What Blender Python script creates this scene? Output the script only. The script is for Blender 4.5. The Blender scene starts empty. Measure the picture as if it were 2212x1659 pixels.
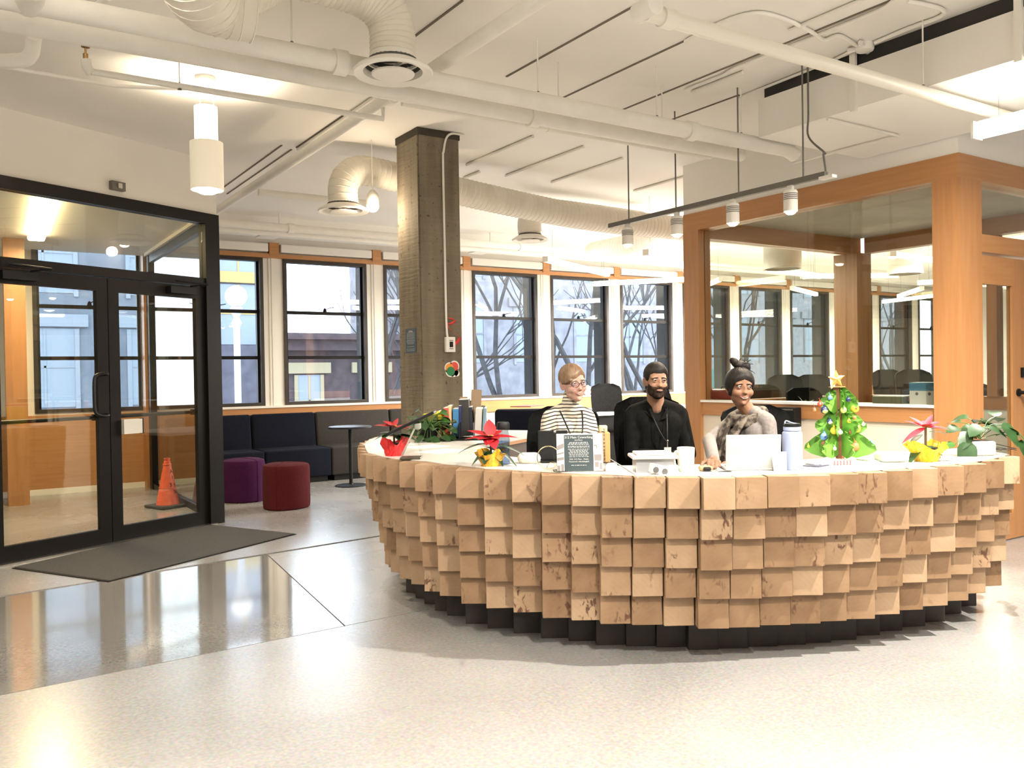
import bpy, bmesh, math, random
import numpy as np
from mathutils import Vector, Matrix
random.seed(7)
PI = math.pi
sc = bpy.context.scene
COL = sc.collection
# ------------------------------------------------------------------ camera
FPX, CX, CY, H = 1850.0, 1106.0, 829.5, 1.33
YAW = math.atan2(1206, 1850.0); PIT = -math.atan2(22.0, 1850.0); ROL = 0.016
CF = Vector((math.sin(YAW)*math.cos(PIT), math.cos(YAW)*math.cos(PIT), math.sin(PIT)))
R0 = Vector((math.cos(YAW), -math.sin(YAW), 0)); U0 = R0.cross(CF)
CR = R0*math.cos(ROL) - U0*math.sin(ROL); CU = U0*math.cos(ROL) + R0*math.sin(ROL)
CC = Vector((0, 0, H))
cam = bpy.data.cameras.new('camera'); co = bpy.data.objects.new('camera', cam); COL.objects.link(co)
cam.sensor_width = 36; cam.lens = 36*FPX/2212; cam.clip_start = 0.05; cam.clip_end = 200
co.matrix_world = Matrix(((CR.x, CU.x, -CF.x, 0), (CR.y, CU.y, -CF.y, 0), (CR.z, CU.z, -CF.z, H), (0, 0, 0, 1)))
sc.camera = co
sc.view_settings.view_transform = 'Standard'; sc.view_settings.look = 'None'
sc.view_settings.gamma = 1.0; sc.view_settings.use_curve_mapping = False
sc.view_settings.exposure = 0.30
sc.cycles.max_bounces = 7; sc.cycles.diffuse_bounces = 4; sc.cycles.glossy_bounces = 4
sc.cycles.transparent_max_bounces = 14; sc.cycles.caustics_reflective = False; sc.cycles.caustics_refractive = False
sc.cycles.sample_clamp_indirect = 4.0
# a photographed point on a known real plane (floor, wall, counter) as a world point
def ray(x, y): return CF + CR*((x-CX)/FPX) - CU*((y-CY)/FPX)
def atZ(x, y, z): r = ray(x, y); return CC + r*((z-H)/r.z)
def atY(x, y, v): r = ray(x, y); return CC + r*(v/r.y)
def atX(x, y, v): r = ray(x, y); return CC + r*(v/r.x)
def atD(x, y, d): return CC + ray(x, y)*d
FH = Vector((CF.x, CF.y, 0)).normalized()
ROT_CAM = math.atan2(R0.y, R0.x)          # rotation that turns local -Y towards the viewer
# ------------------------------------------------------------------ world and lights
w = bpy.data.worlds.new('sky'); sc.world = w; w.use_nodes = True
nt = w.node_tree; bg = nt.nodes['Background']
bg.inputs[0].default_value = (0.80, 0.89, 1.0, 1); bg.inputs[1].default_value = 5.5

def area(name, loc, sx, sy, power, col=(1, .93, .84), rot=(0, 0, 0)):
    l = bpy.data.lights.new(name, 'AREA'); l.shape = 'RECTANGLE'; l.size = sx; l.size_y = sy
    l.energy = power; l.color = col
    o = bpy.data.objects.new(name, l); o.location = loc; o.rotation_euler = rot; COL.objects.link(o)
    return o
def spot(name, loc, tgt, power, ang=60, col=(1, .84, .62), blend=.5, r=.03):
    l = bpy.data.lights.new(name, 'SPOT'); l.energy = power; l.spot_size = math.radians(ang); l.spot_blend = blend
    l.color = col; l.shadow_soft_size = r
    o = bpy.data.objects.new(name, l); o.location = loc; COL.objects.link(o)
    o.rotation_euler = (Vector(tgt)-Vector(loc)).to_track_quat('-Z', 'Y').to_euler()
    return o
def point(name, loc, power, col=(1, .82, .6), r=.05):
    l = bpy.data.lights.new(name, 'POINT'); l.energy = power; l.color = col; l.shadow_soft_size = r
    o = bpy.data.objects.new(name, l); o.location = loc; COL.objects.link(o)
    return o
# ------------------------------------------------------------------ materials
MATS = {}
def mat(name, col=(.8, .8, .8), rough=.5, metal=0, emit=None, es=1, spec=.5, alpha=1, coat=0, sheen=0):
    if name in MATS: return MATS[name]
    m = bpy.data.materials.new(name); m.use_nodes = True
    b = m.node_tree.nodes['Principled BSDF']
    b.inputs['Base Color'].default_value = (*col, 1); b.inputs['Roughness'].default_value = rough
    b.inputs['Metallic'].default_value = metal; b.inputs['Specular IOR Level'].default_value = spec
    b.inputs['Coat Weight'].default_value = coat; b.inputs['Sheen Weight'].default_value = sheen
    if emit: b.inputs['Emission Color'].default_value = (*emit, 1); b.inputs['Emission Strength'].default_value = es
    MATS[name] = m; return m
def N(m, t, **k):
    n = m.node_tree.nodes.new(t)
    for a, v in k.items(): setattr(n, a, v)
    return n
def L(m, a, b): m.node_tree.links.new(a, b)
def ramp(m, stops):
    r = N(m, 'ShaderNodeValToRGB'); e = r.color_ramp.elements
    while len(e) < len(stops): e.new(.5)
    for i, (p, c) in enumerate(stops): e[i].position = p; e[i].color = (*c, 1) if len(c) == 3 else c
    return r
def noisy(name, c1, c2, scale=5, rough=.6, detail=4, bump=0, stretch=(1, 1, 1), lo=.35, hi=.65, coord='Object', sheen=0, spec=.5, rr=None):
    if name in MATS: return MATS[name]
    m = mat(name, c1, rough, sheen=sheen, spec=spec); b = m.node_tree.nodes['Principled BSDF']
    tc = N(m, 'ShaderNodeTexCoord'); mp = N(m, 'ShaderNodeMapping'); mp.inputs['Scale'].default_value = stretch
    L(m, tc.outputs[coord], mp.inputs[0])
    n = N(m, 'ShaderNodeTexNoise'); n.inputs['Scale'].default_value = scale; n.inputs['Detail'].default_value = detail
    L(m, mp.outputs[0], n.inputs[0])
    r = ramp(m, [(lo, c1), (hi, c2)]); L(m, n.outputs[0], r.inputs[0]); L(m, r.outputs[0], b.inputs['Base Color'])
    if rr:
        mr = N(m, 'ShaderNodeMapRange'); mr.inputs[3].default_value = rr[0]; mr.inputs[4].default_value = rr[1]
        L(m, n.outputs[0], mr.inputs[0]); L(m, mr.outputs[0], b.inputs['Roughness'])
    if bump:
        bp = N(m, 'ShaderNodeBump'); bp.inputs['Strength'].default_value = bump; bp.inputs['Distance'].default_value = .01
        L(m, n.outputs[0], bp.inputs['Height']); L(m, bp.outputs[0], b.inputs['Normal'])
    return m
def glass(name, tint=(.96, .98, .97), refl=1.0, rough=.0):
    if name in MATS: return MATS[name]
    m = bpy.data.materials.new(name); m.use_nodes = True; m.node_tree.nodes.clear()
    o = N(m, 'ShaderNodeOutputMaterial'); mx = N(m, 'ShaderNodeMixShader')
    t = N(m, 'ShaderNodeBsdfTransparent'); t.inputs[0].default_value = (*tint, 1)
    g = N(m, 'ShaderNodeBsdfGlossy'); g.inputs['Roughness'].default_value = rough
    f = N(m, 'ShaderNodeLayerWeight'); f.inputs[0].default_value = .5
    pw = N(m, 'ShaderNodeMath', operation='POWER'); pw.inputs[1].default_value = 5; L(m, f.outputs['Facing'], pw.inputs[0])
    mu = N(m, 'ShaderNodeMath', operation='MULTIPLY_ADD'); mu.inputs[1].default_value = .9*refl; mu.inputs[2].default_value = .05*refl; mu.use_clamp = True
    L(m, pw.outputs[0], mu.inputs[0]); L(m, mu.outputs[0], mx.inputs[0]); L(m, t.outputs[0], mx.inputs[1]); L(m, g.outputs[0], mx.inputs[2])
    L(m, mx.outputs[0], o.inputs[0]); MATS[name] = m; return m

M_CEIL = noisy('ceiling_paint', (.87, .84, .78), (.91, .88, .82), 1.3, .8, 5, bump=.15)
M_WALL = noisy('wall_paint', (.87, .83, .76), (.90, .86, .79), 2, .85)
M_PIPE = noisy('pipe_paint', (.84, .81, .74), (.89, .86, .79), 6, .5)
M_DUCT = noisy('duct_paint', (.76, .71, .61), (.82, .77, .67), 8, .45, bump=.3)
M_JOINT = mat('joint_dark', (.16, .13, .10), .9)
M_BLACKMET = mat('dark_bronze_metal', (.0045, .0038, .003), .42, 0, spec=.22)
M_FRAME = noisy('window_frame_metal', (.020, .014, .010), (.032, .023, .016), 6, .5)
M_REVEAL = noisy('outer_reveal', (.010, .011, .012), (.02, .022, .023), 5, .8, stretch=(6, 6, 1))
M_WOOD = noisy('fir_veneer', (.40, .185, .068), (.46, .22, .085), 3, .38, 5, stretch=(9, 9, .6))
M_WOODH = noisy('fir_veneer_horizontal', (.42, .195, .07), (.48, .23, .088), 3, .38, 5, stretch=(.7, .7, 12))
M_WHITE = mat('white_paint', (.86, .83, .76), .6)
M_WTOP = mat('worktop_laminate', (.86, .83, .77), .22)
M_BLACK = mat('black_plastic', (.005, .005, .005), .5, spec=.25)
M_MESH = noisy('black_mesh_fabric', (.003, .003, .003), (.006, .006, .006), 60, .95, spec=.1)
M_CHROME = mat('steel', (.62, .60, .56), .28, 1)
M_GREYMET = mat('grey_metal', (.17, .16, .14), .45, .6)
M_PAPER = mat('paper', (.88, .87, .84), .7)
M_ACRYL = glass('acrylic', (.93, .95, .94), 1.3)
M_WGLASS = glass('window_glass', (.90, .93, .95), 1.3)
M_RGLASS = glass('office_glass', (.91, .92, .88), 1.3)
M_DGLASS = glass('door_glass', (.90, .92, .90), 1.5)
M_NAVY = noisy('navy_fabric', (.0035, .0045, .010), (.006, .008, .016), 90, .95, spec=.15)
M_CHAR = noisy('charcoal_fabric', (.034, .031, .028), (.046, .043, .040), 90, .95, spec=.15)
def lampmat(name, col, s): return mat(name, (.9, .9, .9), .5, emit=col, es=s)
M_TUBE = lampmat('lamp_diffuser', (1, .93, .82), 13)
M_HOT = lampmat('lamp_bulb', (1, .80, .52), 40)
# end-grain timber: every block gets its own tone, ring centre and amount of dark streaks
def timber_mat():
    m = mat('maple_end_grain', (.6, .4, .2), .55); b = m.node_tree.nodes['Principled BSDF']
    oi = N(m, 'ShaderNodeObjectInfo'); tc = N(m, 'ShaderNodeTexCoord')
    off = N(m, 'ShaderNodeVectorMath', operation='SCALE'); L(m, oi.outputs['Random'], off.inputs['Scale']); off.inputs[0].default_value = (37, 91, 53)
    add = N(m, 'ShaderNodeVectorMath', operation='ADD'); L(m, tc.outputs['Object'], add.inputs[0]); L(m, off.outputs[0], add.inputs[1])
    sep = N(m, 'ShaderNodeSeparateXYZ'); L(m, tc.outputs['Object'], sep.inputs[0])
    # growth rings round a point below the block face
    r1 = N(m, 'ShaderNodeMath', operation='MULTIPLY_ADD'); L(m, oi.outputs['Random'], r1.inputs[0]); r1.inputs[1].default_value = .5; r1.inputs[2].default_value = -.25
    cx = N(m, 'ShaderNodeMath', operation='ADD'); L(m, sep.outputs[0], cx.inputs[0]); L(m, r1.outputs[0], cx.inputs[1])
    cz = N(m, 'ShaderNodeMath', operation='ADD'); L(m, sep.outputs[2], cz.inputs[0]); cz.inputs[1].default_value = .22
    cm = N(m, 'ShaderNodeCombineXYZ'); L(m, cx.outputs[0], cm.inputs[0]); L(m, cz.outputs[0], cm.inputs[2])
    wv = N(m, 'ShaderNodeTexWave', wave_type='RINGS', rings_direction='SPHERICAL'); wv.inputs['Scale'].default_value = 15
    wv.inputs['Distortion'].default_value = 2.5; wv.inputs['Detail'].default_value = 2; wv.inputs['Detail Scale'].default_value = 3; L(m, cm.outputs[0], wv.inputs[0])
    n1 = N(m, 'ShaderNodeTexNoise'); n1.inputs['Scale'].default_value = 7; n1.inputs['Detail'].default_value = 5; L(m, add.outputs[0], n1.inputs[0])
    tone = ramp(m, [(.25, (.19, .108, .052)), (.5, (.305, .19, .105)), (.8, (.44, .305, .19))])
    mixf = N(m, 'ShaderNodeMath', operation='MULTIPLY_ADD'); L(m, oi.outputs['Random'], mixf.inputs[0]); mixf.inputs[1].default_value = .42
    nn = N(m, 'ShaderNodeMath', operation='MULTIPLY_ADD'); L(m, n1.outputs[0], nn.inputs[0]); nn.inputs[1].default_value = .55; nn.inputs[2].default_value = .02
    L(m, nn.outputs[0], mixf.inputs[2]); L(m, mixf.outputs[0], tone.inputs[0])
    rr = N(m, 'ShaderNodeMixRGB', blend_type='MULTIPLY'); rr.inputs[0].default_value = .035; L(m, tone.outputs[0], rr.inputs[1]); L(m, wv.outputs[0], rr.inputs[2])
    # dark mineral streaks and knots
    mp = N(m, 'ShaderNodeMapping'); mp.inputs['Scale'].default_value = (44, 2, 22); mp.inputs['Rotation'].default_value = (0, .6, 0); L(m, add.outputs[0], mp.inputs[0])
    n2 = N(m, 'ShaderNodeTexNoise'); n2.inputs['Scale'].default_value = 1.0; n2.inputs['Detail'].default_value = 2; n2.inputs['Distortion'].default_value = .8; L(m, mp.outputs[0], n2.inputs[0])
    n3 = N(m, 'ShaderNodeTexNoise'); n3.inputs['Scale'].default_value = 6; n3.inputs['Detail'].default_value = 1; L(m, add.outputs[0], n3.inputs[0])
    s1 = N(m, 'ShaderNodeMapRange'); s1.inputs[1].default_value = .53; s1.inputs[2].default_value = .64; L(m, n2.outputs[0], s1.inputs[0])
    s2 = N(m, 'ShaderNodeMapRange'); s2.inputs[1].default_value = .54; s2.inputs[2].default_value = .66; L(m, n3.outputs[0], s2.inputs[0])
    s3 = N(m, 'ShaderNodeMath', operation='MULTIPLY'); L(m, s1.outputs[0], s3.inputs[0]); L(m, s2.outputs[0], s3.inputs[1])
    dk = N(m, 'ShaderNodeMixRGB'); L(m, s3.outputs[0], dk.inputs[0]); L(m, rr.outputs[0], dk.inputs[1]); dk.inputs[2].default_value = (.105, .046, .022, 1)
    L(m, dk.outputs[0], b.inputs['Base Color'])
    return m
M_TIMBER = timber_mat()
M_PLINTH = noisy('stained_plinth_wood', (.012, .009, .007), (.03, .022, .017), 9, .5)
def floor_mat(name, rough, base1, base2):
    m = mat(name, base1, rough, spec=.5); b = m.node_tree.nodes['Principled BSDF']
    tc = N(m, 'ShaderNodeTexCoord')
    n1 = N(m, 'ShaderNodeTexNoise'); n1.inputs['Scale'].default_value = .9; n1.inputs['Detail'].default_value = 7; n1.inputs['Distortion'].default_value = .6; L(m, tc.outputs['Object'], n1.inputs[0])
    n2 = N(m, 'ShaderNodeTexVoronoi'); n2.inputs['Scale'].default_value = 95; L(m, tc.outputs['Object'], n2.inputs[0])
    n3 = N(m, 'ShaderNodeTexNoise'); n3.inputs['Scale'].default_value = 60; n3.inputs['Detail'].default_value = 3; L(m, tc.outputs['Object'], n3.inputs[0])
    r = ramp(m, [(.3, base1), (.7, base2)]); L(m, n1.outputs[0], r.inputs[0])
    sp = ramp(m, [(.35, (.80, .79, .78)), (.62, (1, 1, 1))]); L(m, n3.outputs[0], sp.inputs[0])
    ag = N(m, 'ShaderNodeMixRGB', blend_type='MULTIPLY'); ag.inputs[0].default_value = .85; L(m, r.outputs[0], ag.inputs[1]); L(m, sp.outputs[0], ag.inputs[2])
    vg = N(m, 'ShaderNodeMixRGB', blend_type='MULTIPLY'); vg.inputs[0].default_value = .18; L(m, ag.outputs[0], vg.inputs[1]); L(m, n2.outputs['Color'], vg.inputs[2])
    L(m, vg.outputs[0], b.inputs['Base Color'])
    mr = N(m, 'ShaderNodeMapRange'); mr.inputs[3].default_value = rough*.75; mr.inputs[4].default_value = rough*1.3; L(m, n1.outputs[0], mr.inputs[0]); L(m, mr.outputs[0], b.inputs['Roughness'])
    b.inputs['Coat Weight'].default_value = (1.0 if rough < .15 else .5); b.inputs['Coat Roughness'].default_value = rough*.8
    return m
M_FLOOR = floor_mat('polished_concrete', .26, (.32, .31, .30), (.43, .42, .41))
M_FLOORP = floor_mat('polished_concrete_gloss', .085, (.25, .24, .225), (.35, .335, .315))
M_CONC = None
def concrete():
    m = mat('board_marked_concrete', (.3, .25, .18), .85); b = m.node_tree.nodes['Principled BSDF']
    tc = N(m, 'ShaderNodeTexCoord')
    def nz(sc_, st, d=5):
        mp = N(m, 'ShaderNodeMapping'); mp.inputs['Scale'].default_value = st; L(m, tc.outputs['Object'], mp.inputs[0])
        n = N(m, 'ShaderNodeTexNoise'); n.inputs['Scale'].default_value = sc_; n.inputs['Detail'].default_value = d; L(m, mp.outputs[0], n.inputs[0]); return n
    a = nz(3, (2, 2, .35)); c = nz(4, (1, 1, 14)); d = nz(28, (1, 1, 1), 2)
    r = ramp(m, [(.3, (.125, .10, .066)), (.55, (.205, .17, .118)), (.75, (.27, .23, .165))]); L(m, a.outputs[0], r.inputs[0])
    r2 = ramp(m, [(.45, (.72, .70, .66)), (.6, (1, 1, 1))]); L(m, c.outputs[0], r2.inputs[0])
    m1 = N(m, 'ShaderNodeMixRGB', blend_type='MULTIPLY'); m1.inputs[0].default_value = .28; L(m, r.outputs[0], m1.inputs[1]); L(m, r2.outputs[0], m1.inputs[2])
    r3 = ramp(m, [(.28, (.25, .2, .15)), (.36, (1, 1, 1))]); L(m, d.outputs[0], r3.inputs[0])
    m2 = N(m, 'ShaderNodeMixRGB', blend_type='MULTIPLY'); m2.inputs[0].default_value = .8; L(m, m1.outputs[0], m2.inputs[1]); L(m, r3.outputs[0], m2.inputs[2])
    L(m, m2.outputs[0], b.inputs['Base Color'])
    bp = N(m, 'ShaderNodeBump'); bp.inputs['Strength'].default_value = .5; bp.inputs['Distance'].default_value = .01; L(m, c.outputs[0], bp.inputs['Height']); L(m, bp.outputs[0], b.inputs['Normal'])
    return m
M_CONC = concrete()
# ------------------------------------------------------------------ mesh helpers
def V(*a): return Vector(a)
def nb(): return bmesh.new()
def box(bm, lo, hi, M=None):
    vs = [bm.verts.new((x, y, z)) for z in (lo[2], hi[2]) for y in (lo[1], hi[1]) for x in (lo[0], hi[0])]
    for f in ((0, 2, 3, 1), (4, 5, 7, 6), (0, 1, 5, 4), (2, 6, 7, 3), (0, 4, 6, 2), (1, 3, 7, 5)): bm.faces.new([vs[i] for i in f])
    if M is not None:
        for v in vs: v.co = M @ v.co
    return vs
def bbox(bm, lo, hi, r=.01, seg=2, M=None):
    t = bmesh.new(); box(t, lo, hi); bmesh.ops.bevel(t, geom=t.edges[:], offset=r, segments=seg, affect='EDGES', profile=.5)
    if M is not None: t.transform(M)
    merge(bm, t)
def merge(bm, t):
    me = bpy.data.meshes.new('t'); t.to_mesh(me); bm.from_mesh(me); bpy.data.meshes.remove(me); t.free()
def frames(pts, closed=False):
    out = []; n = len(pts); up = Vector((0, 0, 1)); prev = None
    for i, p in enumerate(pts):
        a = pts[(i-1) % n] if (i > 0 or closed) else pts[0]; b = pts[(i+1) % n] if (i < n-1 or closed) else pts[-1]
        t = (b-a).normalized()
        if prev is None:
            u = up if abs(t.dot(up)) < .95 else Vector((1, 0, 0))
            x = t.cross(u).normalized()
        else:
            x = (prev - t*prev.dot(t)); x = x.normalized() if x.length > 1e-6 else t.orthogonal().normalized()
        prev = x; out.append((p, x, t.cross(x).normalized()))
    return out
def tube(bm, pts, r, n=10, closed=False, caps=True, ry=None):
    pts = [Vector(p) for p in pts]; rs = r if isinstance(r, (list, tuple)) else [r]*len(pts)
    rings = []
    for (p, x, y), rr in zip(frames(pts, closed), rs):
        k = 1 if ry is None else ry
        rings.append([bm.verts.new(p + x*rr*math.cos(2*PI*j/n) + y*rr*k*math.sin(2*PI*j/n)) for j in range(n)])
    m = len(rings)
    for i in range(m if closed else m-1):
        A, B = rings[i], rings[(i+1) % m]
        for j in range(n): bm.faces.new((A[j], A[(j+1) % n], B[(j+1) % n], B[j]))
    if caps and not closed:
        bm.faces.new(list(reversed(rings[0]))); bm.faces.new(rings[-1])
def lathe(bm, prof, n=24, c=(0, 0, 0), M=None):
    rings = []; c = Vector(c)
    for r, z in prof:
        if r < 1e-6: rings.append([bm.verts.new(c+Vector((0, 0, z)))])
        else: rings.append([bm.verts.new(c+Vector((r*math.cos(2*PI*j/n), r*math.sin(2*PI*j/n), z))) for j in range(n)])
    if M is not None:
        for rg in rings:
            for v in rg: v.co = M @ v.co
    for A, B in zip(rings, rings[1:]):
        if len(A) == 1 and len(B) == 1: continue
        for j in range(n):
            if len(A) == 1: bm.faces.new((A[0], B[(j+1) % n], B[j]))
            elif len(B) == 1: bm.faces.new((A[j], A[(j+1) % n], B[0]))
            else: bm.faces.new((A[j], A[(j+1) % n], B[(j+1) % n], B[j]))
def prism(bm, poly, z0, z1, M=None):
    a = [bm.verts.new((p[0], p[1], z0)) for p in poly]; b = [bm.verts.new((p[0], p[1], z1)) for p in poly]; n = len(poly)
    bm.faces.new(list(reversed(a))); bm.faces.new(b)
    for i in range(n): bm.faces.new((a[i], a[(i+1) % n], b[(i+1) % n], b[i]))
    if M is not None:
        for v in a+b: v.co = M @ v.co
def sphere(bm, c, r, n=16, m=10, s=(1, 1, 1)):
    lathe(bm, [(r*math.sin(PI*i/m), -r*math.cos(PI*i/m)) for i in range(m+1)], n, M=Matrix.Translation(c) @ Matrix.Diagonal((*s, 1)))
def arc(c, r, a0, a1, n, ax=(1, 0, 0), ay=(0, 0, 1)):
    ax, ay, c = Vector(ax), Vector(ay), Vector(c)
    return [c + ax*r*math.cos(a0+(a1-a0)*i/n) + ay*r*math.sin(a0+(a1-a0)*i/n) for i in range(n+1)]
def smoothpath(pts, k=6):
    pts = [Vector(p) for p in pts]; out = []
    P = [pts[0]] + pts + [pts[-1]]
    for i in range(1, len(P)-2):
        for j in range(k):
            t = j/k; a, b, c, d = P[i-1], P[i], P[i+1], P[i+2]
            out.append(.5*((2*b)+(c-a)*t+(2*a-5*b+4*c-d)*t*t+(3*b-a-3*c+d)*t**3))
    out.append(pts[-1]); return out
def obj(name, bm, m=None, parent=None, smooth=False, loc=None, rz=0, mats=None):
    me = bpy.data.meshes.new(name)
    if smooth != 'keep':
        bmesh.ops.recalc_face_normals(bm, faces=bm.faces[:])
        for f in bm.faces: f.smooth = bool(smooth)
    bm.to_mesh(me); bm.free()
    if smooth == 'auto' or smooth is True:
        try: me.set_sharp_from_angle(angle=math.radians(38))
        except Exception: pass
    for mm in (mats or ([m] if m else [])): me.materials.append(mm)
    o = bpy.data.objects.new(name, me); COL.objects.link(o)
    if parent is not None: o.parent = parent
    if loc is not None: o.location = loc
    if rz: o.rotation_euler = (0, 0, rz)
    return o
def tag(o, label, cat, group=None, kind=None):
    o['label'] = label; o['category'] = cat
    if group: o['group'] = group
    if kind: o['kind'] = kind
    return o
def thing(name, label, cat, loc=(0, 0, 0), rz=0, group=None):
    o = bpy.data.objects.new(name, None); COL.objects.link(o); o.location = loc; o.rotation_euler = (0, 0, rz)
    o.empty_display_size = .1
    return tag(o, label, cat, group)
def struct(name, bm, m, parent=None, smooth=False):
    o = obj(name, bm, m, parent, smooth)
    if parent is None: o['kind'] = 'structure'
    return o
def sempty(name):
    o = bpy.data.objects.new(name, None); COL.objects.link(o); o['kind'] = 'structure'; return o
def dup(root, loc=None, rz=None, label=None, group=None, scale=None):
    r = root.copy(); COL.objects.link(r)
    if loc is not None: r.location = loc
    if rz is not None: r.rotation_euler = (0, 0, rz)
    if scale: r.scale = scale
    if label: r['label'] = label
    if group: r['group'] = group
    for ch in list(root.children):
        c = ch.copy(); COL.objects.link(c); c.parent = r
        for g in list(ch.children):
            d = g.copy(); COL.objects.link(d); d.parent = c
    return r
def text(body, size, m, parent, M, name='lettering', align='CENTER', ext=.0004):
    cu = bpy.data.curves.new(name, 'FONT'); cu.body = body; cu.size = size; cu.align_x = align; cu.align_y = 'CENTER'; cu.extrude = ext
    cu.resolution_u = 2
    t = bpy.data.objects.new('tmp', cu); COL.objects.link(t)
    dg = bpy.context.evaluated_depsgraph_get(); me = bpy.data.meshes.new_from_object(t.evaluated_get(dg))
    bpy.data.objects.remove(t); me.transform(M); me.materials.clear(); me.materials.append(m)
    o = bpy.data.objects.new(name, me); COL.objects.link(o)
    if parent is not None: o.parent = parent
    return o
def TR(x, y, z): return Matrix.Translation((x, y, z))
def RX(a): return Matrix.Rotation(a, 4, 'X')
def RY(a): return Matrix.Rotation(a, 4, 'Y')
def RZ(a): return Matrix.Rotation(a, 4, 'Z')
# ================================================================== SETTING
CEIL = 3.33; WY = 11.4; TOP = .868
DP0 = V(.26, 7.22, 0); DD = V(.898, .44, 0).normalized(); DN = V(DD.y, -DD.x, 0)   # door wall: point, direction, normal towards the room
def dw(s, off=0, z=0): return DP0 + DD*s + DN*off + V(0, 0, z)
SE = 2.005                                     # where the door wall ends (corner jamb)
CORN = dw(SE)
VX = CORN.x                                    # vestibule side glazing runs at this X
# ---- floor: concrete slabs with sawn joints
fl = sempty('floor')
ja = atZ(0, 1502, 0); jb = atZ(745, 1352, 0); jd = (jb-ja).normalized()       # joint that crosses the foreground
jn = V(-jd.y, jd.x, 0)
def slab(poly, m, z=0.0, name='floor_slab'):
    P = [(p.x, p.y) for p in poly]
    for ax, lim, sg in ((0, -8, 1), (0, 22, -1), (1, -8, 1), (1, WY+.05, -1)):
        Q = []
        for i, a in enumerate(P):
            b = P[(i+1) % len(P)]; ia = (a[ax]-lim)*sg >= 0; ib = (b[ax]-lim)*sg >= 0
            if ia: Q.append(a)
            if ia != ib: t_ = (lim-a[ax])/(b[ax]-a[ax]); Q.append((a[0]+(b[0]-a[0])*t_, a[1]+(b[1]-a[1])*t_))
        P = Q
    bm = nb(); prism(bm, P, -.12, z); return struct(name, bm, m, fl)
g = .004
q1 = jb + (atZ(620, 1262, 0)-jb).normalized()*0
kd = (atZ(590, 1240, 0)-jb).normalized()
A0 = ja - jd*9; A1 = jb
c1 = atZ(575, 1196, 0); c2 = atZ(1000, 1128, 0); cd = (c2-c1).normalized()
slab([A0-jn*12, A0-jn*g, jb+jd*16-jn*g, jb+jd*16-jn*12], M_FLOOR)
far = 14
B = jb + jn*g
E1 = c1 - cd*8; E2 = c1 + cd*16; cn = V(-cd.y, cd.x, 0)
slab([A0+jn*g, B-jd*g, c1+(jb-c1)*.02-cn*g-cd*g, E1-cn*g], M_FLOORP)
slab([B+jd*g, jb+jd*16+jn*g, E2-cn*g, c1+(jb-c1)*.02-cn*g+cd*g], M_FLOOR)
slab([E1+cn*g, E2+cn*g, E2+cn*14, E1+cn*14], M_FLOOR)
bm = nb(); box(bm, (-8, -8, -.2), (22, WY+.3, -.121)); struct('subfloor', bm, M_JOINT, fl)
# ---- ceiling
ce = sempty('ceiling')
bm = nb(); box(bm, (-8, -8, CEIL), (22, WY+.15, CEIL+.2)); struct('ceiling_slab', bm, M_CEIL, ce)
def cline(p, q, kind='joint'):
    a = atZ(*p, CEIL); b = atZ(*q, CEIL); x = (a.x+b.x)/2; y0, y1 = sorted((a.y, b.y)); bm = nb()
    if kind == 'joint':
        box(bm, (x-.007, y0, CEIL-.006), (x+.007, y1, CEIL+.01)); struct('ceiling_joint', bm, M_JOINT, ce)  # dark strip set in for the shadow line of a ceiling groove
    else:
        tube(bm, [(x, y0, CEIL-.014), (x, y1, CEIL-.014)], .013, 10); struct('ceiling_conduit', bm, M_PIPE, ce, True)
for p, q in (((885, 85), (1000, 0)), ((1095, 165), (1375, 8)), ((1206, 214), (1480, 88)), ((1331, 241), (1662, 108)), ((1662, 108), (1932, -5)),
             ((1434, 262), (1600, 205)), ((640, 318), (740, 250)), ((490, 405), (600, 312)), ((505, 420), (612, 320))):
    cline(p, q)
for p, q in (((1000, 352), (1160, 293)), ((1091, 377), (1262, 314)), ((1192, 391), (1344, 339)), ((1379, 411), (1480, 374)), ((1003, 382), (1035, 368)),
             ((650, 320), (800, 205)), ((1700, 60), (2000, -60)), ((1500, 196), (1600, 150))):
    cline(p, q, 'conduit')
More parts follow.
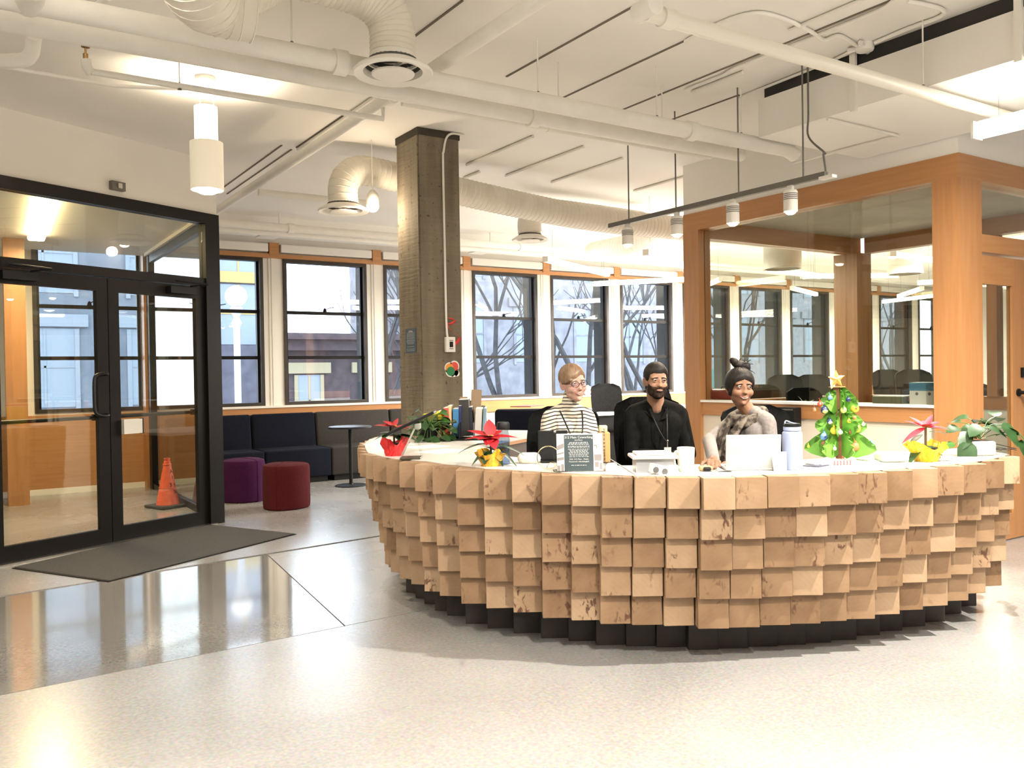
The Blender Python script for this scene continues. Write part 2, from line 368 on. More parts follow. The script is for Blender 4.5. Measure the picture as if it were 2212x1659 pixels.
# ---- back wall with windows
WX0, WP, WW = .785, 1.485, 1.215; SZ, HZ = .955, 2.93
wb = sempty('wall_back')
def wpart(lo, hi, m, name='wall_panel'):
    bm = nb(); box(bm, lo, hi); return struct(name, bm, m, wb)
wpart((-8, WY, HZ), (22, WY+.3, CEIL+.1), M_WALL); wpart((VX, WY, -.05), (22, WY+.3, SZ), M_WALL); wpart((-8, WY, -.05), (VX, WY+.3, SZ), M_WALL)
wpart((-8, WY, SZ), (WX0, WY+.3, HZ), M_WALL)
NW = 14
for k in range(NW):
    x0 = WX0+WP*k; x1 = x0+WW; xn = x0+WP if k < NW-1 else 22
    bm = nb(); box(bm, (x1, WY, SZ), (xn, WY+.10, HZ))
    if k < NW-1:
        box(bm, (x1+.075, WY-.012, SZ+.0), (xn-.075, WY, HZ)); box(bm, (x1+.11, WY-.02, SZ+.0), (xn-.11, WY-.012, HZ))
    struct('pier', bm, M_WHITE, wb)
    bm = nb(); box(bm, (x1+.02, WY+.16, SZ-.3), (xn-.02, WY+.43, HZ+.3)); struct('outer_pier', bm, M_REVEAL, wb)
    wi = sempty('window_%d' % (k+1))
    bm = nb(); f = .045
    for lo, hi in (((x0, WY-.02, SZ), (x0+f, WY+.1, HZ)), ((x1-f, WY-.02, SZ), (x1, WY+.1, HZ)), ((x0+f, WY-.02, SZ), (x1-f, WY+.1, SZ+f)), ((x0+f, WY-.02, HZ-f), (x1-f, WY+.1, HZ))): box(bm, lo, hi)
    struct('window_frame', bm, M_FRAME, wi)
    bm = nb(); i = .045; s = .03
    for lo, hi in (((x0+i, WY+.05, SZ+i), (x0+i+s, WY+.09, HZ-i)), ((x1-i-s, WY+.05, SZ+i), (x1-i, WY+.09, HZ-i))): box(bm, lo, hi)
    struct('sash', bm, M_BLACKMET, wi)
    for z in (1.60, 2.215):
        bm = nb(); box(bm, (x0+i+s, WY+.045, z-.022), (x1-i-s, WY+.095, z+.022)); struct('glazing_bar', bm, M_BLACKMET, wi)
    bm = nb(); xm = (x0+x1)/2
    lathe(bm, [(0, 0), (.028, 0), (.022, .03), (.01, .05), (0, .05)], 10, (xm, WY+.05, 2.237)); tube(bm, [(xm, WY+.03, 2.265), (xm+.05, WY+.02, 2.285), (xm+.12, WY+.01, 2.30)], .006, 6)
    struct('latch', bm, M_BLACK, wi, True)
    bm = nb(); box(bm, (x0+f, WY+.068, SZ+f), (x1-f, WY+.072, HZ-f)); struct('pane', bm, M_WGLASS, wi)
    # roller blind pelmet and bracket
    bm = nb(); bx0 = x0-.05; bx1 = x1+.05
    bbox(bm, (bx0, WY-.11, 3.005), (bx1, WY-.005, 3.115), .012, 2); o = struct('blind_cassette', bm, M_WHITE, wi)
    bm = nb(); box(bm, (x1+.07, WY-.09, 2.96), (xn-.07, WY, 3.13))
    if k < NW-1: struct('bracket', bm, M_WOODH, wb)
    else: bm.free()
bm = nb(); box(bm, (WX0-.05, WY-.075, HZ), (21, WY, HZ+.055)); o = struct('trim_1', bm, M_WOODH)
bm = nb(); box(bm, (VX+.05, WY-.035, .745), (21, WY, .925)); o = struct('trim_2', bm, M_WOODH)
bm = nb(); box(bm, (VX+.05, WY-.05, .925), (21, WY, .955)); o = struct('trim_3', bm, M_WHITE)
# white downstand beam and pipes along the window wall
bm = nb(); box(bm, (VX+.1, 10.55, 3.12), (20, 10.85, CEIL)); struct('ceiling_beam', bm, M_CEIL)
# ---- vestibule behind the doors
ve = sempty('vestibule')
bm = nb(); box(bm, (-1.6, WY-.03, .07), (VX-.02, WY, .93)); struct('plywood_panel', bm, M_WOODH, ve)
bm = nb(); box(bm, (-1.6, WY-.035, .0), (VX-.02, WY-.0, .07)); struct('skirting', bm, M_WHITE, ve)
vc = [dw(-3.2, -.1), dw(SE-.03, -.1), V(VX-.02, WY, 0), V(-3.2, WY, 0)]
bm = nb(); prism(bm, [(p.x, p.y) for p in vc], 2.865, 2.93); struct('vestibule_ceiling', bm, M_CEIL, ve)
a = atZ(48, 1090, 0); bm = nb(); box(bm, (a.x-.13, a.y-.08, 0), (a.x+.07, a.y+.12, 2.865)); struct('timber_post', bm, M_WOOD, ve)
bm = nb(); box(bm, (-3.3, 5.2, 0), (-3.2, WY, CEIL)); struct('vestibule_side', bm, M_WALL, ve)
# side glazing (faces +X)
sg = sempty('window_15')
y0, y1 = CORN.y+.06, WY-.02
def sbar(lo, hi, n='mullion'): bm = nb(); box(bm, lo, hi); struct(n, bm, M_BLACKMET, sg)
sbar((VX-.06, y0, 0), (VX, y0+.06, 2.83)); sbar((VX-.07, y1-.33, 0), (VX+.02, y1-.18, 2.83)); sbar((VX-.06, y0, 2.74), (VX, y1-.2, 2.83)); sbar((VX-.06, y0, 0), (VX, y1-.2, .07))
bm = nb(); box(bm, (VX-.035, y0+.06, .07), (VX-.025, y1-.33, 2.74)); struct('pane', bm, M_DGLASS, sg)
bm = nb(); box(bm, (VX-.10, y1-.18, 0), (VX-.02, y1, 2.9)); struct('timber_stud', bm, M_WOOD, ve)
# ---- left wall above and beside the doors
wl = sempty('wall_left')
def dbox(s0, s1, o0, o1, z0, z1, m, name, par, smooth=False):
    bm = nb(); P = [dw(s0, o0), dw(s1, o0), dw(s1, o1), dw(s0, o1)]; prism(bm, [(p.x, p.y) for p in P], z0, z1)
    o = obj(name, bm, m, par, smooth)
    if par is None: o['kind'] = 'structure'
    return o
dbox(-7, SE, -.09, .0, 2.82, CEIL+.05, M_WALL, 'bulkhead', wl)
dbox(-7, -1.86, -.09, 0, 0, 2.82, M_WALL, 'wall_panel', wl)
bm = nb(); box(bm, (VX-.09, CORN.y+.03, 2.83), (VX-.0, WY, CEIL)); struct('bulkhead_return', bm, M_WALL, wl)
# aluminium storefront frame
sf = sempty('door_frame'); sf['kind'] = 'structure'; sf.name = 'trim_4'
F = M_BLACKMET
dbox(-1.86, SE, -.06, .03, 2.735, 2.83, F, 'head_rail', sf)
dbox(SE-.155, SE, -.06, .03, 0, 2.735, F, 'jamb', sf)
dbox(-1.86, SE-.155, -.06, .02, 2.165, 2.24, F, 'transom', sf)
dbox(-1.86, -1.80, -.06, .03, 0, 2.735, F, 'jamb', sf)
dbox(-1.80, SE-.155, -.025, -.015, 2.24, 2.735, M_DGLASS, 'transom_pane', sf)
dbox(-1.82, SE-.1, -.08, .06, 0, .012, M_CHROME, 'threshold', sf)
# doors: two leaves meeting at s = DM
def s_of(x):   # where a pixel column meets the door wall plane
    r = ray(x, 900); n = DN
    t = (DP0-CC).dot(n)/r.dot(n); p = CC+r*t; return (p-DP0).dot(DD)
DM = s_of(238)
def leaf(name, s0, s1, hinge, bar):
    d = sempty(name); st = .095
    dbox(s0, s0+st, -.045, .0, .012, 2.16, F, 'stile', d); dbox(s1-st, s1, -.045, .0, .012, 2.16, F, 'stile', d)
    dbox(s0+st, s1-st, -.045, .0, 2.05, 2.16, F, 'top_rail', d); dbox(s0+st, s1-st, -.045, .0, .012, .13, F, 'bottom_rail', d)
    dbox(s0+st, s1-st, -.028, -.018, .13, 2.05, M_DGLASS, 'pane', d)
    bm = nb(); tube(bm, [dw(s0+.05, -.05-.05, 1.03), dw(s1-.05, -.05-.05, 1.03)], .016, 8); obj('panic_bar', bm, M_BLACK, d, True)
    for s in (s0+.06, s1-.06):
        dbox(s-.02, s+.02, -.12, -.045, 1.005, 1.055, M_BLACK, 'bar_bracket', d)
    return d
LW = SE-.155-DM
d1 = leaf('door_1', DM-LW, DM-.004, 0, 0); d2 = leaf('door_2', DM+.004, SE-.158, 1, 0)
dbox(-1.80, DM-LW-.005, -.045, 0, 0, 2.16, F, 'sidelight_frame', sf) if DM-LW > -1.7 else None
bm = nb(); s = DM-.05; pts = [dw(s, .0, 1.38)]+[dw(s-o, .07, z) for o, z in ((.05, 1.385), (.10, 1.37), (.125, 1.33), (.13, 1.2), (.125, 1.1), (.10, 1.06), (.05, 1.05))]+[dw(s, 0, 1.05)]
pts = [dw(s, 0, 1.38), dw(s, .05, 1.38), dw(s-.03, .06, 1.385), dw(s-.09, .06, 1.375), dw(s-.12, .06, 1.34), dw(s-.125, .06, 1.2), dw(s-.12, .06, 1.09), dw(s-.09, .06, 1.055), dw(s-.03, .06, 1.045), dw(s, .05, 1.05), dw(s, 0, 1.05)]
tube(bm, smoothpath(pts, 4), .013, 8); obj('pull_handle', bm, M_BLACK, d1, True)
bm = nb(); P = [dw(DM+.10, .0), dw(DM+.27, .0), dw(DM+.27, .035), dw(DM+.10, .035)]; prism(bm, [(p.x, p.y) for p in P], .885, 1.005); o = obj('lock_box', bm, mat('lock_cover', (.62, .60, .55), .5), d2)
dbox(DM+.265, DM+.285, -.002, .03, .88, 1.01, M_BLACK, 'lock_edge', d2)
for d, s in ((d1, DM-LW+.1), (d2, SE-.55)):       # overhead closers
    dbox(s, s+.26, .0, .055, 2.08, 2.14, M_BLACK, 'closer', d)
    bm = nb(); tube(bm, [dw(s+.22, .03, 2.15), dw(s+.30, .16, 2.165), dw(s+.05, .05, 2.19)], .010, 6); obj('closer_arm', bm, M_BLACK, d)
# ---- enclosing walls out of view
for nm, lo, hi in (('wall_front', (-8, -8.1, 0), (22, -8, CEIL)), ('wall_right', (20, -8, 0), (20.1, WY, CEIL)), ('wall_far_left', (-8.1, -8, 0), (-8, WY, CEIL))):
    bm = nb(); box(bm, lo, hi); struct(nm, bm, M_WALL)
# ---- glazed meeting room (orange timber frame)
GX, GY0, GY1, GX1 = 6.0, 3.36, 6.10, 8.62
gr = sempty('wall_middle')
def gb(lo, hi, m=M_WOOD, name='post', par=None): bm = nb(); box(bm, lo, hi); return struct(name, bm, m, par or gr)
gb((GX, GY0, 0), (GX+.16, GY0+.20, 2.68)); gb((GX, GY1-.2, 0), (GX+.16, GY1, 2.68)); gb((GX1-.16, GY1-.2, 0), (GX1+.1, GY1+.1, 2.62)); 
gb((GX, GY0, 2.68), (GX+.16, GY1, 2.85), M_WOODH, 'head_beam'); gb((GX+.16, GY0, 2.68), (GX1+.1, GY0+.16, 2.85), M_WOODH, 'head_beam')
gb((GX+.16, GY1-.14, 2.62), (GX1, GY1, 2.85), M_WOODH, 'head_beam'); gb((GX1-.02, GY0+.16, 2.62), (GX1+.1, GY1-.2, 2.85), M_WOODH, 'head_beam')
for yy0, yy1 in ((GY0+.20, GY1-.2),):
    gb((GX+.02, yy0, .91), (GX+.14, yy1, 1.03), M_WOODH, 'sill_rail'); gb((GX+.0, yy0, 1.03), (GX+.24, yy1, 1.05), M_WHITE, 'sill_board')
    gb((GX+.04, yy0, 0), (GX+.12, yy1, .91), mat('cream_panel', (.72, .64, .52), .7), 'infill_panel')
ym = atX(1747, 700, GX+.08).y
for a0, a1 in ((GY0+.20, ym-.003), (ym+.003, GY1-.2)): gb((GX+.075, a0, 1.05), (GX+.087, a1, 2.68), M_RGLASS, 'pane')
gb((GX+.16, GY1-.10, .9), (GX1-.16, GY1-.02, 1.03), M_WOODH, 'sill_rail'); gb((GX+.16, GY1-.09, 0), (GX1-.16, GY1-.03, .9), M_WALL, 'infill_panel')
gb((GX+.16, GY1-.065, 1.03), (GX1-.16, GY1-.055, 2.62), M_RGLASS, 'pane')
gb((GX1, GY0+.16, .9), (GX1+.08, GY1-.2, 1.03), M_WOODH, 'sill_rail'); gb((GX1+.01, GY0+.16, 0), (GX1+.07, GY1-.2, .9), M_WALL, 'infill_panel')
gb((GX1+.035, GY0+.16, 1.03), (GX1+.045, GY1-.2, 2.62), M_RGLASS, 'pane')
for yy in (4.45,): gb((GX1-.02, yy, 1.03), (GX1+.1, yy+.1, 2.62), M_WOOD, 'post')
# door in the short wall
DX0 = GX+.30
gb((GX+.16, GY0, 0), (DX0, GY0+.1, 2.68), M_WOOD, 'post')
gb((DX0, GY0+.02, 2.17), (GX1, GY0+.14, 2.30), M_WOODH, 'transom'); gb((DX0, GY0+.06, 2.30), (GX1, GY0+.07, 2.70), M_RGLASS, 'transom_pane')
gb((DX0+.95, GY0, 0), (DX0+1.1, GY0+.16, 2.68)); gb((DX0+1.1, GY0+.05, 0), (GX1+.1, GY0+.06, 2.17), M_RGLASS, 'pane')
d3 = sempty('door_3')
gb((DX0+.005, GY0+.04, .01), (DX0+.03, GY0+.085, 2.15), M_WOOD, 'stile', d3)
xg = atY(2188, 800, GY0+.04).x
gb((xg, GY0+.04, .01), (DX0+.94, GY0+.085, 2.15), M_WOOD, 'stile', d3); gb((DX0+.03, GY0+.04, 1.94), (xg, GY0+.085, 2.15), M_WOODH, 'top_rail', d3); gb((DX0+.03, GY0+.04, .01), (xg, GY0+.085, .2), M_WOODH, 'bottom_rail', d3)
gb((DX0+.03, GY0+.058, .2), (xg, GY0+.066, 1.94), M_RGLASS, 'pane', d3)
p = atY(2205, 848, GY0+.02); bm = nb(); lathe(bm, [(0, 0), (.03, 0), (.03, .012), (.015, .014), (.014, .05), (.03, .06), (.032, .085), (.02, .1), (0, .1)], 16, M=TR(p.x, GY0+.04, p.z) @ RX(PI/2)); obj('door_knob', bm, M_BLACK, d3, True)
p = atY(2214, 805, GY0+.02); bm = nb(); box(bm, (p.x-.025, GY0+.025, p.z-.035), (p.x+.03, GY0+.04, p.z+.04)); obj('deadbolt_plate', bm, M_BLACK, d3)
# bulkhead over the meeting room and its ceiling
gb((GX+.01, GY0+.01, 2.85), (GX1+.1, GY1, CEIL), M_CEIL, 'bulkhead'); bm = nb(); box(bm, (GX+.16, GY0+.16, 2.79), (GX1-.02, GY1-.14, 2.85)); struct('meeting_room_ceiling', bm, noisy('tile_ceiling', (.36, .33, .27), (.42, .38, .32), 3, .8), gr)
bm = nb(); box(bm, (GX1+.1, GY0, 2.85), (20, GY0+.12, CEIL)); struct('bulkhead_far', bm, M_WALL, gr)
# ================================================================== RECEPTION DESK of stacked timber ends
tips = [(2202.5,985.4),(2168,992.7),(2130,1000.2),(2082,1005),(2027,1009.4),(1973,1014),(1917,1018.8),(1855,1022),(1793,1024.5),(1726.6,1026.7),(1657,1029),(1588,1031),
        (1516,1030.5),(1443,1030.5),(1371,1030.3),(1300,1030),(1235,1027),(1170,1025),(1105,1021),(1044,1017.3),(984.4,1014),(934.2,1007),(895.5,1003),(861.6,997),(833,992),(804,987),(790,982.7),(776.8,979),
        (774,973),(772.7,966.5),(773.4,960.3),(778,955.5),(786,951),(797,947),(809,943.5),(822,940.5)]
T3 = [atZ(x, y, .865) for x, y in tips]
desk = thing('reception_desk', 'curved reception desk of stacked square timber ends with a black plinth', 'desk')
def phi(i):      # how far each timber is turned from the camera axis, as measured along the curve
    P = [(0, -7), (4, -3), (8, 0), (19, 0), (21, 6), (23, 15), (25, 24), (26, 34), (27, 44), (28, 52), (30, 64), (32, 80), (35, 100)]
    for (a, x), (b, y) in zip(P, P[1:]):
        if a <= i <= b: return math.radians(x+(y-x)*(i-a)/(b-a))
BWID, BH = .1385, .1385
def blockmesh(name, ln, m, seed):
    rnd = random.Random(seed); bm = nb()
    bbox(bm, (-BWID/2, 0, -BH/2), (BWID/2, ln, BH/2), .0022, 1)
    for v in bm.verts:
        if v.co.y < .02: v.co += Vector((rnd.uniform(-.0012, .0012), rnd.uniform(-.0015, .0015), rnd.uniform(-.0008, .0008)))
    bmesh.ops.recalc_face_normals(bm, faces=bm.faces[:])
    me = bpy.data.meshes.new(name); bm.to_mesh(me); bm.free(); me.materials.append(m); return me
TM = [blockmesh('timber_block', .42, M_TIMBER, s) for s in range(6)]
PM = [blockmesh('plinth_block', .30, M_PLINTH, 90+s) for s in range(2)]
rnd = random.Random(4)
def place_block(i, row):
    ph = phi(i); ang = ROT_CAM - ph                     # local -Y is the timber's outward axis
    out = Vector((math.sin(ang), -math.cos(ang), 0)); rt = Vector((math.cos(ang), math.sin(ang), 0))
    tip = T3[i].copy(); tip.z = 0
    side = 1 if i >= 12 else -1                          # tips are left corners on the left part, right corners on the right
    c = tip + rt*side*BWID/2
    if row < 5:
        inset = (.0, .042, .075, .108, .142)[row] + rnd.uniform(-.006, .006)
        if i > 24: inset *= 1.25
        z = .862 - BH/2 - .14*row + rnd.uniform(-.0007, .0007)*(1 if row else 0)
        me = TM[rnd.randrange(6)]; nm = 'timber_block'
    else:
        inset = .35; z = .862-.14*5-.082; me = PM[i % 2]; nm = 'plinth_block'
    if row < 5 and rnd.random() < .0: pass
    o = bpy.data.objects.new(nm, me); COL.objects.link(o); o.parent = desk
    p = c - out*inset; o.location = (p.x, p.y, z); o.rotation_euler = (0, 0, ang + (rnd.uniform(-.006, .006) if row < 5 else 0))
    if row == 5: o.scale = (1.04, 1, .162/BH)
for row in range(6):
    for i in range(len(tips)): place_block(i, row)
# worktop over the timbers, its outer edge follows the stepped ends
outer = []
for i in range(len(tips)):
    ph = phi(i); ang = ROT_CAM-ph; out = Vector((math.sin(ang), -math.cos(ang), 0)); rt = Vector((math.cos(ang), math.sin(ang), 0))
    side = 1 if i >= 12 else -1; tip = T3[i]; ins = .035 if i > 10 else .075
    a = tip - out*ins; b = a + rt*side*(BWID if i < 24 else .04)
    outer += [a, b] if side < 0 else [b, a]
inner = [atZ(x, y, .865) for x, y in ((880, 950), (960, 951), (1020, 953), (1042, 964), (1098, 987), (1166, 993), (1240, 1003), (1300, 1007), (1400, 1007), (1500, 1005), (1600, 1002), (1700, 997), (1790, 990), (1880, 983), (1980, 975), (2090, 968))]
poly = [(p.x, p.y) for p in outer[::2]] + [(p.x, p.y) for p in inner]
bm = nb(); prism(bm, poly, .8625, .868); obj('worktop', bm, M_WTOP, desk)
bm = nb()      # curved back panel under the inner edge
for a, b in zip(inner, inner[1:]):
    d = (b-a).normalized(); n = Vector((-d.y, d.x, 0))*.02
    prism(bm, [(a.x, a.y), (b.x, b.y), (b.x-n.x, b.y-n.y), (a.x-n.x, a.y-n.y)], .0, .862)
obj('back_panel', bm, mat('dark_laminate', (.045, .03, .022), .5), desk)
# ================================================================== CONCRETE COLUMN
cp = V(3.165, 6.19, 0)
bm = nb(); prism(bm, [(cp.x, cp.y), (cp.x+.385, cp.y), (cp.x+.385, cp.y+.40), (cp.x, cp.y+.40)], 0, CEIL)
bmesh.ops.bevel(bm, geom=[e for e in bm.edges if abs(e.verts[0].co.z-e.verts[1].co.z) > 1], offset=.012, segments=2, affect='EDGES')
bmesh.ops.transform(bm, matrix=TR(-cp.x, -cp.y, 0), verts=bm.verts[:])
colm = thing('concrete_column', 'rough board-marked concrete column standing behind the desk', 'column', (cp.x, cp.y, 0))
obj('shaft', bm, M_CONC, colm)
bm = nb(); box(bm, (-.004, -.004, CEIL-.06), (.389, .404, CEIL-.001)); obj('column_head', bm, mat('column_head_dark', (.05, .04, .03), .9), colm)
# items fixed on the column (front face is Y = cp.y; left face X = cp.x)
cy = cp.y
def onF(x, y): return atY(x, y, cy)
pts = [onF(1000, 265), onF(975, 280), onF(962, 300), onF(956, 330), onF(955, 345), onF(958, 500), onF(962, 690), onF(965, 730)]
pts = [V(p.x, cy-.014, min(p.z, CEIL-.015)) for p in pts]
bm = nb(); tube(bm, smoothpath(pts, 5), .0095, 8); tag(obj('conduit', bm, M_PIPE, None, True), 'thin pale conduit running down the concrete column to the thermostat', 'conduit')
p0, p1 = onF(959, 728), onF(980, 761)
th = thing('thermostat', 'white wall thermostat box with black screen on the column', 'thermostat')
bm = nb(); bbox(bm, (p0.x, cy-.035, p1.z), (p1.x, cy-.002, p0.z), .006, 2); obj('casing', bm, M_WHITE, th)
xm = (p0.x+p1.x)/2; zm = (p0.z+p1.z)/2
bm = nb(); box(bm, (xm-.012, cy-.037, zm-.022), (xm+.020, cy-.034, zm+.024)); obj('screen', bm, M_BLACK, th)
for dz in (.034, -.034):
    bm = nb(); box(bm, (xm-.014, cy-.037, zm+dz-.003), (xm+.022, cy-.034, zm+dz+.003)); obj('button', bm, M_GREYMET, th)
pts = [onF(x, y) for x, y in ((966, 688), (975, 690), (980, 693), (972, 700), (965, 698), (969, 712), (978, 720), (990, 728), (988, 737), (981, 745))]
bm = nb(); pp = smoothpath([V(p.x, cy-.02-.012*math.sin(i*1.3), p.z) for i, p in enumerate(pts)], 5)
prev = None
for i, p in enumerate(pp):
    ww = .010+.003*math.sin(i*.5); a = bm.verts.new(p+V(-ww*.9, 0, ww*.6)); b = bm.verts.new(p+V(ww*.9, 0, -ww*.6))
    if prev: bm.faces.new((prev[0], prev[1], b, a))
    prev = (a, b)
o = obj('red_ribbon', bm, mat('red_ribbon', (.62, .03, .03), .4), None, True); o.modifiers.new('s', 'SOLIDIFY').thickness = .001
tag(o, 'curled red ribbon hanging on the conduit above the thermostat', 'ribbon')
# balloon sticker
st = thing('balloon_sticker', 'sticker of three balloons with white outline on the column', 'sticker')
def disc(cx_, cy_, rpx, off, m, name, sq=1.0):
    c = onF(cx_, cy_); r = rpx*(onF(cx_+1, cy_).x-onF(cx_, cy_).x)
    bm = nb(); lathe(bm, [(0, 0), (r, 0), (r, .001), (0, .001)], 28, M=TR(c.x, cy-off, c.z) @ RX(PI/2) @ Matrix.Diagonal((1, sq, 1, 1))); return obj(name, bm, m, st)
W_ = mat('sticker_white', (.8, .78, .72), .5)
for a in ((971, 795, 11), (981, 791, 10.5), (973, 802, 11), (987, 807, 5.5), (980, 803, 10)): disc(*a, .0025, W_, 'outline')
disc(981, 791.5, 8.5, .0035, mat('sticker_red', (.62, .07, .05), .4), 'red_balloon'); disc(970.5, 795, 8.5, .0045, mat('sticker_orange', (.75, .27, .03), .4), 'orange_balloon'); disc(973, 802, 8.7, .0055, mat('sticker_green', (.02, .17, .06), .4), 'green_balloon')
# notice on the left face
nA, nB = atX(876.5, 711, cp.x), atX(900, 762, cp.x)
no = thing('column_notice', 'small dark slate-coloured notice with pale text on the column side', 'sign')
y0, y1 = sorted((nA.y, nB.y)); z0, z1 = sorted((nA.z, nB.z))
M_SLATE = mat('slate_sign', (.028, .045, .052), .5); M_LET = mat('sign_lettering', (.62, .63, .60), .6)
bm = nb(); box(bm, (cp.x-.004, y0, z0), (cp.x-.001, y1, z1)); obj('board', bm, M_SLATE, no)
hh = z1-z0; ww = y1-y0; ml = Matrix.Translation((cp.x-.0045, (y0+y1)/2, 0)) @ Matrix(((0, 0, -1, 0), (-1, 0, 0, 0), (0, 1, 0, 0), (0, 0, 0, 1)))
def lines(n, zt, zb, wfrac, par, M, wd, name='text_line', seed=1):
    r_ = random.Random(seed); bm = nb()
    for i in range(n):
        z = zt+(zb-zt)*i/max(1, n-1); x = -wd*wfrac/2; end = wd*wfrac/2*r_.uniform(.8, 1)
        x = -end
        while x < end:
            l = r_.uniform(.004, .013)*wd/.12; e = min(x+l, end)
            box(bm, (x, z-.0011, 0), (e, z+.0011, .0003)); x = e+.003*wd/.12
    bm.transform(M); o = obj(name, bm, M_LET, par); o['kind'] = 'stuff'; return o
text('312 Main', .020, M_LET, no, ml @ TR(0, z1-.025, 0))
for a, b, n, s in ((.18, .42, 6, 3), (.48, .62, 4, 5), (.74, .76, 1, 8), (.84, .9, 2, 2)): lines(n, z1-hh*a, z1-hh*b, .78, no, ml, ww, seed=s)
# ================================================================== PIPES AND DUCTS
def run(name, label, pts, r, m=M_PIPE, group=None, n=14, couplings=()):
    t = thing(name, label, 'pipe', group=group)
    bm = nb(); tube(bm, pts, r, n); obj('pipe_run', bm, m, t, True)
    for c, d in couplings:
        d = Vector(d).normalized(); bm = nb(); tube(bm, [Vector(c)-d*.035, Vector(c)+d*.035], r*1.25, n); obj('coupling', bm, m, t, True)
    return t
Y1, Y2, PZ = 4.19, 4.46, 2.95
run('large_pipe', 'nearer of two thick cream pipes crossing the whole ceiling, ending in a right-hand elbow', [(-3, Y1, PZ), (5.18, Y1, PZ), (5.26, Y1, PZ-.02), (5.28, Y1, PZ-.03)], .052, n=18, couplings=[((1.7, Y1, PZ), (1, 0, 0)), ((4.2, Y1, PZ), (1, 0, 0))])
run('large_pipe', 'farther of two thick cream pipes crossing the whole ceiling behind the first', [(-3, Y2, PZ), (5.0, Y2, PZ)], .050, n=18, couplings=[((3.1, Y2, PZ), (1, 0, 0)), ((-.3, Y2, PZ), (1, 0, 0))])
x0 = atZ(850, 234, 2.97).x; run('thin_pipe', 'thin cream pipe parallel to the two thick pipes, above the column', [(x0, 4.68, 2.97), (4.9, 4.68, 2.97)], .019, couplings=[((3.4, 4.68, 2.97), (1, 0, 0))])
pa = atZ(942, 145, 3.09); XB = pa.x
run('sprinkler_main', 'long cream pipe running diagonally from the top edge past the round air outlet', [(XB, 1.0, 3.09), (XB, 10.5, 3.09)], .040, n=16, couplings=[((XB, 4.72, 3.09), (0, 1, 0)), ((XB, 4.95, 3.09), (0, 1, 0))])
pb = atZ(1440, 40, 2.915); YB = pb.y
run('white_pipe', 'bright white pipe crossing the upper right ceiling in front of the air duct', [(pb.x-.12, YB, 2.915), (GX+.05, YB, 2.915)], .036, mat('white_pipe_paint', (.86, .82, .72), .4), n=16, couplings=[((pb.x, YB, 2.915), (1, 0, 0))])
bm = nb(); tube(bm, [(pb.x-.12, YB, 2.9), (pb.x-.12, YB, CEIL)], .03, 12); tube(bm, [(pb.x-.12, YB-.06, 2.93), (pb.x-.12, YB+.06, 2.93)], .045, 12); tag(obj('pipe_elbow', bm, M_PIPE, None, True), 'cream pipe fitting where the white pipe turns up into the ceiling', 'pipe fitting')
# sprinkler branch, upper left
sa = atZ(197, 155, 2.98); sb = atZ(720, 235, 2.98); ys = sa.y
t = thing('sprinkler_branch', 'thin pipe with an upright sprinkler head left of the hanging cylinder lamp', 'sprinkler')
bm = nb(); tube(bm, [(sa.x, ys, 2.98), (XB, ys, 2.98), (XB, ys, 3.09)], .018, 10); obj('pipe_run', bm, M_PIPE, t, True)
bm = nb(); tube(bm, [(sa.x, ys, 2.97), (sa.x-.02, ys, 3.0), (sa.x-.025, ys, 3.04)], .026, 10); obj('elbow', bm, M_PIPE, t, True)
bm = nb(); lathe(bm, [(0, 0), (.014, 0), (.014, .03), (.006, .035), (.006, .06), (.022, .065), (.022, .069), (0, .07)], 12, (sa.x-.025, ys, 3.04)); obj('sprinkler_head', bm, mat('brass', (.45, .28, .12), .35, 1), t, True)
# pipe up in the top left corner
e0 = atZ(60, 10, 2.95)
bm = nb(); tube(bm, smoothpath([(e0.x, Y1-.16, 2.95), (e0.x, Y1-.16, 3.12), (e0.x, Y1-.16, CEIL)], 4), .06, 14); tube(bm, [(e0.x, Y1-.18, 2.95), (e0.x, Y1+.02, 2.95)], .06, 14); tag(obj('pipe_riser', bm, M_PIPE, None, True), 'thick pipe bend rising to the ceiling in the top left corner', 'pipe')
q = [atZ(-60, 131, 2.9), atZ(40, 131, 2.9), atZ(66, 118, 2.93), atZ(72, 90, 2.98), atZ(74, 75, 3.0)]
bm = nb(); tube(bm, smoothpath(q, 5), .035, 12); tag(obj('curved_pipe', bm, M_PIPE, None, True), 'curved pipe bend at the far left edge under the two thick pipes', 'pipe')
q = [atZ(150, 5, 3.25), atZ(185, 17, 3.25), atZ(210, 14, 3.25), atZ(232, -8, 3.25)]
bm = nb(); tube(bm, smoothpath(q, 5), .022, 10); tag(obj('flexible_conduit', bm, M_PIPE, None, True), 'small looping conduit at the top edge left of the spiral duct', 'conduit')
q = [atZ(0, 143, 3.2), atZ(250, 186, 3.2), atZ(400, 193, 3.2)]
bm = nb(); tube(bm, q, .012, 8); tag(obj('wall_conduit', bm, M_PIPE, None, True), 'thin conduit along the ceiling above the entrance doors', 'conduit')
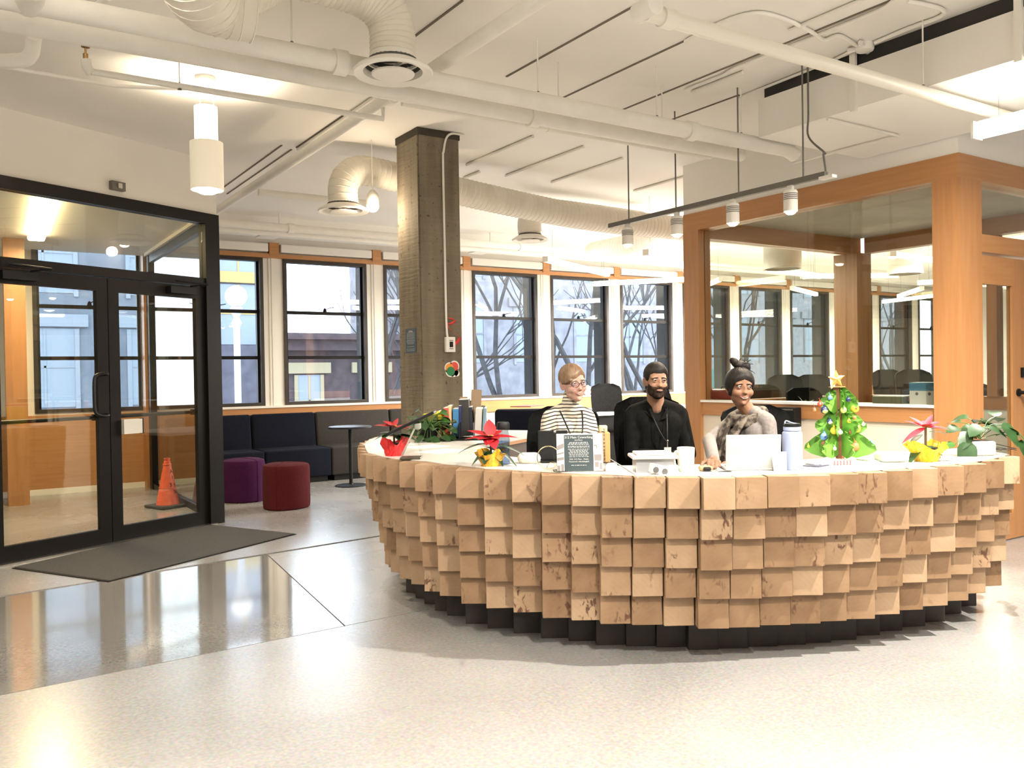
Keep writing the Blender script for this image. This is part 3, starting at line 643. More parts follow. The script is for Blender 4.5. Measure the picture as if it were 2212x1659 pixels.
# hangers
hg = 'threaded rods holding the ceiling pipes'
def rod(x, y, z, lab='thin threaded rod holding a cream ceiling pipe'):
    t = thing('pipe_hanger', lab, 'pipe hanger', (x, y, 0), group=hg)
    bm = nb(); tube(bm, [(0, 0, z), (0, 0, CEIL)], .005, 6); obj('rod', bm, M_PIPE, t)
    bm = nb(); lathe(bm, [(0, -.03), (.012, -.03), (.012, 0), (.006, .01), (0, .01)], 8, (0, 0, z)); obj('nut', bm, M_GREYMET, t)
ORD = ('first', 'second', 'third', 'fourth', 'fifth', 'sixth', 'seventh', 'eighth', 'ninth', 'tenth', 'eleventh', 'twelfth')
for i, x in enumerate((-.4, 1.45, 2.95, 3.9, 4.7)): rod(x, Y1, PZ+.05, 'threaded rod holding the nearer thick ceiling pipe, %s from the left' % ORD[i])
for i, x in enumerate((.35, 3.3, 4.2)): rod(x, Y2, PZ+.05, 'threaded rod holding the farther thick ceiling pipe, %s from the left' % ORD[i])
rod(sa.x+.45, ys, 2.99, 'threaded rod holding the thin sprinkler pipe left of the cylinder lamp')
for x, o_ in ((2.3, 'threaded rod holding the bright white pipe near its left elbow'), (4.72, 'threaded rod holding the bright white pipe just in front of the boxed duct')): rod(x, YB, 2.95, o_)
# spiral ducts with round diffusers
def spiral(name, label, path, r, group=None, ribs=True, pitch=.055):
    t = thing(name, label, 'air duct', group=group); bm = nb(); tube(bm, path, r, 22); obj('duct_skin', bm, M_DUCT, t, True)
    if ribs:
        bm = nb(); acc = 0
        for (p, x, y), (p2, _, _) in zip(frames(path), frames(path)[1:]):
            ln = (p2-p).length
            while acc < ln:
                c = p+(p2-p)*(acc/ln)
                tube(bm, [c+x*math.cos(a)*r*1.004+y*math.sin(a)*r*1.004 for a in [2*PI*j/20 for j in range(20)]], .0035, 4, closed=True)
                acc += pitch
            acc -= ln
        obj('seam_ribs', bm, M_DUCT, t, True)['kind'] = 'stuff'
    return t
def diffuser(c, R, label):
    t = thing('ceiling_diffuser', label, 'air outlet', c); 
    bm = nb(); lathe(bm, [(R*.55, .10), (R*.62, .05), (R*.93, .015), (R, 0), (R*.97, -.012), (R*.74, .0), (R*.70, .03)], 36); obj('bell', bm, M_PIPE, t, True)
    bm = nb(); lathe(bm, [(0, -.022), (R*.52, -.016), (R*.54, -.008), (0, -.004)], 30); obj('plate', bm, M_WALL, t, True)
    bm = nb(); lathe(bm, [(0, .075), (R*.55, .08), (R*.70, .03)], 30); obj('throat', bm, mat('duct_throat', (.06, .055, .05), .8), t, True)
    bm = nb(); box(bm, (-.004, -R*.62, .01), (.004, R*.62, .03)); obj('bar', bm, M_PIPE, t)
    return t
dc = atD(849, 156, 4.38)
diffuser(dc, .205, 'nearest round air outlet, hanging at the end of the spiral duct')
up = [dc+V(0, 0, .09), dc+V(0, 0, .20)]
el = [dc+V(-.03, .0, .28), dc+V(-.10, 0, .35), dc+V(-.22, 0, .385)]
du = smoothpath([dc+V(-.55, -.0, .385), dc+V(-.22, 0, .385), dc+V(-.09, 0, .35), dc+V(-.02, 0, .27), dc+V(0, 0, .19), dc+V(0, 0, .08)], 6)
far_ = atD(470, 0, 3.75)
spiral('spiral_duct', 'cream flexible duct bending down into the nearest round air outlet', smoothpath([far_, far_.lerp(dc+V(-.55, 0, .37), .5), dc+V(-.55, 0, .375), dc+V(-.22, 0, .375), dc+V(-.09, 0, .34), dc+V(-.02, 0, .27), dc+V(0, 0, .19), dc+V(0, 0, .08)], 6), .115, pitch=.028)
e1 = atD(405, -15, 3.55)
spiral('spiral_duct', 'large ribbed spiral duct elbow at the top edge left of centre', smoothpath([far_+V(.15, 0, .0), far_, e1+V(.05, .0, .03), e1+V(-.08, -.25, .10), e1+V(-.10, -.7, .18)], 6), .15, pitch=.05)
d2c = atD(742, 455, 7.3); 
diffuser(d2c, .215, 'dark round air outlet left of the concrete column')
ydu = 6.95
spiral('spiral_duct', 'long cream spiral duct passing behind the concrete column', smoothpath([d2c+V(0, 0, .08), d2c+V(0, 0, .2), d2c+V(.05, 0, .30), d2c+V(.18, 0, .36), d2c+V(.5, 0, .34), V(5.2, d2c.y, 2.92), V(6.6, d2c.y, 2.90), V(7.0, d2c.y+.1, 2.92), V(7.1, d2c.y+.5, 2.92), V(7.1, d2c.y+2, 2.92)], 6), .125, pitch=.05)
d3c = atD(1145, 518, 9.3)
diffuser(d3c, .20, 'small far round air outlet right of the column above the windows')
spiral('spiral_duct', 'short far duct dropping to the small round air outlet', smoothpath([d3c+V(0, 0, .08), d3c+V(0, 0, .2), d3c+V(.1, 0, .3), d3c+V(.4, 0, .34), d3c+V(1.6, 0, .32)], 5), .13, pitch=.06)
d4 = atD(1690, 545, 10.2)
bm = nb(); lathe(bm, [(.2, 0), (.22, 0), (.22, .9), (.2, .9)], 24, (d4.x, d4.y, d4.z-.2)); tag(obj('round_duct', bm, M_WHITE, None, True), 'white vertical round duct seen through the meeting room glass, left of the two', 'air duct')
d5 = atD(1955, 560, 11.5)
bm = nb(); lathe(bm, [(.2, 0), (.22, 0), (.22, .9), (.2, .9)], 24, (d5.x, d5.y, d5.z-.2)); tag(obj('round_duct', bm, M_WHITE, None, True), 'white vertical round duct seen through the meeting room glass, right of the two', 'air duct')
# far pipes along the window wall
run('thin_pipe', 'thin cream pipe high along the window wall behind the column', [(VX+.2, 9.4, 3.0), (12, 9.4, 3.0)], .045, couplings=[((6.3, 9.4, 3.0), (1, 0, 0)), ((3.2, 9.4, 3.0), (1, 0, 0))])
run('thin_pipe', 'thin cream pipe closest to the window wall under the white beam', [(VX+.2, 10.2, 3.06), (14, 10.2, 3.06)], .03)
p = atZ(770, 437, 3.02); run('thin_pipe', 'short horizontal cream pipe beside the bright spotlight left of the column', [(VX+.3, p.y, 3.02), (p.x+.1, p.y, 3.02)], .032)
for i, (x, lab) in enumerate(((575, 'small cream bracket under the window beam, left of the column'), (1030, 'small cream bracket under the window beam, right of the column'))):
    p = atY(x, 505 if i == 0 else 520, 10.5); bm = nb(); box(bm, (p.x-.12, 10.3, 3.05), (p.x+.12, 10.56, 3.07)); box(bm, (p.x+.10, 10.3, 3.05), (p.x+.12, 10.32, CEIL)); tag(obj('beam_bracket', bm, M_PIPE), lab, 'bracket')
# exposed patch in the ceiling
# rectangular air duct under the ceiling, upper right
RXx = 4.80; yr = 4.12
rd = thing('rectangular_duct', 'large boxed air duct hung below the ceiling at upper right', 'air duct')
bm = nb(); box(bm, (RXx, -3, 2.97), (GX, yr, 3.235)); obj('duct_body', bm, M_CEIL, rd)
bm = nb(); box(bm, (RXx+.03, -3, 3.235), (GX, yr-.03, CEIL)); obj('duct_gap_shade', bm, mat('gap_shade_black', (.03, .028, .024), .9), rd)  # solid dark box painted for the shade between duct and ceiling
for yy in (3.35, 2.35, 1.3):
    bm = nb(); box(bm, (RXx-.022, yy-.02, 2.95), (RXx, yy+.02, CEIL-.002)); obj('strap', bm, M_PIPE, rd)
hA = atZ(1787, 254, 2.965); hB = atZ(1932, 292, 2.965)
bm = nb(); tube(bm, [(hA.x, hA.y, 2.955), (hB.x, hA.y, 2.955), (hB.x, hA.y+.9, 2.955)], .010, 8); obj('drain_tube', bm, M_PIPE, rd, True)
# ceiling boxes and conduits at upper right
jb_ = atZ(1868, 105, CEIL-.03)
t = thing('junction_box', 'round cream junction box on the ceiling beside the boxed duct', 'junction box', (jb_.x, jb_.y, CEIL-.045))
bm = nb(); lathe(bm, [(0, 0), (.05, 0), (.055, .01), (.055, .045), (0, .045)], 20); obj('box_body', bm, M_PIPE, t, True)
for a in (.4, 2.0, 3.5):
    bm = nb(); tube(bm, [(.05*math.cos(a), .05*math.sin(a), .022), (.10*math.cos(a), .10*math.sin(a), .022)], .016, 8); obj('connector', bm, M_PIPE, t, True)
q = [atZ(x, y, CEIL-.014) for x, y in ((1480, 90), (1560, 48), (1635, 28), (1700, 43), (1755, 70), (1780, 86), (1812, 77), (1850, 98))]
bm = nb(); tube(bm, smoothpath(q, 5), .012, 8); tag(obj('conduit', bm, M_PIPE, None, True), 'curving conduit on the ceiling behind the bright white pipe', 'conduit')
q = [atZ(x, y, CEIL-.014) for x, y in ((1480, 194), (1560, 163), (1580, 150), (1660, 118), (1800, 62), (1900, 20), (1935, -4))]
bm = nb(); tube(bm, smoothpath(q, 4), .010, 8); tag(obj('conduit', bm, M_PIPE, None, True), 'long thin ceiling conduit above the track light, second from the duct', 'conduit')
q = [atZ(x, y, CEIL-.014) for x, y in ((1594, 212), (1720, 162), (1800, 130), (1845, 108))]
bm = nb(); tube(bm, q, .010, 8); tag(obj('conduit', bm, M_PIPE, None, True), 'ceiling conduit running along the dark gap of the boxed duct', 'conduit')
q = [atZ(x, y, CEIL-.014) for x, y in ((1890, 92), (1960, 62), (2032, 35), (2030, 18), (1960, 2))]
bm = nb(); tube(bm, smoothpath(q, 4), .012, 8); tag(obj('conduit', bm, M_PIPE, None, True), 'hooked ceiling conduit at the top right edge', 'conduit')
# ================================================================== LAMPS
# track light over the desk
XT = 4.69; ta = atX(1785, 377, XT); tb = atX(1317, 488, XT); zt = (ta.z+tb.z)/2
tr = thing('track_light_rail', 'dark suspended lighting track sloping across the view right of the column', 'track light')
bm = nb(); box(bm, (XT-.018, ta.y, zt-.018), (XT+.018, tb.y, zt+.018)); obj('rail', bm, M_GREYMET, tr)
bm = nb(); box(bm, (XT-.025, ta.y-.06, zt-.03), (XT+.025, ta.y+.04, zt-.012)); obj('feed_box', bm, M_WHITE, tr)
for x in (1358, 1460, 1596, 1736):
    yy = atX(x, 430, XT).y; bm = nb(); tube(bm, [(XT, yy, zt), (XT, yy, CEIL)], .006, 6); obj('hanging_rod', bm, M_GREYMET, tr)
yy = atX(1742, 430, XT).y
q = [V(XT+.03, yy, CEIL), V(XT+.03, yy, 3.0), V(XT+.03, yy, 2.85), V(XT+.03, yy-.12, 2.72), V(XT, ta.y+.02, 2.70), V(XT, ta.y, zt)]
bm = nb(); tube(bm, smoothpath(q, 6), .007, 6); obj('cable', bm, M_GREYMET, tr, True)
for i, (x, wd) in enumerate(((1355, 'farthest left'), (1462, 'second from the left'), (1583, 'third from the left'), (1708, 'nearest and rightmost'))):
    yy = atX(x, 460, XT).y
    t = thing('track_spotlight', 'small white cylinder spotlight on the track, %s of four' % wd, 'spotlight', (XT, yy, zt), group='spotlights on the hanging track')
    bm = nb(); lathe(bm, [(0, -.05), (.040, -.05), (.046, -.06), (.046, -.19), (.040, -.19), (.036, -.18)], 20); obj('housing', bm, M_WHITE, t, True)
    bm = nb(); [tube(bm, arc((0, 0, -.075-.012*k), .047, 0, 2*PI*19/20, 19, (1, 0, 0), (0, 1, 0)), .0025, 4, closed=True) for k in range(4)]; obj('cooling_fins', bm, M_GREYMET, t)['kind'] = 'stuff'
    bm = nb(); box(bm, (-.012, -.02, -.055), (.012, .02, -.015)); obj('adapter', bm, M_WHITE, t)
    bm = nb(); lathe(bm, [(0, -.212), (.018, -.209), (.032, -.200), (.036, -.186), (0, -.18)], 18); obj('lens', bm, M_HOT, t, True)
    spot('track_spot', (XT, yy, zt-.225), (XT-.5, yy-.5, 0), 90, 80)
# cylinder pendant upper left
pc = atZ(443, 166, CEIL); pc.z = 0
t = thing('cylinder_pendant', 'white two-tier cylinder lamp hanging from the ceiling at upper left', 'pendant lamp', (pc.x, pc.y, 0))
bm = nb(); lathe(bm, [(.100, 2.58), (.106, 2.58), (.106, 2.895), (.100, 2.895)], 32); obj('lower_cylinder', bm, mat('lamp_shade_white', (.84, .78, .66), .5, emit=(1, .86, .62), es=.25), t, True)
bm = nb(); lathe(bm, [(.070, 2.88), (.074, 2.88), (.074, 3.13), (.070, 3.13)], 32); obj('upper_cylinder', bm, mat('lamp_glow', (.9, .88, .8), .5, emit=(1, .93, .80), es=2.2), t, True)
bm = nb(); lathe(bm, [(0, 3.28), (.06, 3.28), (.065, 3.29), (.065, CEIL), (0, CEIL)], 24); obj('ceiling_canopy', bm, M_PIPE, t, True)
bm = nb(); [tube(bm, [(.055*math.cos(a), .055*math.sin(a), 3.12), (.04*math.cos(a), .04*math.sin(a), 3.29)], .0015, 4) for a in (0, 2.1, 4.2)]; obj('wires', bm, M_GREYMET, t)
bm = nb(); lathe(bm, [(0, 2.552), (.045, 2.558), (.080, 2.575), (.097, 2.60), (.097, 2.62), (0, 2.62)], 24); obj('diffuser', bm, lampmat('pendant_down', (1, .88, .66), 30), t, True)
bm = nb(); lathe(bm, [(0, 3.10), (.068, 3.10), (.068, 3.11), (0, 3.11)], 24); obj('uplight', bm, lampmat('pendant_up', (1, .88, .66), 15), t, True)
spot('pendant_light', (pc.x, pc.y, 2.54), (pc.x, pc.y, 0), 160, 130, blend=.9, r=.09)
spot('pendant_uplight', (pc.x, pc.y, 3.14), (pc.x, pc.y, 4), 170, 168, blend=.9, r=.06)
# bright spot behind the pipes left of the column
p = atD(805, 436, 7.25)
t = thing('spotlight', 'glaring round spotlight just left of the concrete column', 'spotlight', p)
bm = nb(); sphere(bm, (0, 0, -.035), .052, 16, 10); obj('bulb', bm, M_HOT, t, True)
bm = nb(); lathe(bm, [(.05, -.04), (.055, 0), (.05, .06), (.02, .1), (0, .1)], 18); obj('housing', bm, M_WHITE, t, True)
bm = nb(); tube(bm, [(0, 0, .09), (0, 0, CEIL-p.z)], .004, 6); obj('stem', bm, M_PIPE, t)
point('spot_glow', p+V(-.03, -.12, -.13), 10)
# linear pendants (scattered directions)
def linear(c, ln, az, label, power=26, group='linear pendant lamps over the office', r=.034, tilt=0, es=None, ztop=None, upl=0):
    t = thing('linear_pendant', label, 'linear lamp', c, az, group)
    bm = nb(); bbox(bm, (-ln/2, -r, -r), (ln/2, r, r), r*.6, 3); obj('diffuser', bm, M_TUBE, t, True)
    bm = nb()
    for s in (-1, 1): box(bm, (s*ln/2-.008, -r*1.02, -r*1.02), (s*ln/2+.008, r*1.02, r*1.02))
    obj('end_cap', bm, M_WHITE, t)
    for s in (-.4, .4):
        bm = nb(); tube(bm, [(ln*s, 0, r), (ln*s, 0, (ztop or CEIL)-c[2])], .0016, 4); obj('suspension_wire', bm, M_GREYMET, t)
    if power: area('linear_light', (c[0], c[1], c[2]-r-.01), ln*.96, r*1.8, power, rot=(0, 0, az))
    if upl: area('linear_uplight', (c[0], c[1], c[2]+r+.01), ln*.96, r*1.8, upl, rot=(PI, 0, az))  # added upward fill that brightens the ceiling
    return t
ld = random.Random(11)
a_, b_ = atZ(1178, 560, 2.68), atZ(1312, 592, 2.68); c_ = (a_+b_)/2
linear((c_.x, c_.y, 2.68), (b_-a_).length, math.atan2(b_.y-a_.y, b_.x-a_.x), 'glowing linear pendant in front of the window right of the column', 60)
posn = [(7.2, 7.6, .5), (8.3, 9.2, -.9), (9.4, 7.5, .2), (10.2, 9.8, 1.0), (11.3, 8.0, -.5), (12.3, 9.6, .4), (12.7, 6.9, -1.1), (13.8, 8.6, .8), (14.9, 7.4, -.2), (15.6, 9.7, 1.3), (10.4, 6.3, .1), (16.8, 8.0, .6)]
posn.sort(key=lambda q_: (q_[0]*R0.x+q_[1]*R0.y)/(q_[0]*FH.x+q_[1]*FH.y))
for i, (x, y, a) in enumerate(posn):
    linear((x, y, 2.62+.05*(i % 3)), 1.5, a, 'slim glowing linear pendant over the far office, %s from the left' % ORD[i], 210 if i % 2 == 0 else 140)
p = atZ(2110, 285, 2.74)
linear((p.x-.02, p.y-.66, 2.74), 1.3, PI/2, 'broad glowing linear lamp at the right edge above the meeting room corner', 75, 'linear pendant lamps near the entrance', .05, ztop=2.97)
# unseen hall lamps added behind and above the viewer for light and glass reflections
for i, (x, y, a, pw) in enumerate(((-1.2, .6, .3, 30), (1.5, -1.4, .2, 14), (3.9, -1.0, -.5, 14), (.2, 2.6, 1.2, 25), (-3.0, 3.4, 0, 25))):
    linear((x, y, 2.98), 1.8, a, 'slim linear pendant added out of view over the entrance hall, %s one' % ORD[i], pw, 'unseen linear lamps added over the entrance hall', upl=105)
for i, (x, y) in enumerate(((3.95, 1.25), (5.3, .9), (1.5, .6))):  # unseen downlights, angled to cast the overhang shadows on the desk blocks
    t = thing('ceiling_downlight', 'unseen small ceiling downlight over the entrance hall, %s one' % ORD[i], 'spotlight', (x, y, 3.2), group='unseen downlights over the entrance hall')
    bm = nb(); lathe(bm, [(.05, 0), (.055, 0), (.055, .13), (0, .13)], 16); obj('housing', bm, M_WHITE, t, True)
    bm = nb(); lathe(bm, [(0, .01), (.05, .01), (.05, .02), (0, .02)], 16); obj('lens', bm, M_HOT, t, True)
spot('hall_spot', (3.95, 1.25, 3.18), (4.1, 2.0, 0), 850, 120, (1, .93, .82), blend=.6, r=.03)
spot('hall_spot', (5.3, .9, 3.18), (4.8, 1.8, 0), 420, 110, (1, .93, .82), blend=.6, r=.03)
spot('hall_spot', (1.5, .6, 3.18), (2.0, 1.9, 0), 420, 125, (1, .93, .82), blend=.6, r=.03)
# vestibule lamp
pv, pw_ = atZ(102, 432, 2.83), atZ(78, 515, 2.83); cv = (pv+pw_)/2
t = thing('vestibule_lamp', 'warm linear ceiling lamp inside the entrance vestibule', 'linear lamp', (cv.x, cv.y, 2.83), math.atan2(pw_.y-pv.y, pw_.x-pv.x))
ln = (pw_-pv).length
bm = nb(); bbox(bm, (-ln/2, -.08, -.03), (ln/2, .08, .035), .02, 2); obj('diffuser', bm, lampmat('warm_diffuser', (1, .76, .38), 14), t, True)
area('vestibule_light', (cv.x, cv.y, 2.78), ln, .12, 85, (1, .75, .42), rot=(0, 0, math.atan2(pw_.y-pv.y, pw_.x-pv.x)))
# emergency light / sensor on the bulkhead
r = ray(250, 403); tt = (DP0-CC).dot(DN)/r.dot(DN); p = CC+r*tt; s = (p-DP0).dot(DD)
t = thing('wall_sensor', 'small grey sensor box on the white wall above the entrance doors', 'sensor')
dbox(s-.06, s+.06, .0, .045, p.z-.035, p.z+.035, M_GREYMET, 'casing', t); dbox(s-.015, s+.02, .045, .06, p.z-.02, p.z+.02, M_CHROME, 'lens', t)
r = ray(262, 252); tt = (DP0-CC).dot(DN)/r.dot(DN); p = CC+r*tt
bm = nb(); lathe(bm, [(0, 0), (.022, 0), (.02, .03), (0, .035)], 12, M=TR(*p) @ RX(PI/2)); tag(obj('ceiling_sensor', bm, M_WHITE), 'tiny white sensor knob high on the wall above the doors', 'sensor')
# light fittings in the meeting room ceiling
p = atZ(1998, 516, 2.80)
bm = nb(); lathe(bm, [(0, -.012), (.07, -.012), (.08, 0), (0, 0)], 20, (7.9, 4.4, 2.79)); tag(obj('recessed_downlight', bm, lampmat('small_downlight', (1, .9, .7), 6), None, True), 'small recessed downlight in the meeting room ceiling', 'downlight')
area('meeting_light', (7.2, 4.8, 2.76), .6, .6, 10, (1, .9, .75))
# ================================================================== LOUNGE
def sofa_piece(x0, x1, m, label, yb):
    t = thing('sofa_section', label, 'sofa', ((x0+x1)/2, yb, 0), group='modular sofa under the windows'); w2 = (x1-x0)/2-.006
    bm = nb(); bbox(bm, (-w2, -.02, .07), (w2, .58, .43), .025, 3); obj('seat', bm, m, t, True)
    bm = nb(); M = TR(0, .50, .40) @ RX(-.12); bbox(bm, (-w2, 0, .0), (w2, .24, .47), .03, 3, M); obj('backrest', bm, m, t, True)
    bm = nb(); box(bm, (-w2+.04, .02, 0), (w2-.04, .74, .07)); obj('base', bm, M_BLACK, t)
    return t
sy = 10.42
sxs = [atZ(x, 1035, .2) for x in (0,)]
def sx(px): return atY(px, 950, sy).x
xs_ = [1.0+VX-.85, sx(572), sx(715), sx(880), sx(1010)]
sofa_piece(VX+.10, xs_[1], M_NAVY, 'navy sofa section next to the glazed entrance vestibule', sy)
sofa_piece(xs_[1], xs_[2], M_NAVY, 'navy sofa section right behind the two stools', sy)
sofa_piece(xs_[2], xs_[3], M_CHAR, 'grey sofa section behind the small round table', sy)
sofa_piece(xs_[3], xs_[3]+1.6, M_CHAR, 'grey sofa section partly hidden by the concrete column', sy)
def stool(px, py, m, label, rz, h=.445, R=.235):
    p = atZ(px, py, 0); p = p + Vector((p.x, p.y, 0)).normalized()*R*.9
    t = thing('fabric_stool', label, 'stool', (p.x, p.y, 0), rz, 'fabric stools')
    prof = []; bm = nb()
    n = 60; rings = []
    for r_, z in ((.93, .0), (.985, .012), (1, .05), (1, h-.05), (.985, h-.02), (.95, h-.004), (.8, h+.008), (.4, h+.016), (0.001, h+.018)):
        ring = []
        for j in range(n):
            a = 2*PI*j/n; k = 1+.035*math.cos(3*a)
            rr = R*r_*k
            ring.append(bm.verts.new((rr*math.cos(a), rr*math.sin(a), z)))
        rings.append(ring)
    for A, B in zip(rings, rings[1:]):
        for j in range(n): bm.faces.new((A[j], A[(j+1) % n], B[(j+1) % n], B[j]))
    bm.faces.new(list(reversed(rings[0]))); obj('upholstery', bm, m, t, True)
    bm = nb()
    for k in range(3):
        a = 2*PI*k/3; kk = 1+.035*math.cos(3*a); pts = [(R*kk*rr*math.cos(a), R*kk*rr*math.sin(a), z) for rr, z in ((0, h+.019), (.4, h+.017), (.8, h+.009), (.955, h-.004), (.99, h-.02), (1.003, h-.05), (1.003, .05), (.988, .012))]
        tube(bm, pts, .004, 6)
    obj('seam', bm, m, t, True); return t
stool(527, 1087, noisy('purple_fabric', (.034, .005, .030), (.050, .008, .044), 90, .95, spec=.15), 'purple three-sided fabric stool nearest the entrance jamb', -1.2)
stool(618, 1103, noisy('maroon_fabric', (.050, .005, .007), (.072, .008, .011), 90, .95, spec=.15), 'maroon three-sided fabric stool, right and nearer of the two', -2.28)
p = atZ(762, 1050, 0)
t = thing('side_table', 'small round dark-topped pedestal table in front of the grey sofa', 'table', (p.x, p.y+.05, 0))
M_TBLK = mat('table_black', (.012, .014, .022), .28)
bm = nb(); lathe(bm, [(0, .70), (.255, .70), (.262, .708), (.262, .718), (.255, .725), (0, .725)], 40); obj('tabletop', bm, M_TBLK, t, True)
bm = nb(); lathe(bm, [(.022, .01), (.022, .70)], 16); obj('pedestal', bm, M_BLACK, t, True)
bm = nb(); lathe(bm, [(0, 0), (.19, 0), (.192, .006), (.186, .012), (.03, .02), (.024, .03)], 36); obj('foot', bm, M_BLACK, t, True)
# entrance mat and cone
mp = [atZ(30, 1228, 0), atZ(236, 1257, 0), atZ(637, 1155, 0), atZ(440, 1134, 0)]
bm = nb(); prism(bm, [(p.x, p.y) for p in mp], .001, .011); bmesh.ops.bevel(bm, geom=bm.edges[:], offset=.003, segments=1, affect='EDGES')
M_MAT = noisy('mat_pile', (.026, .024, .022), (.042, .040, .037), 120, .95, bump=.6)
t = thing('entrance_mat', 'long dark grey entrance mat lying in front of the glass doors', 'mat'); obj('pile', bm, M_MAT, t)
bm = nb(); prism(bm, [(p.x, p.y) for p in [m_ + (m_-sum(mp, V(0, 0, 0))/4).normalized()*.012 for m_ in mp]], .0008, .006); obj('rubber_edge', bm, M_BLACK, t)
cp_ = atZ(363, 1095, 0)
t = thing('traffic_cone', 'orange-red traffic cone with handwritten letters inside the vestibule', 'traffic cone', (cp_.x, cp_.y, 0), .35)
M_CONE = noisy('cone_plastic', (.70, .11, .045), (.78, .15, .07), 14, .5)
bm = nb(); lathe(bm, [(.118, .03), (.112, .05), (.034, .46), (.034, .475), (.026, .478), (.026, .50), (.030, .50), (.030, .51), (.022, .51)], 32); obj('cone_body', bm, M_CONE, t, True)
bm = nb(); bbox(bm, (-.17, -.17, 0), (.17, .17, .032), .012, 2); obj('rubber_base', bm, mat('cone_rubber', (.03, .026, .02), .8), t, True)
bm = nb(); lathe(bm, [(.0858, .20), (.0878, .205), (.0855, .21)], 32); lathe(bm, [(.042, .44), (.044, .445), (.041, .45)], 32); obj('moulded_ring', bm, M_CONE, t, True)
M_INK = mat('marker_ink', (.10, .015, .02), .7)
def conemark(s, z, az, size=.055):
    r_ = .118-.084*(z-.03)/.43+.0015; sl = math.atan2(.084, .43)
    M = RZ(az) @ TR(0, -r_, z) @ RX(PI/2-sl)
    text(s, size, M_INK, t, M, 'marker_letter')
conemark('A', .37, .25); conemark('1', .31, .30); conemark('3', .235, -.12, .06); conemark('A', .235, .5, .05); conemark('N', .16, .42, .06)
# ================================================================== OFFICE CHAIRS
def office_chair(loc, rz, label, seat=.50, top=1.14, group=None, w=.46, arms=True):
    t = thing('office_chair', label, 'chair', loc, rz, group)
    # local: the sitter faces -Y
    bm = nb(); hb = top-(seat+.08); n = 12; rings = []
    prof = []
    for j in range(15):
        v = j/14; z = seat+.08+hb*v; hw = w/2*(.80+.20*math.sin(PI*min(1, v*1.25+.05)*.62))
        if v > .86: hw *= math.sqrt(max(.05, 1-((v-.86)/.16)**2))*.97+.03
        prof.append((hw, z, .23+.05*math.sin(PI*v)*-1+.07*v))
    for th_ in (0, 1):
        rr = []
        for hw, z, y in prof:
            row = []
            for i in range(n+1):
                u = -1+2*i/n; row.append(bm.verts.new((hw*u, y-.045*(u*u)+.03*th_, z)))
            rr.append(row)
        rings.append(rr)
    for th_ in (0, 1):
        for a, b in zip(rings[th_], rings[th_][1:]):
            for i in range(n): bm.faces.new((a[i], a[i+1], b[i+1], b[i]))
    A, B = rings
    for a, b in ((A[0], B[0]), (A[-1], B[-1])):
        for i in range(n): bm.faces.new((a[i], a[i+1], b[i+1], b[i]))
    for k in range(14):
        for i in (0, n): bm.faces.new((A[k][i], A[k+1][i], B[k+1][i], B[k][i]))
    obj('backrest', bm, M_MESH, t, True)
    bm = nb(); bbox(bm, (-w/2-.01, -.25, seat-.05), (w/2+.01, .22, seat+.02), .03, 3); obj('seat', bm, M_MESH, t, True)
    bm = nb(); tube(bm, smoothpath([(0, .1, seat-.06), (0, .27, seat-.04), (0, .30, seat+.12), (0, .30, seat+.38)], 4), .022, 8); obj('back_spine', bm, M_BLACK, t, True)
    if arms:
        for s in (-1, 1):
            bm = nb(); tube(bm, smoothpath([(s*.2, 0, seat-.04), (s*.30, 0, seat-.02), (s*.31, 0, seat+.08), (s*.31, -.0, seat+.18)], 4), .015, 8); bbox(bm, (s*.31-.04, -.15, seat+.18), (s*.31+.04, .12, seat+.205), .012, 2); obj('armrest', bm, M_BLACK, t, True)
    bm = nb(); lathe(bm, [(.035, .09), (.035, .2), (.022, .2), (.022, seat-.05)], 12); obj('gas_lift', bm, M_BLACK, t, True)
    for k in range(5):
        a = 2*PI*k/5+.3; bm = nb(); tube(bm, [(.03*math.cos(a), .03*math.sin(a), .11), (.30*math.cos(a), .30*math.sin(a), .075)], [.026, .016], 8); lg = obj('base_leg', bm, M_BLACK, t, True)
        bm = nb(); lathe(bm, [(0, -.012), (.028, -.012), (.028, .012), (0, .012)], 12, M=TR(.30*math.cos(a), .30*math.sin(a), .029) @ RZ(a) @ RX(PI/2)); obj('caster', bm, M_BLACK, lg, True)
    return t
CH = office_chair((0, 0, 0), 0, 'x')
def chair_at(px, pyTop, d, label, rz=0, top=1.14, group='black office chairs', first=[True]):
    p = atD(px, pyTop, d); s = p.z/1.14
    if first[0]: o = CH; first[0] = False; o.location = (p.x, p.y, 0); o.rotation_euler = (0, 0, ROT_CAM+rz); o['label'] = label; o['group'] = group
    else: o = dup(CH, (p.x, p.y, 0), ROT_CAM+rz, label, group)
    s = max(.85, min(1.18, s)); o.scale = (min(1.05, s), min(1.05, s), s); return o
chair_at(1316, 829, 12.6, 'black mesh office chair behind the far cluttered desk', .1)
chair_at(1462, 823, 9.6, 'black mesh office chair half hidden behind the bearded man', .9)
chair_at(1668, 831, 9.9, 'low black chair seen through glass just right of the smiling woman with the scarf', .2)
chair_at(1712, 809, 11.2, 'taller black chair seen through glass left of the glass joint', .1)
chair_at(1765, 809, 12.2, 'black chair seen through glass right of the glass joint, behind the paper tree', -.1)
chair_at(1772, 838, 8.6, 'black chair close behind the paper tree, seen through glass', .4)
chair_at(1936, 798, 12.4, 'left of two tall black chairs seen through glass above the blue and white box', .1)
chair_at(1988, 798, 11.2, 'right of two tall black chairs seen through glass above the blue and white box', -.1)
chair_at(2150, 830, 9.5, 'dark chair seen through the glass of the timber door', .3)
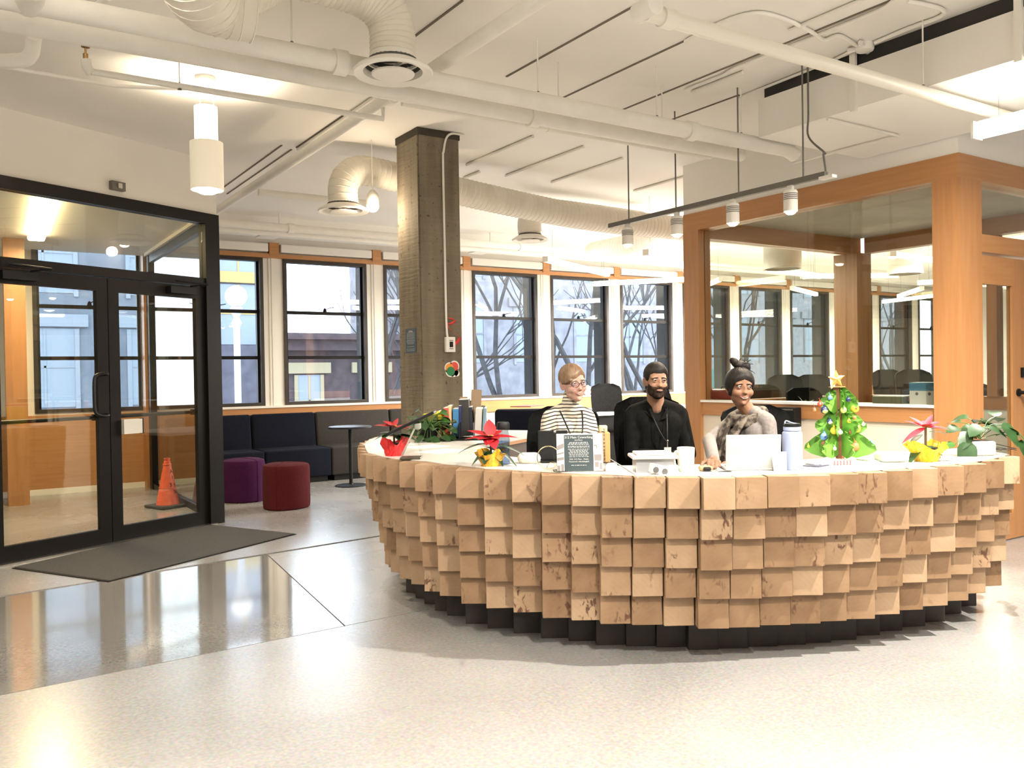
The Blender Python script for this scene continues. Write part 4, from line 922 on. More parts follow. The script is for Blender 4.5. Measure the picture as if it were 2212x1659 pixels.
# ================================================================== FURNITURE BEHIND THE DESK
M_DKWOOD = noisy('walnut_laminate', (.045, .022, .014), (.06, .03, .018), 5, .45, stretch=(1, 1, 8))
def table(name, label, corners, z, mtop, mside, edge=M_WOODH, panel=True, thick=.03, cat='desk'):
    t = thing(name, label, cat, corners[0]*0)
    bm = nb(); prism(bm, [(p.x, p.y) for p in corners], z-thick, z); o = obj('tabletop', bm, mtop, t)
    if edge: 
        bm = nb(); a, b = corners[0], corners[1]; d = (b-a).normalized(); n = V(d.y, -d.x, 0)*.006
        prism(bm, [(a.x, a.y), (b.x, b.y), (b.x+n.x, b.y+n.y), (a.x+n.x, a.y+n.y)], z-thick, z-.001); obj('edge_band', bm, edge, t)
    if panel:
        a, b = corners[0], corners[1]; d = (b-a).normalized(); n = V(-d.y, d.x, 0); a = a+d*.03+n*.04; b = b-d*.03+n*.04
        bm = nb(); prism(bm, [(a.x, a.y), (b.x, b.y), (b.x+n.x*.02, b.y+n.y*.02), (a.x+n.x*.02, a.y+n.y*.02)], .02, z-thick); obj('front_panel', bm, mside, t)
    cen = sum(corners, V(0, 0, 0))/4
    for p in corners[:4]:
        q = p.lerp(cen, .06); bm = nb(); box(bm, (q.x-.02, q.y-.02, 0), (q.x+.02, q.y+.02, z-thick)); obj('leg', bm, M_GREYMET, t)
    return t
ra, rb = atZ(1090, 956, .74), atZ(1158, 943, .74)
rd_ = (rb-ra).normalized(); rn = V(-rd_.y, rd_.x, 0); 
if rn.dot(FH) < 0: rn = -rn
ra2 = ra-rd_*.1; rb2 = ra+rd_*1.5
table('return_desk', 'white-topped desk with dark brown front left of the woman in stripes', [ra2, rb2, rb2+rn*1.0, ra2+rn*1.0], .74, M_WTOP, M_DKWOOD)
# navy armchair behind it
p = atD(1128, 884, 9.3)
t = thing('navy_armchair', 'low navy upholstered seat back behind the white-topped desk', 'armchair', (p.x, p.y, 0), ROT_CAM)
bm = nb(); bbox(bm, (-.30, 0, .25), (.35, .18, p.z), .04, 3); obj('backrest', bm, M_NAVY, t, True)
bm = nb(); bbox(bm, (-.30, -.45, .1), (.35, .0, .43), .04, 3); obj('seat', bm, M_NAVY, t, True)
bm = nb(); box(bm, (-.25, -.40, 0), (.30, .15, .1)); obj('base', bm, M_BLACK, t)
# far desk
fa, fb = atZ(1240, 896, .74), atZ(1400, 889, .74)
fd = (fb-fa).normalized(); fn = V(-fd.y, fd.x, 0)
if fn.dot(FH) < 0: fn = -fn
fa2 = fa-fd*.6; fb2 = fb+fd*.1; fc_ = [fa2, fb2, fb2+fn*.75, fa2+fn*.75]
mxy = max(c.y for c in fc_)
if mxy > WY-.06: fc_ = [c-V(0, mxy-(WY-.06), 0) for c in fc_]
table('office_desk', 'white desk with dark front under the windows, covered in papers', fc_, .74, M_WTOP, M_BLACK, edge=None)
def on(px, py, z): return atZ(px, py, z)
def sheet(px, py, z, w, h, rz, label, m=M_PAPER, th=.0015, grp=None, name='paper_sheet'):
    p = on(px, py, z); bm = nb(); box(bm, (-w/2, -h/2, 0), (w/2, h/2, th)); return tag(obj(name, bm, m, None, False, (p.x, p.y, z+.0004), rz), label, 'paper', grp)
sheet(1300, 884, .742, .5, .3, .3, 'white papers spread on the far desk, left pile', th=.01)
sheet(1345, 885, .742, .4, .3, .9, 'white papers spread on the far desk beside the black chair', th=.012)
sheet(1140, 878, .95, .45, .25, .6, 'red and white magazine lying behind the navy seat back', mat('magazine_red', (.35, .08, .06), .5), .01, name='magazine')
# brochures in a wire rack on the far desk
p = on(1272, 878, .74)
t = thing('brochure_rack', 'wire rack holding small colourful brochures on the far desk', 'rack', (p.x, p.y, .742), ROT_CAM)
bm = nb(); tube(bm, [(-.15, 0, .0), (-.15, 0, .16), (.15, 0, .16), (.15, 0, 0)], .004, 6); tube(bm, [(-.15, -.1, 0), (.15, -.1, 0)], .004, 6); tube(bm, [(-.15, -.1, 0), (-.15, 0, 0)], .004, 6); tube(bm, [(.15, -.1, 0), (.15, 0, 0)], .004, 6); obj('wire_frame', bm, M_CHROME, t)
for i, (x, z, c, s) in enumerate(((-.08, .04, (.10, .11, .22), .8), (.02, .09, (.35, .36, .34), 1), (.06, .16, (.02, .02, .02), 1.1), (.02, .17, (.5, .5, .05), .6))):
    bm = nb(); M = TR(x, -.03+.012*i, z) @ RX(-.2) @ RY(.1*i-.1); box(bm, (-.08*s, 0, -.04), (.08*s, .004, .12*s), M); obj('brochure', bm, mat('brochure_%d' % i, c, .5), t)
p = atD(1395, 846, 9.5)
# ------------------------------------------------------------------ things seen in the meeting room
p = atX(1556, 860, GX+.14)
bm = nb(); bbox(bm, (-.05, -.13, 0), (.05, .13, .10), .02, 2); t = thing('red_case', 'dark red case on the sill inside the meeting room glass', 'case', (GX+.185, p.y, 1.05)); obj('case_body', bm, mat('case_red', (.22, .015, .02), .45), t, True)
bm = nb(); tube(bm, arc((0, 0, .10), .03, 0, PI, 8, (0, 1, 0), (0, 0, 1)), .005, 6); obj('handle', bm, M_BLACK, t)
p = atX(2012, 850, GX+.14)
t = thing('cardboard_box', 'blue and white printed box on the sill beside the orange corner post', 'box', (GX+.115+.05, p.y, 1.05))
h = atX(2012, 826, GX+.12).z-1.05
bm = nb(); box(bm, (-.05, -.15, 0), (.07, .16, h*.62)); obj('white_lower', bm, mat('box_white', (.55, .53, .48), .6), t)
bm = nb(); box(bm, (-.052, -.152, h*.62), (.072, .162, h)); obj('blue_band', bm, mat('box_blue', (.05, .15, .24), .5), t)
for dy in (-.09, .0, .1):
    bm = nb(); lathe(bm, [(0, 0), (.012, 0), (.012, .001), (0, .001)], 12, M=TR(-.051, dy, h*.48) @ RY(-PI/2)); obj('printed_dot', bm, M_GREYMET, t)
p = atX(1711, 898, GX); t = thing('wall_box', 'black box fixed on the orange rail just behind the lilac flask', 'box', (GX-.003, p.y, p.z))
bm = nb(); bbox(bm, (-.09, -.10, -.09), (0, .085, .075), .006, 2); obj('casing', bm, M_BLACK, t); bm = nb(); box(bm, (-.095, -.085, .05), (-.09, .07, .062)); obj('slot', bm, M_GREYMET, t)
p = atX(1925, 870, GX+.16); t = thing('document_box', 'flat dark green box of papers on the sill left of the blue and white box', 'box', (GX+.165, p.y, 1.0505))
bm = nb(); bbox(bm, (-.06, -.13, 0), (.06, .13, .055), .004, 1); obj('box_body', bm, mat('box_olive', (.07, .075, .04), .6), t); bm = nb(); box(bm, (-.055, -.125, .055), (.055, .125, .062)); obj('papers', bm, M_PAPER, t)
p = atX(1972, 872, GX+.16); t = thing('red_bag', 'small crumpled red bag on the sill beside the blue and white box', 'bag', (GX+.165, p.y, 1.0505))
bm = nb(); sphere(bm, (0, 0, .03), .034, 12, 8, (1, 1.2, .9)); r_ = random.Random(9)
for v in bm.verts: v.co += V(r_.uniform(-.005, .005), r_.uniform(-.005, .005), abs(r_.uniform(-.004, .004)))
obj('bag_body', bm, mat('bag_red', (.35, .03, .03), .5), t)
def mtable(x0, x1, y0, y1, z, label, m=M_WTOP):
    c = [V(x0, y0, 0), V(x1, y0, 0), V(x1, y1, 0), V(x0, y1, 0)]; return table('office_table', label, c, z, m, M_WHITE, edge=None, panel=False)
mtable(GX+.30, GX+.90, GY0+.9, GY1-.25, .74, 'white table inside the glazed meeting room')
mtable(9.0, 12.2, 8.4, 9.2, .76, 'long white office table far behind the meeting room, nearer one'); mtable(9.4, 13.4, 9.8, 10.6, .76, 'long white office table far behind the meeting room, farther one')
# open grey laptop on sill
p = atX(1672, 872, GX+.2)
bm = nb(); box(bm, (-.10, -.15, 0), (.10, .15, .012)); o = tag(obj('closed_laptop', bm, M_GREYMET, None, False, (GX+.35+.0, p.y, .75)), 'thin closed grey laptop on the meeting room table by the glass', 'laptop')
o.location.x = GX+.62
# ================================================================== PLANTS
def leafmesh(bm, base, d, up, ln, wd, fold=.25, droop=.3, shape='point', n=7):
    d = Vector(d).normalized(); up = Vector(up); s = d.cross(up)
    s = s.normalized() if s.length > 1e-4 else d.orthogonal().normalized(); up = s.cross(d).normalized()
    mid, lft, rgt = [], [], []
    for i in range(n+1):
        t = i/n; c = Vector(base)+d*ln*t - Vector((0, 0, 1))*droop*ln*t*t
        if shape == 'point': w_ = wd*math.sin(PI*min(1, t**.8))**.9*(1-.25*t)
        else: w_ = wd*(math.sqrt(max(0, 1-(2*min(t*1.15, 1)**.75-1)**2)))*(1 if t < .6 else (1-(t-.6)*.9))
        if shape == 'heart' and t == 0: w_ = wd*.45; 
        if i == n: w_ = 0.0005
        if i == 0 and shape == 'point': w_ = .001
        mid.append(bm.verts.new(c)); lft.append(bm.verts.new(c - s*w_ + up*w_*fold)); rgt.append(bm.verts.new(c + s*w_ + up*w_*fold))
    for i in range(n):
        bm.faces.new((lft[i], mid[i], mid[i+1], lft[i+1])); bm.faces.new((mid[i], rgt[i], rgt[i+1], mid[i+1]))
M_BRACT = noisy('poinsettia_bract', (.28, .005, .010), (.42, .012, .018), 25, .5)
M_BRACT2 = noisy('poinsettia_bract_pink', (.50, .012, .03), (.60, .03, .05), 25, .5)
M_LEAF = noisy('leaf_green', (.009, .032, .006), (.018, .060, .013), 20, .42)
M_LEAFL = noisy('leaf_light_green', (.025, .085, .014), (.07, .17, .035), 14, .4)
M_STEM = mat('stem', (.10, .06, .025), .6)
def foil(m, h, R, seed, t, r0=.05):
    r_ = random.Random(seed); bm = nb(); n = 40; rings = []
    ph = [r_.uniform(0, 6) for _ in range(6)]
    for k in range(8):
        v = k/7; rr = r0+(R-r0)*v**1.2; ring = []
        for j in range(n):
            a = 2*PI*j/n; c = (.10*math.sin(5*a+ph[0])+.07*math.sin(11*a+ph[1]+v)+.05*math.sin(17*a+ph[2]))*v
            cr = r_.uniform(-.004, .004)
            ring.append(bm.verts.new(((rr*(1+c)+cr)*math.cos(a), (rr*(1+c)+cr)*math.sin(a), h*v*(1+.22*math.sin(4*a+ph[3])*v+.06*math.sin(9*a+ph[4])*v)+(.0 if k == 0 else cr*.5))))
        rings.append(ring)
    for A, B in zip(rings, rings[1:]):
        for j in range(n): bm.faces.new((A[j], A[(j+1) % n], B[(j+1) % n], B[j]))
    bm.faces.new(list(reversed(rings[0]))); obj('foil_wrap', bm, m, t, False)
def poinsettia(px, py, label, foilm, hs, bracts, leaves, mb, sc_=1.0, seed=1, foilh=.09, foilR=.085, heart=None):
    p = on(px, py, TOP); t = thing('potted_poinsettia', label, 'plant', (p.x, p.y, TOP+.0005), ROT_CAM, 'poinsettias along the desk'); r_ = random.Random(seed)
    foil(foilm, foilh*sc_, foilR*sc_, seed, t)
    bm = nb(); lathe(bm, [(0, .002), (.045*sc_, .002), (.055*sc_, foilh*sc_*.8), (0, foilh*sc_*.75)], 16); obj('soil', bm, mat('soil', (.03, .018, .01), .9), t, True)
    top = V(*(heart or (0, 0, hs)))
    bm = nb(); tube(bm, smoothpath([(0, 0, foilh*sc_*.7), (top.x*.3, 0, hs*.6), top], 4), .006, 6)
    for az, el, ln, wd, z in leaves: pass
    obj('stem', bm, M_STEM, t, True)
    for az, el, ln, wd, z in leaves:
        a = math.radians(az); e = math.radians(el); bm = nb(); b0 = V(top.x*z, top.y*z, hs*z)
        wd *= 1.5; leafmesh(bm, b0+V(math.cos(a)*math.cos(e), math.sin(a)*math.cos(e), math.sin(e))*.02, (math.cos(a)*math.cos(e), math.sin(a)*math.cos(e), math.sin(e)), (0, 0, 1), ln, wd, .18, .25)
        obj('leaf', bm, M_LEAF, t, True)
    for az, el, ln, wd in bracts:
        a = math.radians(az); e = math.radians(el); bm = nb(); leafmesh(bm, top, (math.cos(a)*math.cos(e), math.sin(a)*math.cos(e), math.sin(e)), (0, -.3, 1), ln, wd, .2, .12)
        obj('bract', bm, mb, t, True)
    bm = nb(); [sphere(bm, top+V(r_.uniform(-.012, .012), r_.uniform(-.012, .012), .006), .005, 6, 4) for _ in range(6)]; obj('flower_centre', bm, mat('flower_yellow', (.4, .3, .02), .5), t, True)
    return t
# local axes: +X to the viewer's right, -Y towards the viewer
poinsettia(852, 984, 'red poinsettia in crumpled red foil at the left end of the desk', noisy('red_foil', (.55, .012, .018), (.70, .03, .03), 30, .25, bump=.5), .165,
           [(180, 12, .12, .022), (150, 30, .09, .024), (200, 35, .08, .024), (60, 55, .07, .018), (-20, 5, .11, .022), (0, -2, .09, .018), (250, 20, .07, .02)],
           [(190, -5, .10, .030, .75), (230, -10, .07, .028, .8), (-20, 0, .12, .036, .7), (20, -5, .12, .036, .75), (300, -20, .06, .02, .8), (160, 20, .08, .025, .7)], M_BRACT, .95, 3, .095, .085)
poinsettia(1061, 1006, 'dark red poinsettia in crumpled golden-yellow foil left of the acrylic sign', noisy('gold_foil', (.60, .30, .015), (.75, .42, .04), 30, .22, bump=.5), .145,
           [(100, 62, .115, .036), (172, 22, .13, .028), (185, 3, .13, .022), (5, 4, .14, .024), (30, 30, .08, .03), (250, -25, .07, .034), (290, -35, .085, .036), (320, 0, .06, .03), (215, 0, .08, .03), (60, 50, .06, .028), (240, 20, .05, .03)],
           [(188, -4, .15, .024, .78), (200, -30, .10, .022, .6), (-12, -8, .17, .024, .75), (-18, -28, .14, .022, .7), (240, -40, .07, .026, .6), (330, -45, .08, .022, .6), (160, 10, .08, .022, .7)], M_BRACT, .9, 5, .08, .078, heart=(.0, -.01, .145))
poinsettia(2000, 996, 'bright pinkish-red poinsettia in yellow foil right of the paper tree', noisy('yellow_foil', (.85, .55, .02), (.92, .68, .06), 30, .3, bump=.5), .165,
           [(195, -22, .15, .022), (170, 25, .11, .016), (140, 40, .10, .018), (60, 25, .10, .030), (40, 42, .11, .016), (20, 22, .10, .018), (0, 0, .12, .018), (270, 30, .05, .03), (90, 30, .05, .03), (-15, 5, .10, .014)],
           [(195, -25, .09, .018, .85), (205, -35, .13, .022, .6), (10, 5, .10, .016, .85), (-30, -30, .07, .03, .5), (330, 10, .10, .016, .95), (250, -40, .06, .03, .55)], M_BRACT2, 1.0, 9, .085, .095)
def heartleaf(bm, base, d, up, ln, wd, droop=.5):
    leafmesh(bm, base, d, up, ln, wd, .16, droop, 'heart', 8)
def pothos(px, py, label, specs, pot, seed, m1=M_LEAF, m2=M_LEAFL, grp='trailing green plants on the desk', vines=(), oz=0):
    p = on(px, py, TOP); t = thing('potted_pothos', label, 'plant', (p.x, p.y, TOP+.0005), ROT_CAM, grp); r_ = random.Random(seed)
    pot(t)
    for (x, y, z, az, el, ln) in specs:
        b = V(x, y, z); bm = nb(); o = V(r_.uniform(-.02, .02), r_.uniform(-.02, .02), .085)
        tube(bm, smoothpath([o, (o+b)/2+V(0, 0, .03), b], 4), .0022, 5); st_ = obj('stem', bm, m2, t, True)
        a = math.radians(az); e = math.radians(el); bm = nb()
        heartleaf(bm, b, (math.cos(a)*math.cos(e), math.sin(a)*math.cos(e), math.sin(e)), (0, -.5, 1), ln, ln*.40)
        obj('leaf', bm, m2 if r_.random() < .12 else m1, t, True)
    for v in vines:
        bm = nb(); tube(bm, smoothpath(v, 5), .003, 5); obj('vine', bm, m2, t, True)
    return t
def darkpot(t):
    bm = nb(); lathe(bm, [(0, 0), (.055, 0), (.07, .09), (.074, .095), (.066, .095), (.06, .08), (0, .08)], 24); obj('pot', bm, M_BLACK, t, True)
def whitepot(t):
    bm = nb(); bbox(bm, (-.075, -.055, 0), (.075, .055, .075), .014, 3); obj('pot', bm, mat('white_ceramic', (.88, .86, .80), .25), t, True)
    bm = nb(); box(bm, (-.06, -.04, .07), (.06, .04, .077)); obj('soil', bm, mat('soil', (.03, .018, .01), .9), t)
r_ = random.Random(5); sp = []
for k in range(46):
    a = r_.uniform(0, 2*PI); rr = r_.uniform(.03, .17); z = r_.uniform(.06, .235)-rr*.25
    sp.append((rr*math.cos(a)*1.05, rr*math.sin(a)*.6-.02, z, math.degrees(a)+r_.uniform(-40, 40), r_.uniform(-30, 35), r_.uniform(.055, .085)))
sp += [(-.02, -.14, .03, 200, -10, .085), (.03, -.15, .03, 330, -10, .085), (.10, -.10, .03, 340, 0, .08), (.14, -.05, .03, 0, -5, .08)]
pothos(926, 952, 'bushy dark green trailing plant between the red poinsettia and the folders', sp, darkpot, 6)
sp = [(-.10, -.02, .14, 190, 10, .09), (-.09, 0, .17, 120, 15, .08), (-.06, -.03, .12, 215, -40, .09), (-.08, -.06, .07, 225, -75, .12), (-.14, -.05, .06, 170, 0, .08), (.0, -.05, .15, 200, -8, .10), (.02, -.02, .18, 90, 10, .09), (.05, -.03, .14, 350, -10, .10), (.05, .02, .17, 30, 10, .09),
      (.10, .0, .20, 80, 45, .09), (.12, -.02, .16, 330, -45, .12), (.15, 0, .15, 20, -10, .10), (.18, .02, .13, 0, -25, .10), (.14, .05, .19, 60, 5, .09), (-.02, .05, .19, 140, 10, .09), (.22, .0, .07, 330, -60, .09), (.06, .05, .16, 10, 5, .10), (.0, .0, .14, 180, 5, .10)]
pothos(2110, 983, 'broad-leaved trailing plant in a white rectangular pot at the right end', sp, whitepot, 8, vines=[[(.1, 0, .1), (.2, 0, .12), (.27, -.02, .02), (.285, -.05, -.15), (.27, -.06, -.40), (.25, -.05, -.50)]])
t = bpy.data.objects['potted_pothos.001'] if 'potted_pothos.001' in bpy.data.objects else None
if t:
    for (x, y, z, az, el, ln) in ((.30, -.06, -.14, 250, -60, .07), (.285, -.07, -.22, 200, -50, .06), (.27, -.07, -.36, 190, -20, .07), (.26, -.07, -.46, 180, -10, .06), (.29, -.04, -.05, 300, -60, .07)):
        a = math.radians(az); e = math.radians(el); bm = nb(); heartleaf(bm, V(x, y, z), (math.cos(a)*math.cos(e), math.sin(a)*math.cos(e), math.sin(e)), (0, -.5, 1), ln, ln*.4); obj('leaf', bm, M_LEAF, t, True)
p = atX(1730, 850, GX+.6)
t0 = thing('desk_plant', 'small light green plant inside the meeting room beside the glass joint', 'plant', (p.x+.05, p.y, .745), 0)
bm = nb(); lathe(bm, [(0, 0), (.06, 0), (.075, .12), (.065, .12), (0, .11)], 18); obj('pot', bm, M_WHITE, t0, True)
r_ = random.Random(2)
for k in range(16):
    a = r_.uniform(0, 6.28); e = r_.uniform(.2, 1.2); bm = nb(); leafmesh(bm, V(0, 0, .12+.12*r_.random()), (math.cos(a)*math.cos(e), math.sin(a)*math.cos(e), math.sin(e)), (0, 0, 1), .16, .03, .2, .3); obj('leaf', bm, M_LEAFL, t0, True)
# ================================================================== THINGS ON THE DESK
EPS = .0006
# tablet on a tilted stand, left
p = on(893, 991, TOP)
t = thing('tablet_stand', 'black tablet seen edge-on, tilted on a triangular clear stand', 'tablet', (p.x, p.y, TOP+EPS), ROT_CAM)
k = (on(900, 991, TOP)-on(899, 991, TOP)).length     # metres per pixel there
def q(px, py, dy=0): return V((px-893)*k, dy, (990-py)*k)
bm = nb(); bbox(bm, (-.070, -.05, 0), (.045, .07, .010), .003, 1); obj('stand_foot', bm, mat('stand_foot', (.10, .085, .06), .4, .6), t)
a, b = q(838, 939), q(938, 894); ang = math.atan2(b.z-a.z, b.x-a.x); ln = (b-a).length
bm = nb(); bbox(bm, (0, -.02, -.007), (ln, .15, .009), .003, 1, TR(*a) @ RY(-ang)); obj('tablet', bm, M_BLACK, t)
bm = nb(); bbox(bm, (.03, -.022, .006), (ln-.03, .152, .011), .002, 1, TR(*a) @ RY(-ang)); obj('tablet_cover', bm, mat('cover_brown', (.03, .018, .015), .6), t)
for x0, x1, z1 in ((866, 896, 926), (910, 897, 926)):
    bm = nb(); tube(bm, [q(x0, 988), q(x1, z1)], .003, 6); tube(bm, [q(x0, 988, .06), q(x1, z1, .06)], .003, 6); obj('strut', bm, M_CHROME if x0 < 880 else M_ACRYL, t)
bm = nb(); bbox(bm, (-.012, -.0, -.02), (.02, .08, .015), .006, 2, TR(*q(900, 922))); obj('hinge', bm, mat('hinge_grey', (.25, .26, .22), .4), t)
# sheets on the left of the desk
sheet(955, 975, TOP, .28, .20, .35, 'white sheet on the counter right of the tablet stand', grp=None)
sheet(920, 965, TOP, .25, .20, .1, 'white sheet on the counter in front of the trailing plant')
sheet(840, 960, TOP, .30, .20, -.1, 'white sheet at the far left end of the counter', th=.002)
# folders and binders
def slab_thing(name, label, px, pyb, pxw, pyt, col, cat, lean=0, depth=.22, th=None, m=None, grp='folders and binders by the column', yaw=0):
    p = on(px, pyb, TOP); kk = (on(px+1, pyb, TOP)-on(px, pyb, TOP)).length
    h = (pyb-pyt)*kk*.98; w_ = (th or pxw*kk); t = thing(name, label, cat, (p.x, p.y, TOP+.012), ROT_CAM+yaw, grp)
    mm = m or mat(name+'_%d' % (px*10+pxw), col, .55)
    bm = nb(); bbox(bm, (-w_/2, 0, 0), (w_/2, depth, h), .002, 1, RY(lean)); obj('cover', bm, mm, t)
    bm = nb(); box(bm, (-w_/2+.002, .004, h-.001), (w_/2-.002, depth-.004, h+.003), RY(lean)); obj('sheets', bm, M_PAPER, t)
    return t, w_, h, kk
tray = on(985, 952, TOP)
t = thing('folder_rack', 'low black metal rack holding the folders behind the plant', 'rack', (tray.x, tray.y, TOP+EPS), ROT_CAM)
bm = nb(); bbox(bm, (-.13, -.02, 0), (.20, .25, .010), .002, 1); obj('base', bm, M_BLACK, t)
for x in (-.10, .02, .12): bm = nb(); box(bm, (x, 0, .01), (x+.003, .22, .12)); obj('divider', bm, M_BLACK, t)
t, *_ = slab_thing('paper_folder', 'bright yellow folder leaning at the left of the rack', 958, 950, 8, 893, (.85, .68, .02), 'folder', -.16, .24)
bm = nb(); box(bm, (-.10, -.01, .06), (-.012, -.004, .185), RY(-.16)); obj('dark_cover', bm, mat('folder_olive', (.10, .10, .01), .5), t)
bm = nb(); box(bm, (-.11, -.012, .178), (.004, -.003, .195), RY(-.16)); obj('yellow_edge', bm, mat('folder_yellow', (.85, .68, .02), .5), t)
slab_thing('paper_folder', 'red folder standing beside the yellow one', 967, 949, 10, 886, (.62, .08, .06), 'folder', -.05, .24)
slab_thing('paper_folder', 'cream-tabbed folder behind the red one', 972, 948, 8, 882, (.82, .60, .32), 'folder', .0, .24)
slab_thing('paper_folder', 'blue folder with a white edge in the rack', 984, 948, 12, 888, (.04, .20, .42), 'folder', .02, .24)
slab_thing('document_wallet', 'navy document wallet between the blue folder and black binder', 993, 947, 6, 881, (.01, .015, .09), 'folder', .03, .24)
slab_thing('ring_binder', 'tall black ring binder, highest of the row', 1005, 946, 20, 868, (.018, .016, .014), 'binder', -.03, .26)
slab_thing('ring_binder', 'dark blue-black binder right of the tall binder', 1018, 945, 10, 884, (.012, .014, .025), 'binder', -.04, .25)
slab_thing('magazine', 'bundle of white magazines standing at the right of the rack', 1032, 945, 14, 887, (.66, .62, .58), 'magazine', .06, .25)
slab_thing('magazine', 'pale blue magazine at the right end of the row', 1044, 945, 5, 886, (.18, .30, .38), 'magazine', .08, .25)
p = on(1040, 942, TOP)
t = thing('cardboard_sheet', 'brown cardboard box flap standing behind the magazines', 'cardboard', (p.x+.05, p.y+.22, TOP+.001), ROT_CAM)
bm = nb(); box(bm, (-.10, 0, 0), (.03, .02, .26)); box(bm, (-.02, -.04, 0), (.06, -.02, .345), RY(.06)); box(bm, (-.09, -.04, .2), (-.03, -.02, .29)); obj('cardboard', bm, mat('cardboard', (.33, .23, .14), .8), t)
# clear bottle
def bottle(px, py, prof, label, cat, m, capm, cap, name='water_bottle', sc1=1.0):
    p = on(px, py, TOP); t = thing(name, label, cat, (p.x, p.y, TOP+EPS), ROT_CAM)
    bm = nb(); lathe(bm, prof, 28); obj('body', bm, m, t, True); bm = nb(); lathe(bm, cap, 24); obj('cap', bm, capm, t, True); return t
t = bottle(1088, 1003, [(0, 0), (.032, 0), (.034, .006), (.034, .12), (.030, .15), (.026, .165), (.026, .18)], 'slim clear bottle with black screw cap behind the dark red poinsettia', 'bottle', glass('bottle_clear', (.70, .75, .82), 1.4), M_BLACK, [(0, .178), (.032, .178), (.033, .182), (.033, .208), (.028, .216), (0, .217)])
bm = nb(); lathe(bm, [(0, .004), (.030, .004), (.030, .118), (0, .118)], 20); obj('water', bm, glass('water_tint', (.60, .70, .85), .8), t, True)
# loose papers and a rounded white sleeve
sheet(1128, 1000, TOP, .20, .16, .5, 'white paper between the bottle and the acrylic sign')
p = on(1152, 1002, TOP); bm = nb(); bbox(bm, (-.07, -.04, 0), (.05, .05, .055), .03, 4); tag(obj('cloth_pouch', bm, mat('pouch_cream', (.82, .79, .66), .8), None, True, (p.x, p.y+.02, TOP+EPS), ROT_CAM), 'small rounded cream pouch left of the wire hoop', 'pouch')
# acrylic sign
p = on(1258, 1020, TOP)
t = thing('acrylic_sign', 'clear acrylic stand holding a printed dark notice, left of centre', 'sign', (p.x, p.y+.02, TOP+EPS), ROT_CAM)
tilt = -.13
MS = RX(tilt)
bm = nb(); box(bm, (-.122, .004, 0), (.122, .008, .195), MS); obj('front_sheet', bm, M_ACRYL, t)
bm = nb(); box(bm, (-.122, .0, 0), (.122, .09, .003)); box(bm, (.118, .004, 0), (.122, .04, .20), MS); obj('base_sheet', bm, M_ACRYL, t)
bm = nb(); box(bm, (-.105, .001, .004), (.110, .003, .178), MS); obj('print_sheet', bm, M_PAPER, t)
bm = nb(); box(bm, (-.070, -.0005, .003), (.066, .001, .172), MS); obj('dark_panel', bm, M_SLATE, t)
for x in (-.112, .112):
    bm = nb(); lathe(bm, [(0, 0), (.006, 0), (.006, .006), (0, .008)], 12, M=MS @ TR(x, .004, .188) @ RX(PI/2)); obj('screw_cap', bm, M_CHROME, t, True)
bm = nb(); 
for a_, b_ in (((-.104, .09), (-.072, .105)), ((-.104, .075), (-.072, .085)), ((-.104, .058), (-.072, .066))):
    pass
for z0, z1, dz in ((.100, .122, .012), (.078, .086, .008), (.052, .066, .004)):
    vs = [bm.verts.new(MS @ V(*c)) for c in ((-.104, .0005, z0), (-.072, .0005, z0+dz), (-.072, .0005, z1+dz), (-.104, .0005, z1))]; bm.faces.new(vs)
for x0, z0, x1, z1 in ((-.104, .004, -.090, .03), (-.086, .004, -.073, .036), (.070, .05, .104, .08), (.072, .02, .09, .045), (.094, .01, .106, .04), (.068, .118, .084, .124), (.079, .108, .084, .118)):
    box(bm, (x0, .0002, z0), (x1, .0008, z1), MS)
obj('printed_picture', bm, mat('print_grey', (.22, .20, .19), .6), t)['kind'] = 'stuff'
ms = MS @ TR(-.002, -.0012, 0) @ RX(PI/2)
text('312 Main Coworking', .0155, M_LET, t, ms @ TR(0, .160, 0)); text('2nd Floor', .0095, M_LET, t, ms @ TR(0, .147, 0))
lines(3, .137, .127, .78, t, ms, .13, seed=21); lines(2, .119, .114, .78, t, ms, .13, seed=22); lines(6, .105, .077, .78, t, ms, .13, seed=23); lines(1, .070, .07, .8, t, ms, .13, seed=25)
text('Wifi: 312 Main - Public', .0098, M_LET, t, ms @ TR(0, .058, 0)); text('Password: rebuildingfull', .0098, M_LET, t, ms @ TR(0, .047, 0)); lines(1, .030, .03, .6, t, ms, .13, seed=24)
# wire hoop
p = on(1190, 1016, TOP)
t = thing('wire_hoop', 'brass-coloured wire hoops standing beside the acrylic sign', 'ornament', (p.x+.01, p.y+.05, TOP+EPS), ROT_CAM)
bm = nb(); tube(bm, arc((.01, 0, .056), .054, 0, 2*PI*35/36, 35), .0028, 6, closed=True); obj('large_hoop', bm, mat('brass_wire', (.42, .36, .22), .3, .9), t, True)
bm = nb(); tube(bm, arc((.03, -.01, .006), .028, .0, PI, 16), .0018, 6); obj('small_hoop', bm, MATS['brass_wire'], t, True)
# dark monitor back left of the sign
p = on(1190, 1000, TOP)
t = thing('monitor', 'black screen standing behind the acrylic sign in front of the woman in stripes', 'monitor', (p.x, p.y+.02, TOP+EPS), ROT_CAM)
kk = (on(1191, 1000, TOP)-on(1190, 1000, TOP)).length
bm = nb(); bbox(bm, (-.052, .0, .012), (.10, .02, .165), .004, 2); obj('screen_back', bm, M_BLACK, t); bm = nb(); bbox(bm, (-.04, -.03, 0), (.09, .09, .012), .004, 1); obj('foot', bm, M_BLACK, t)
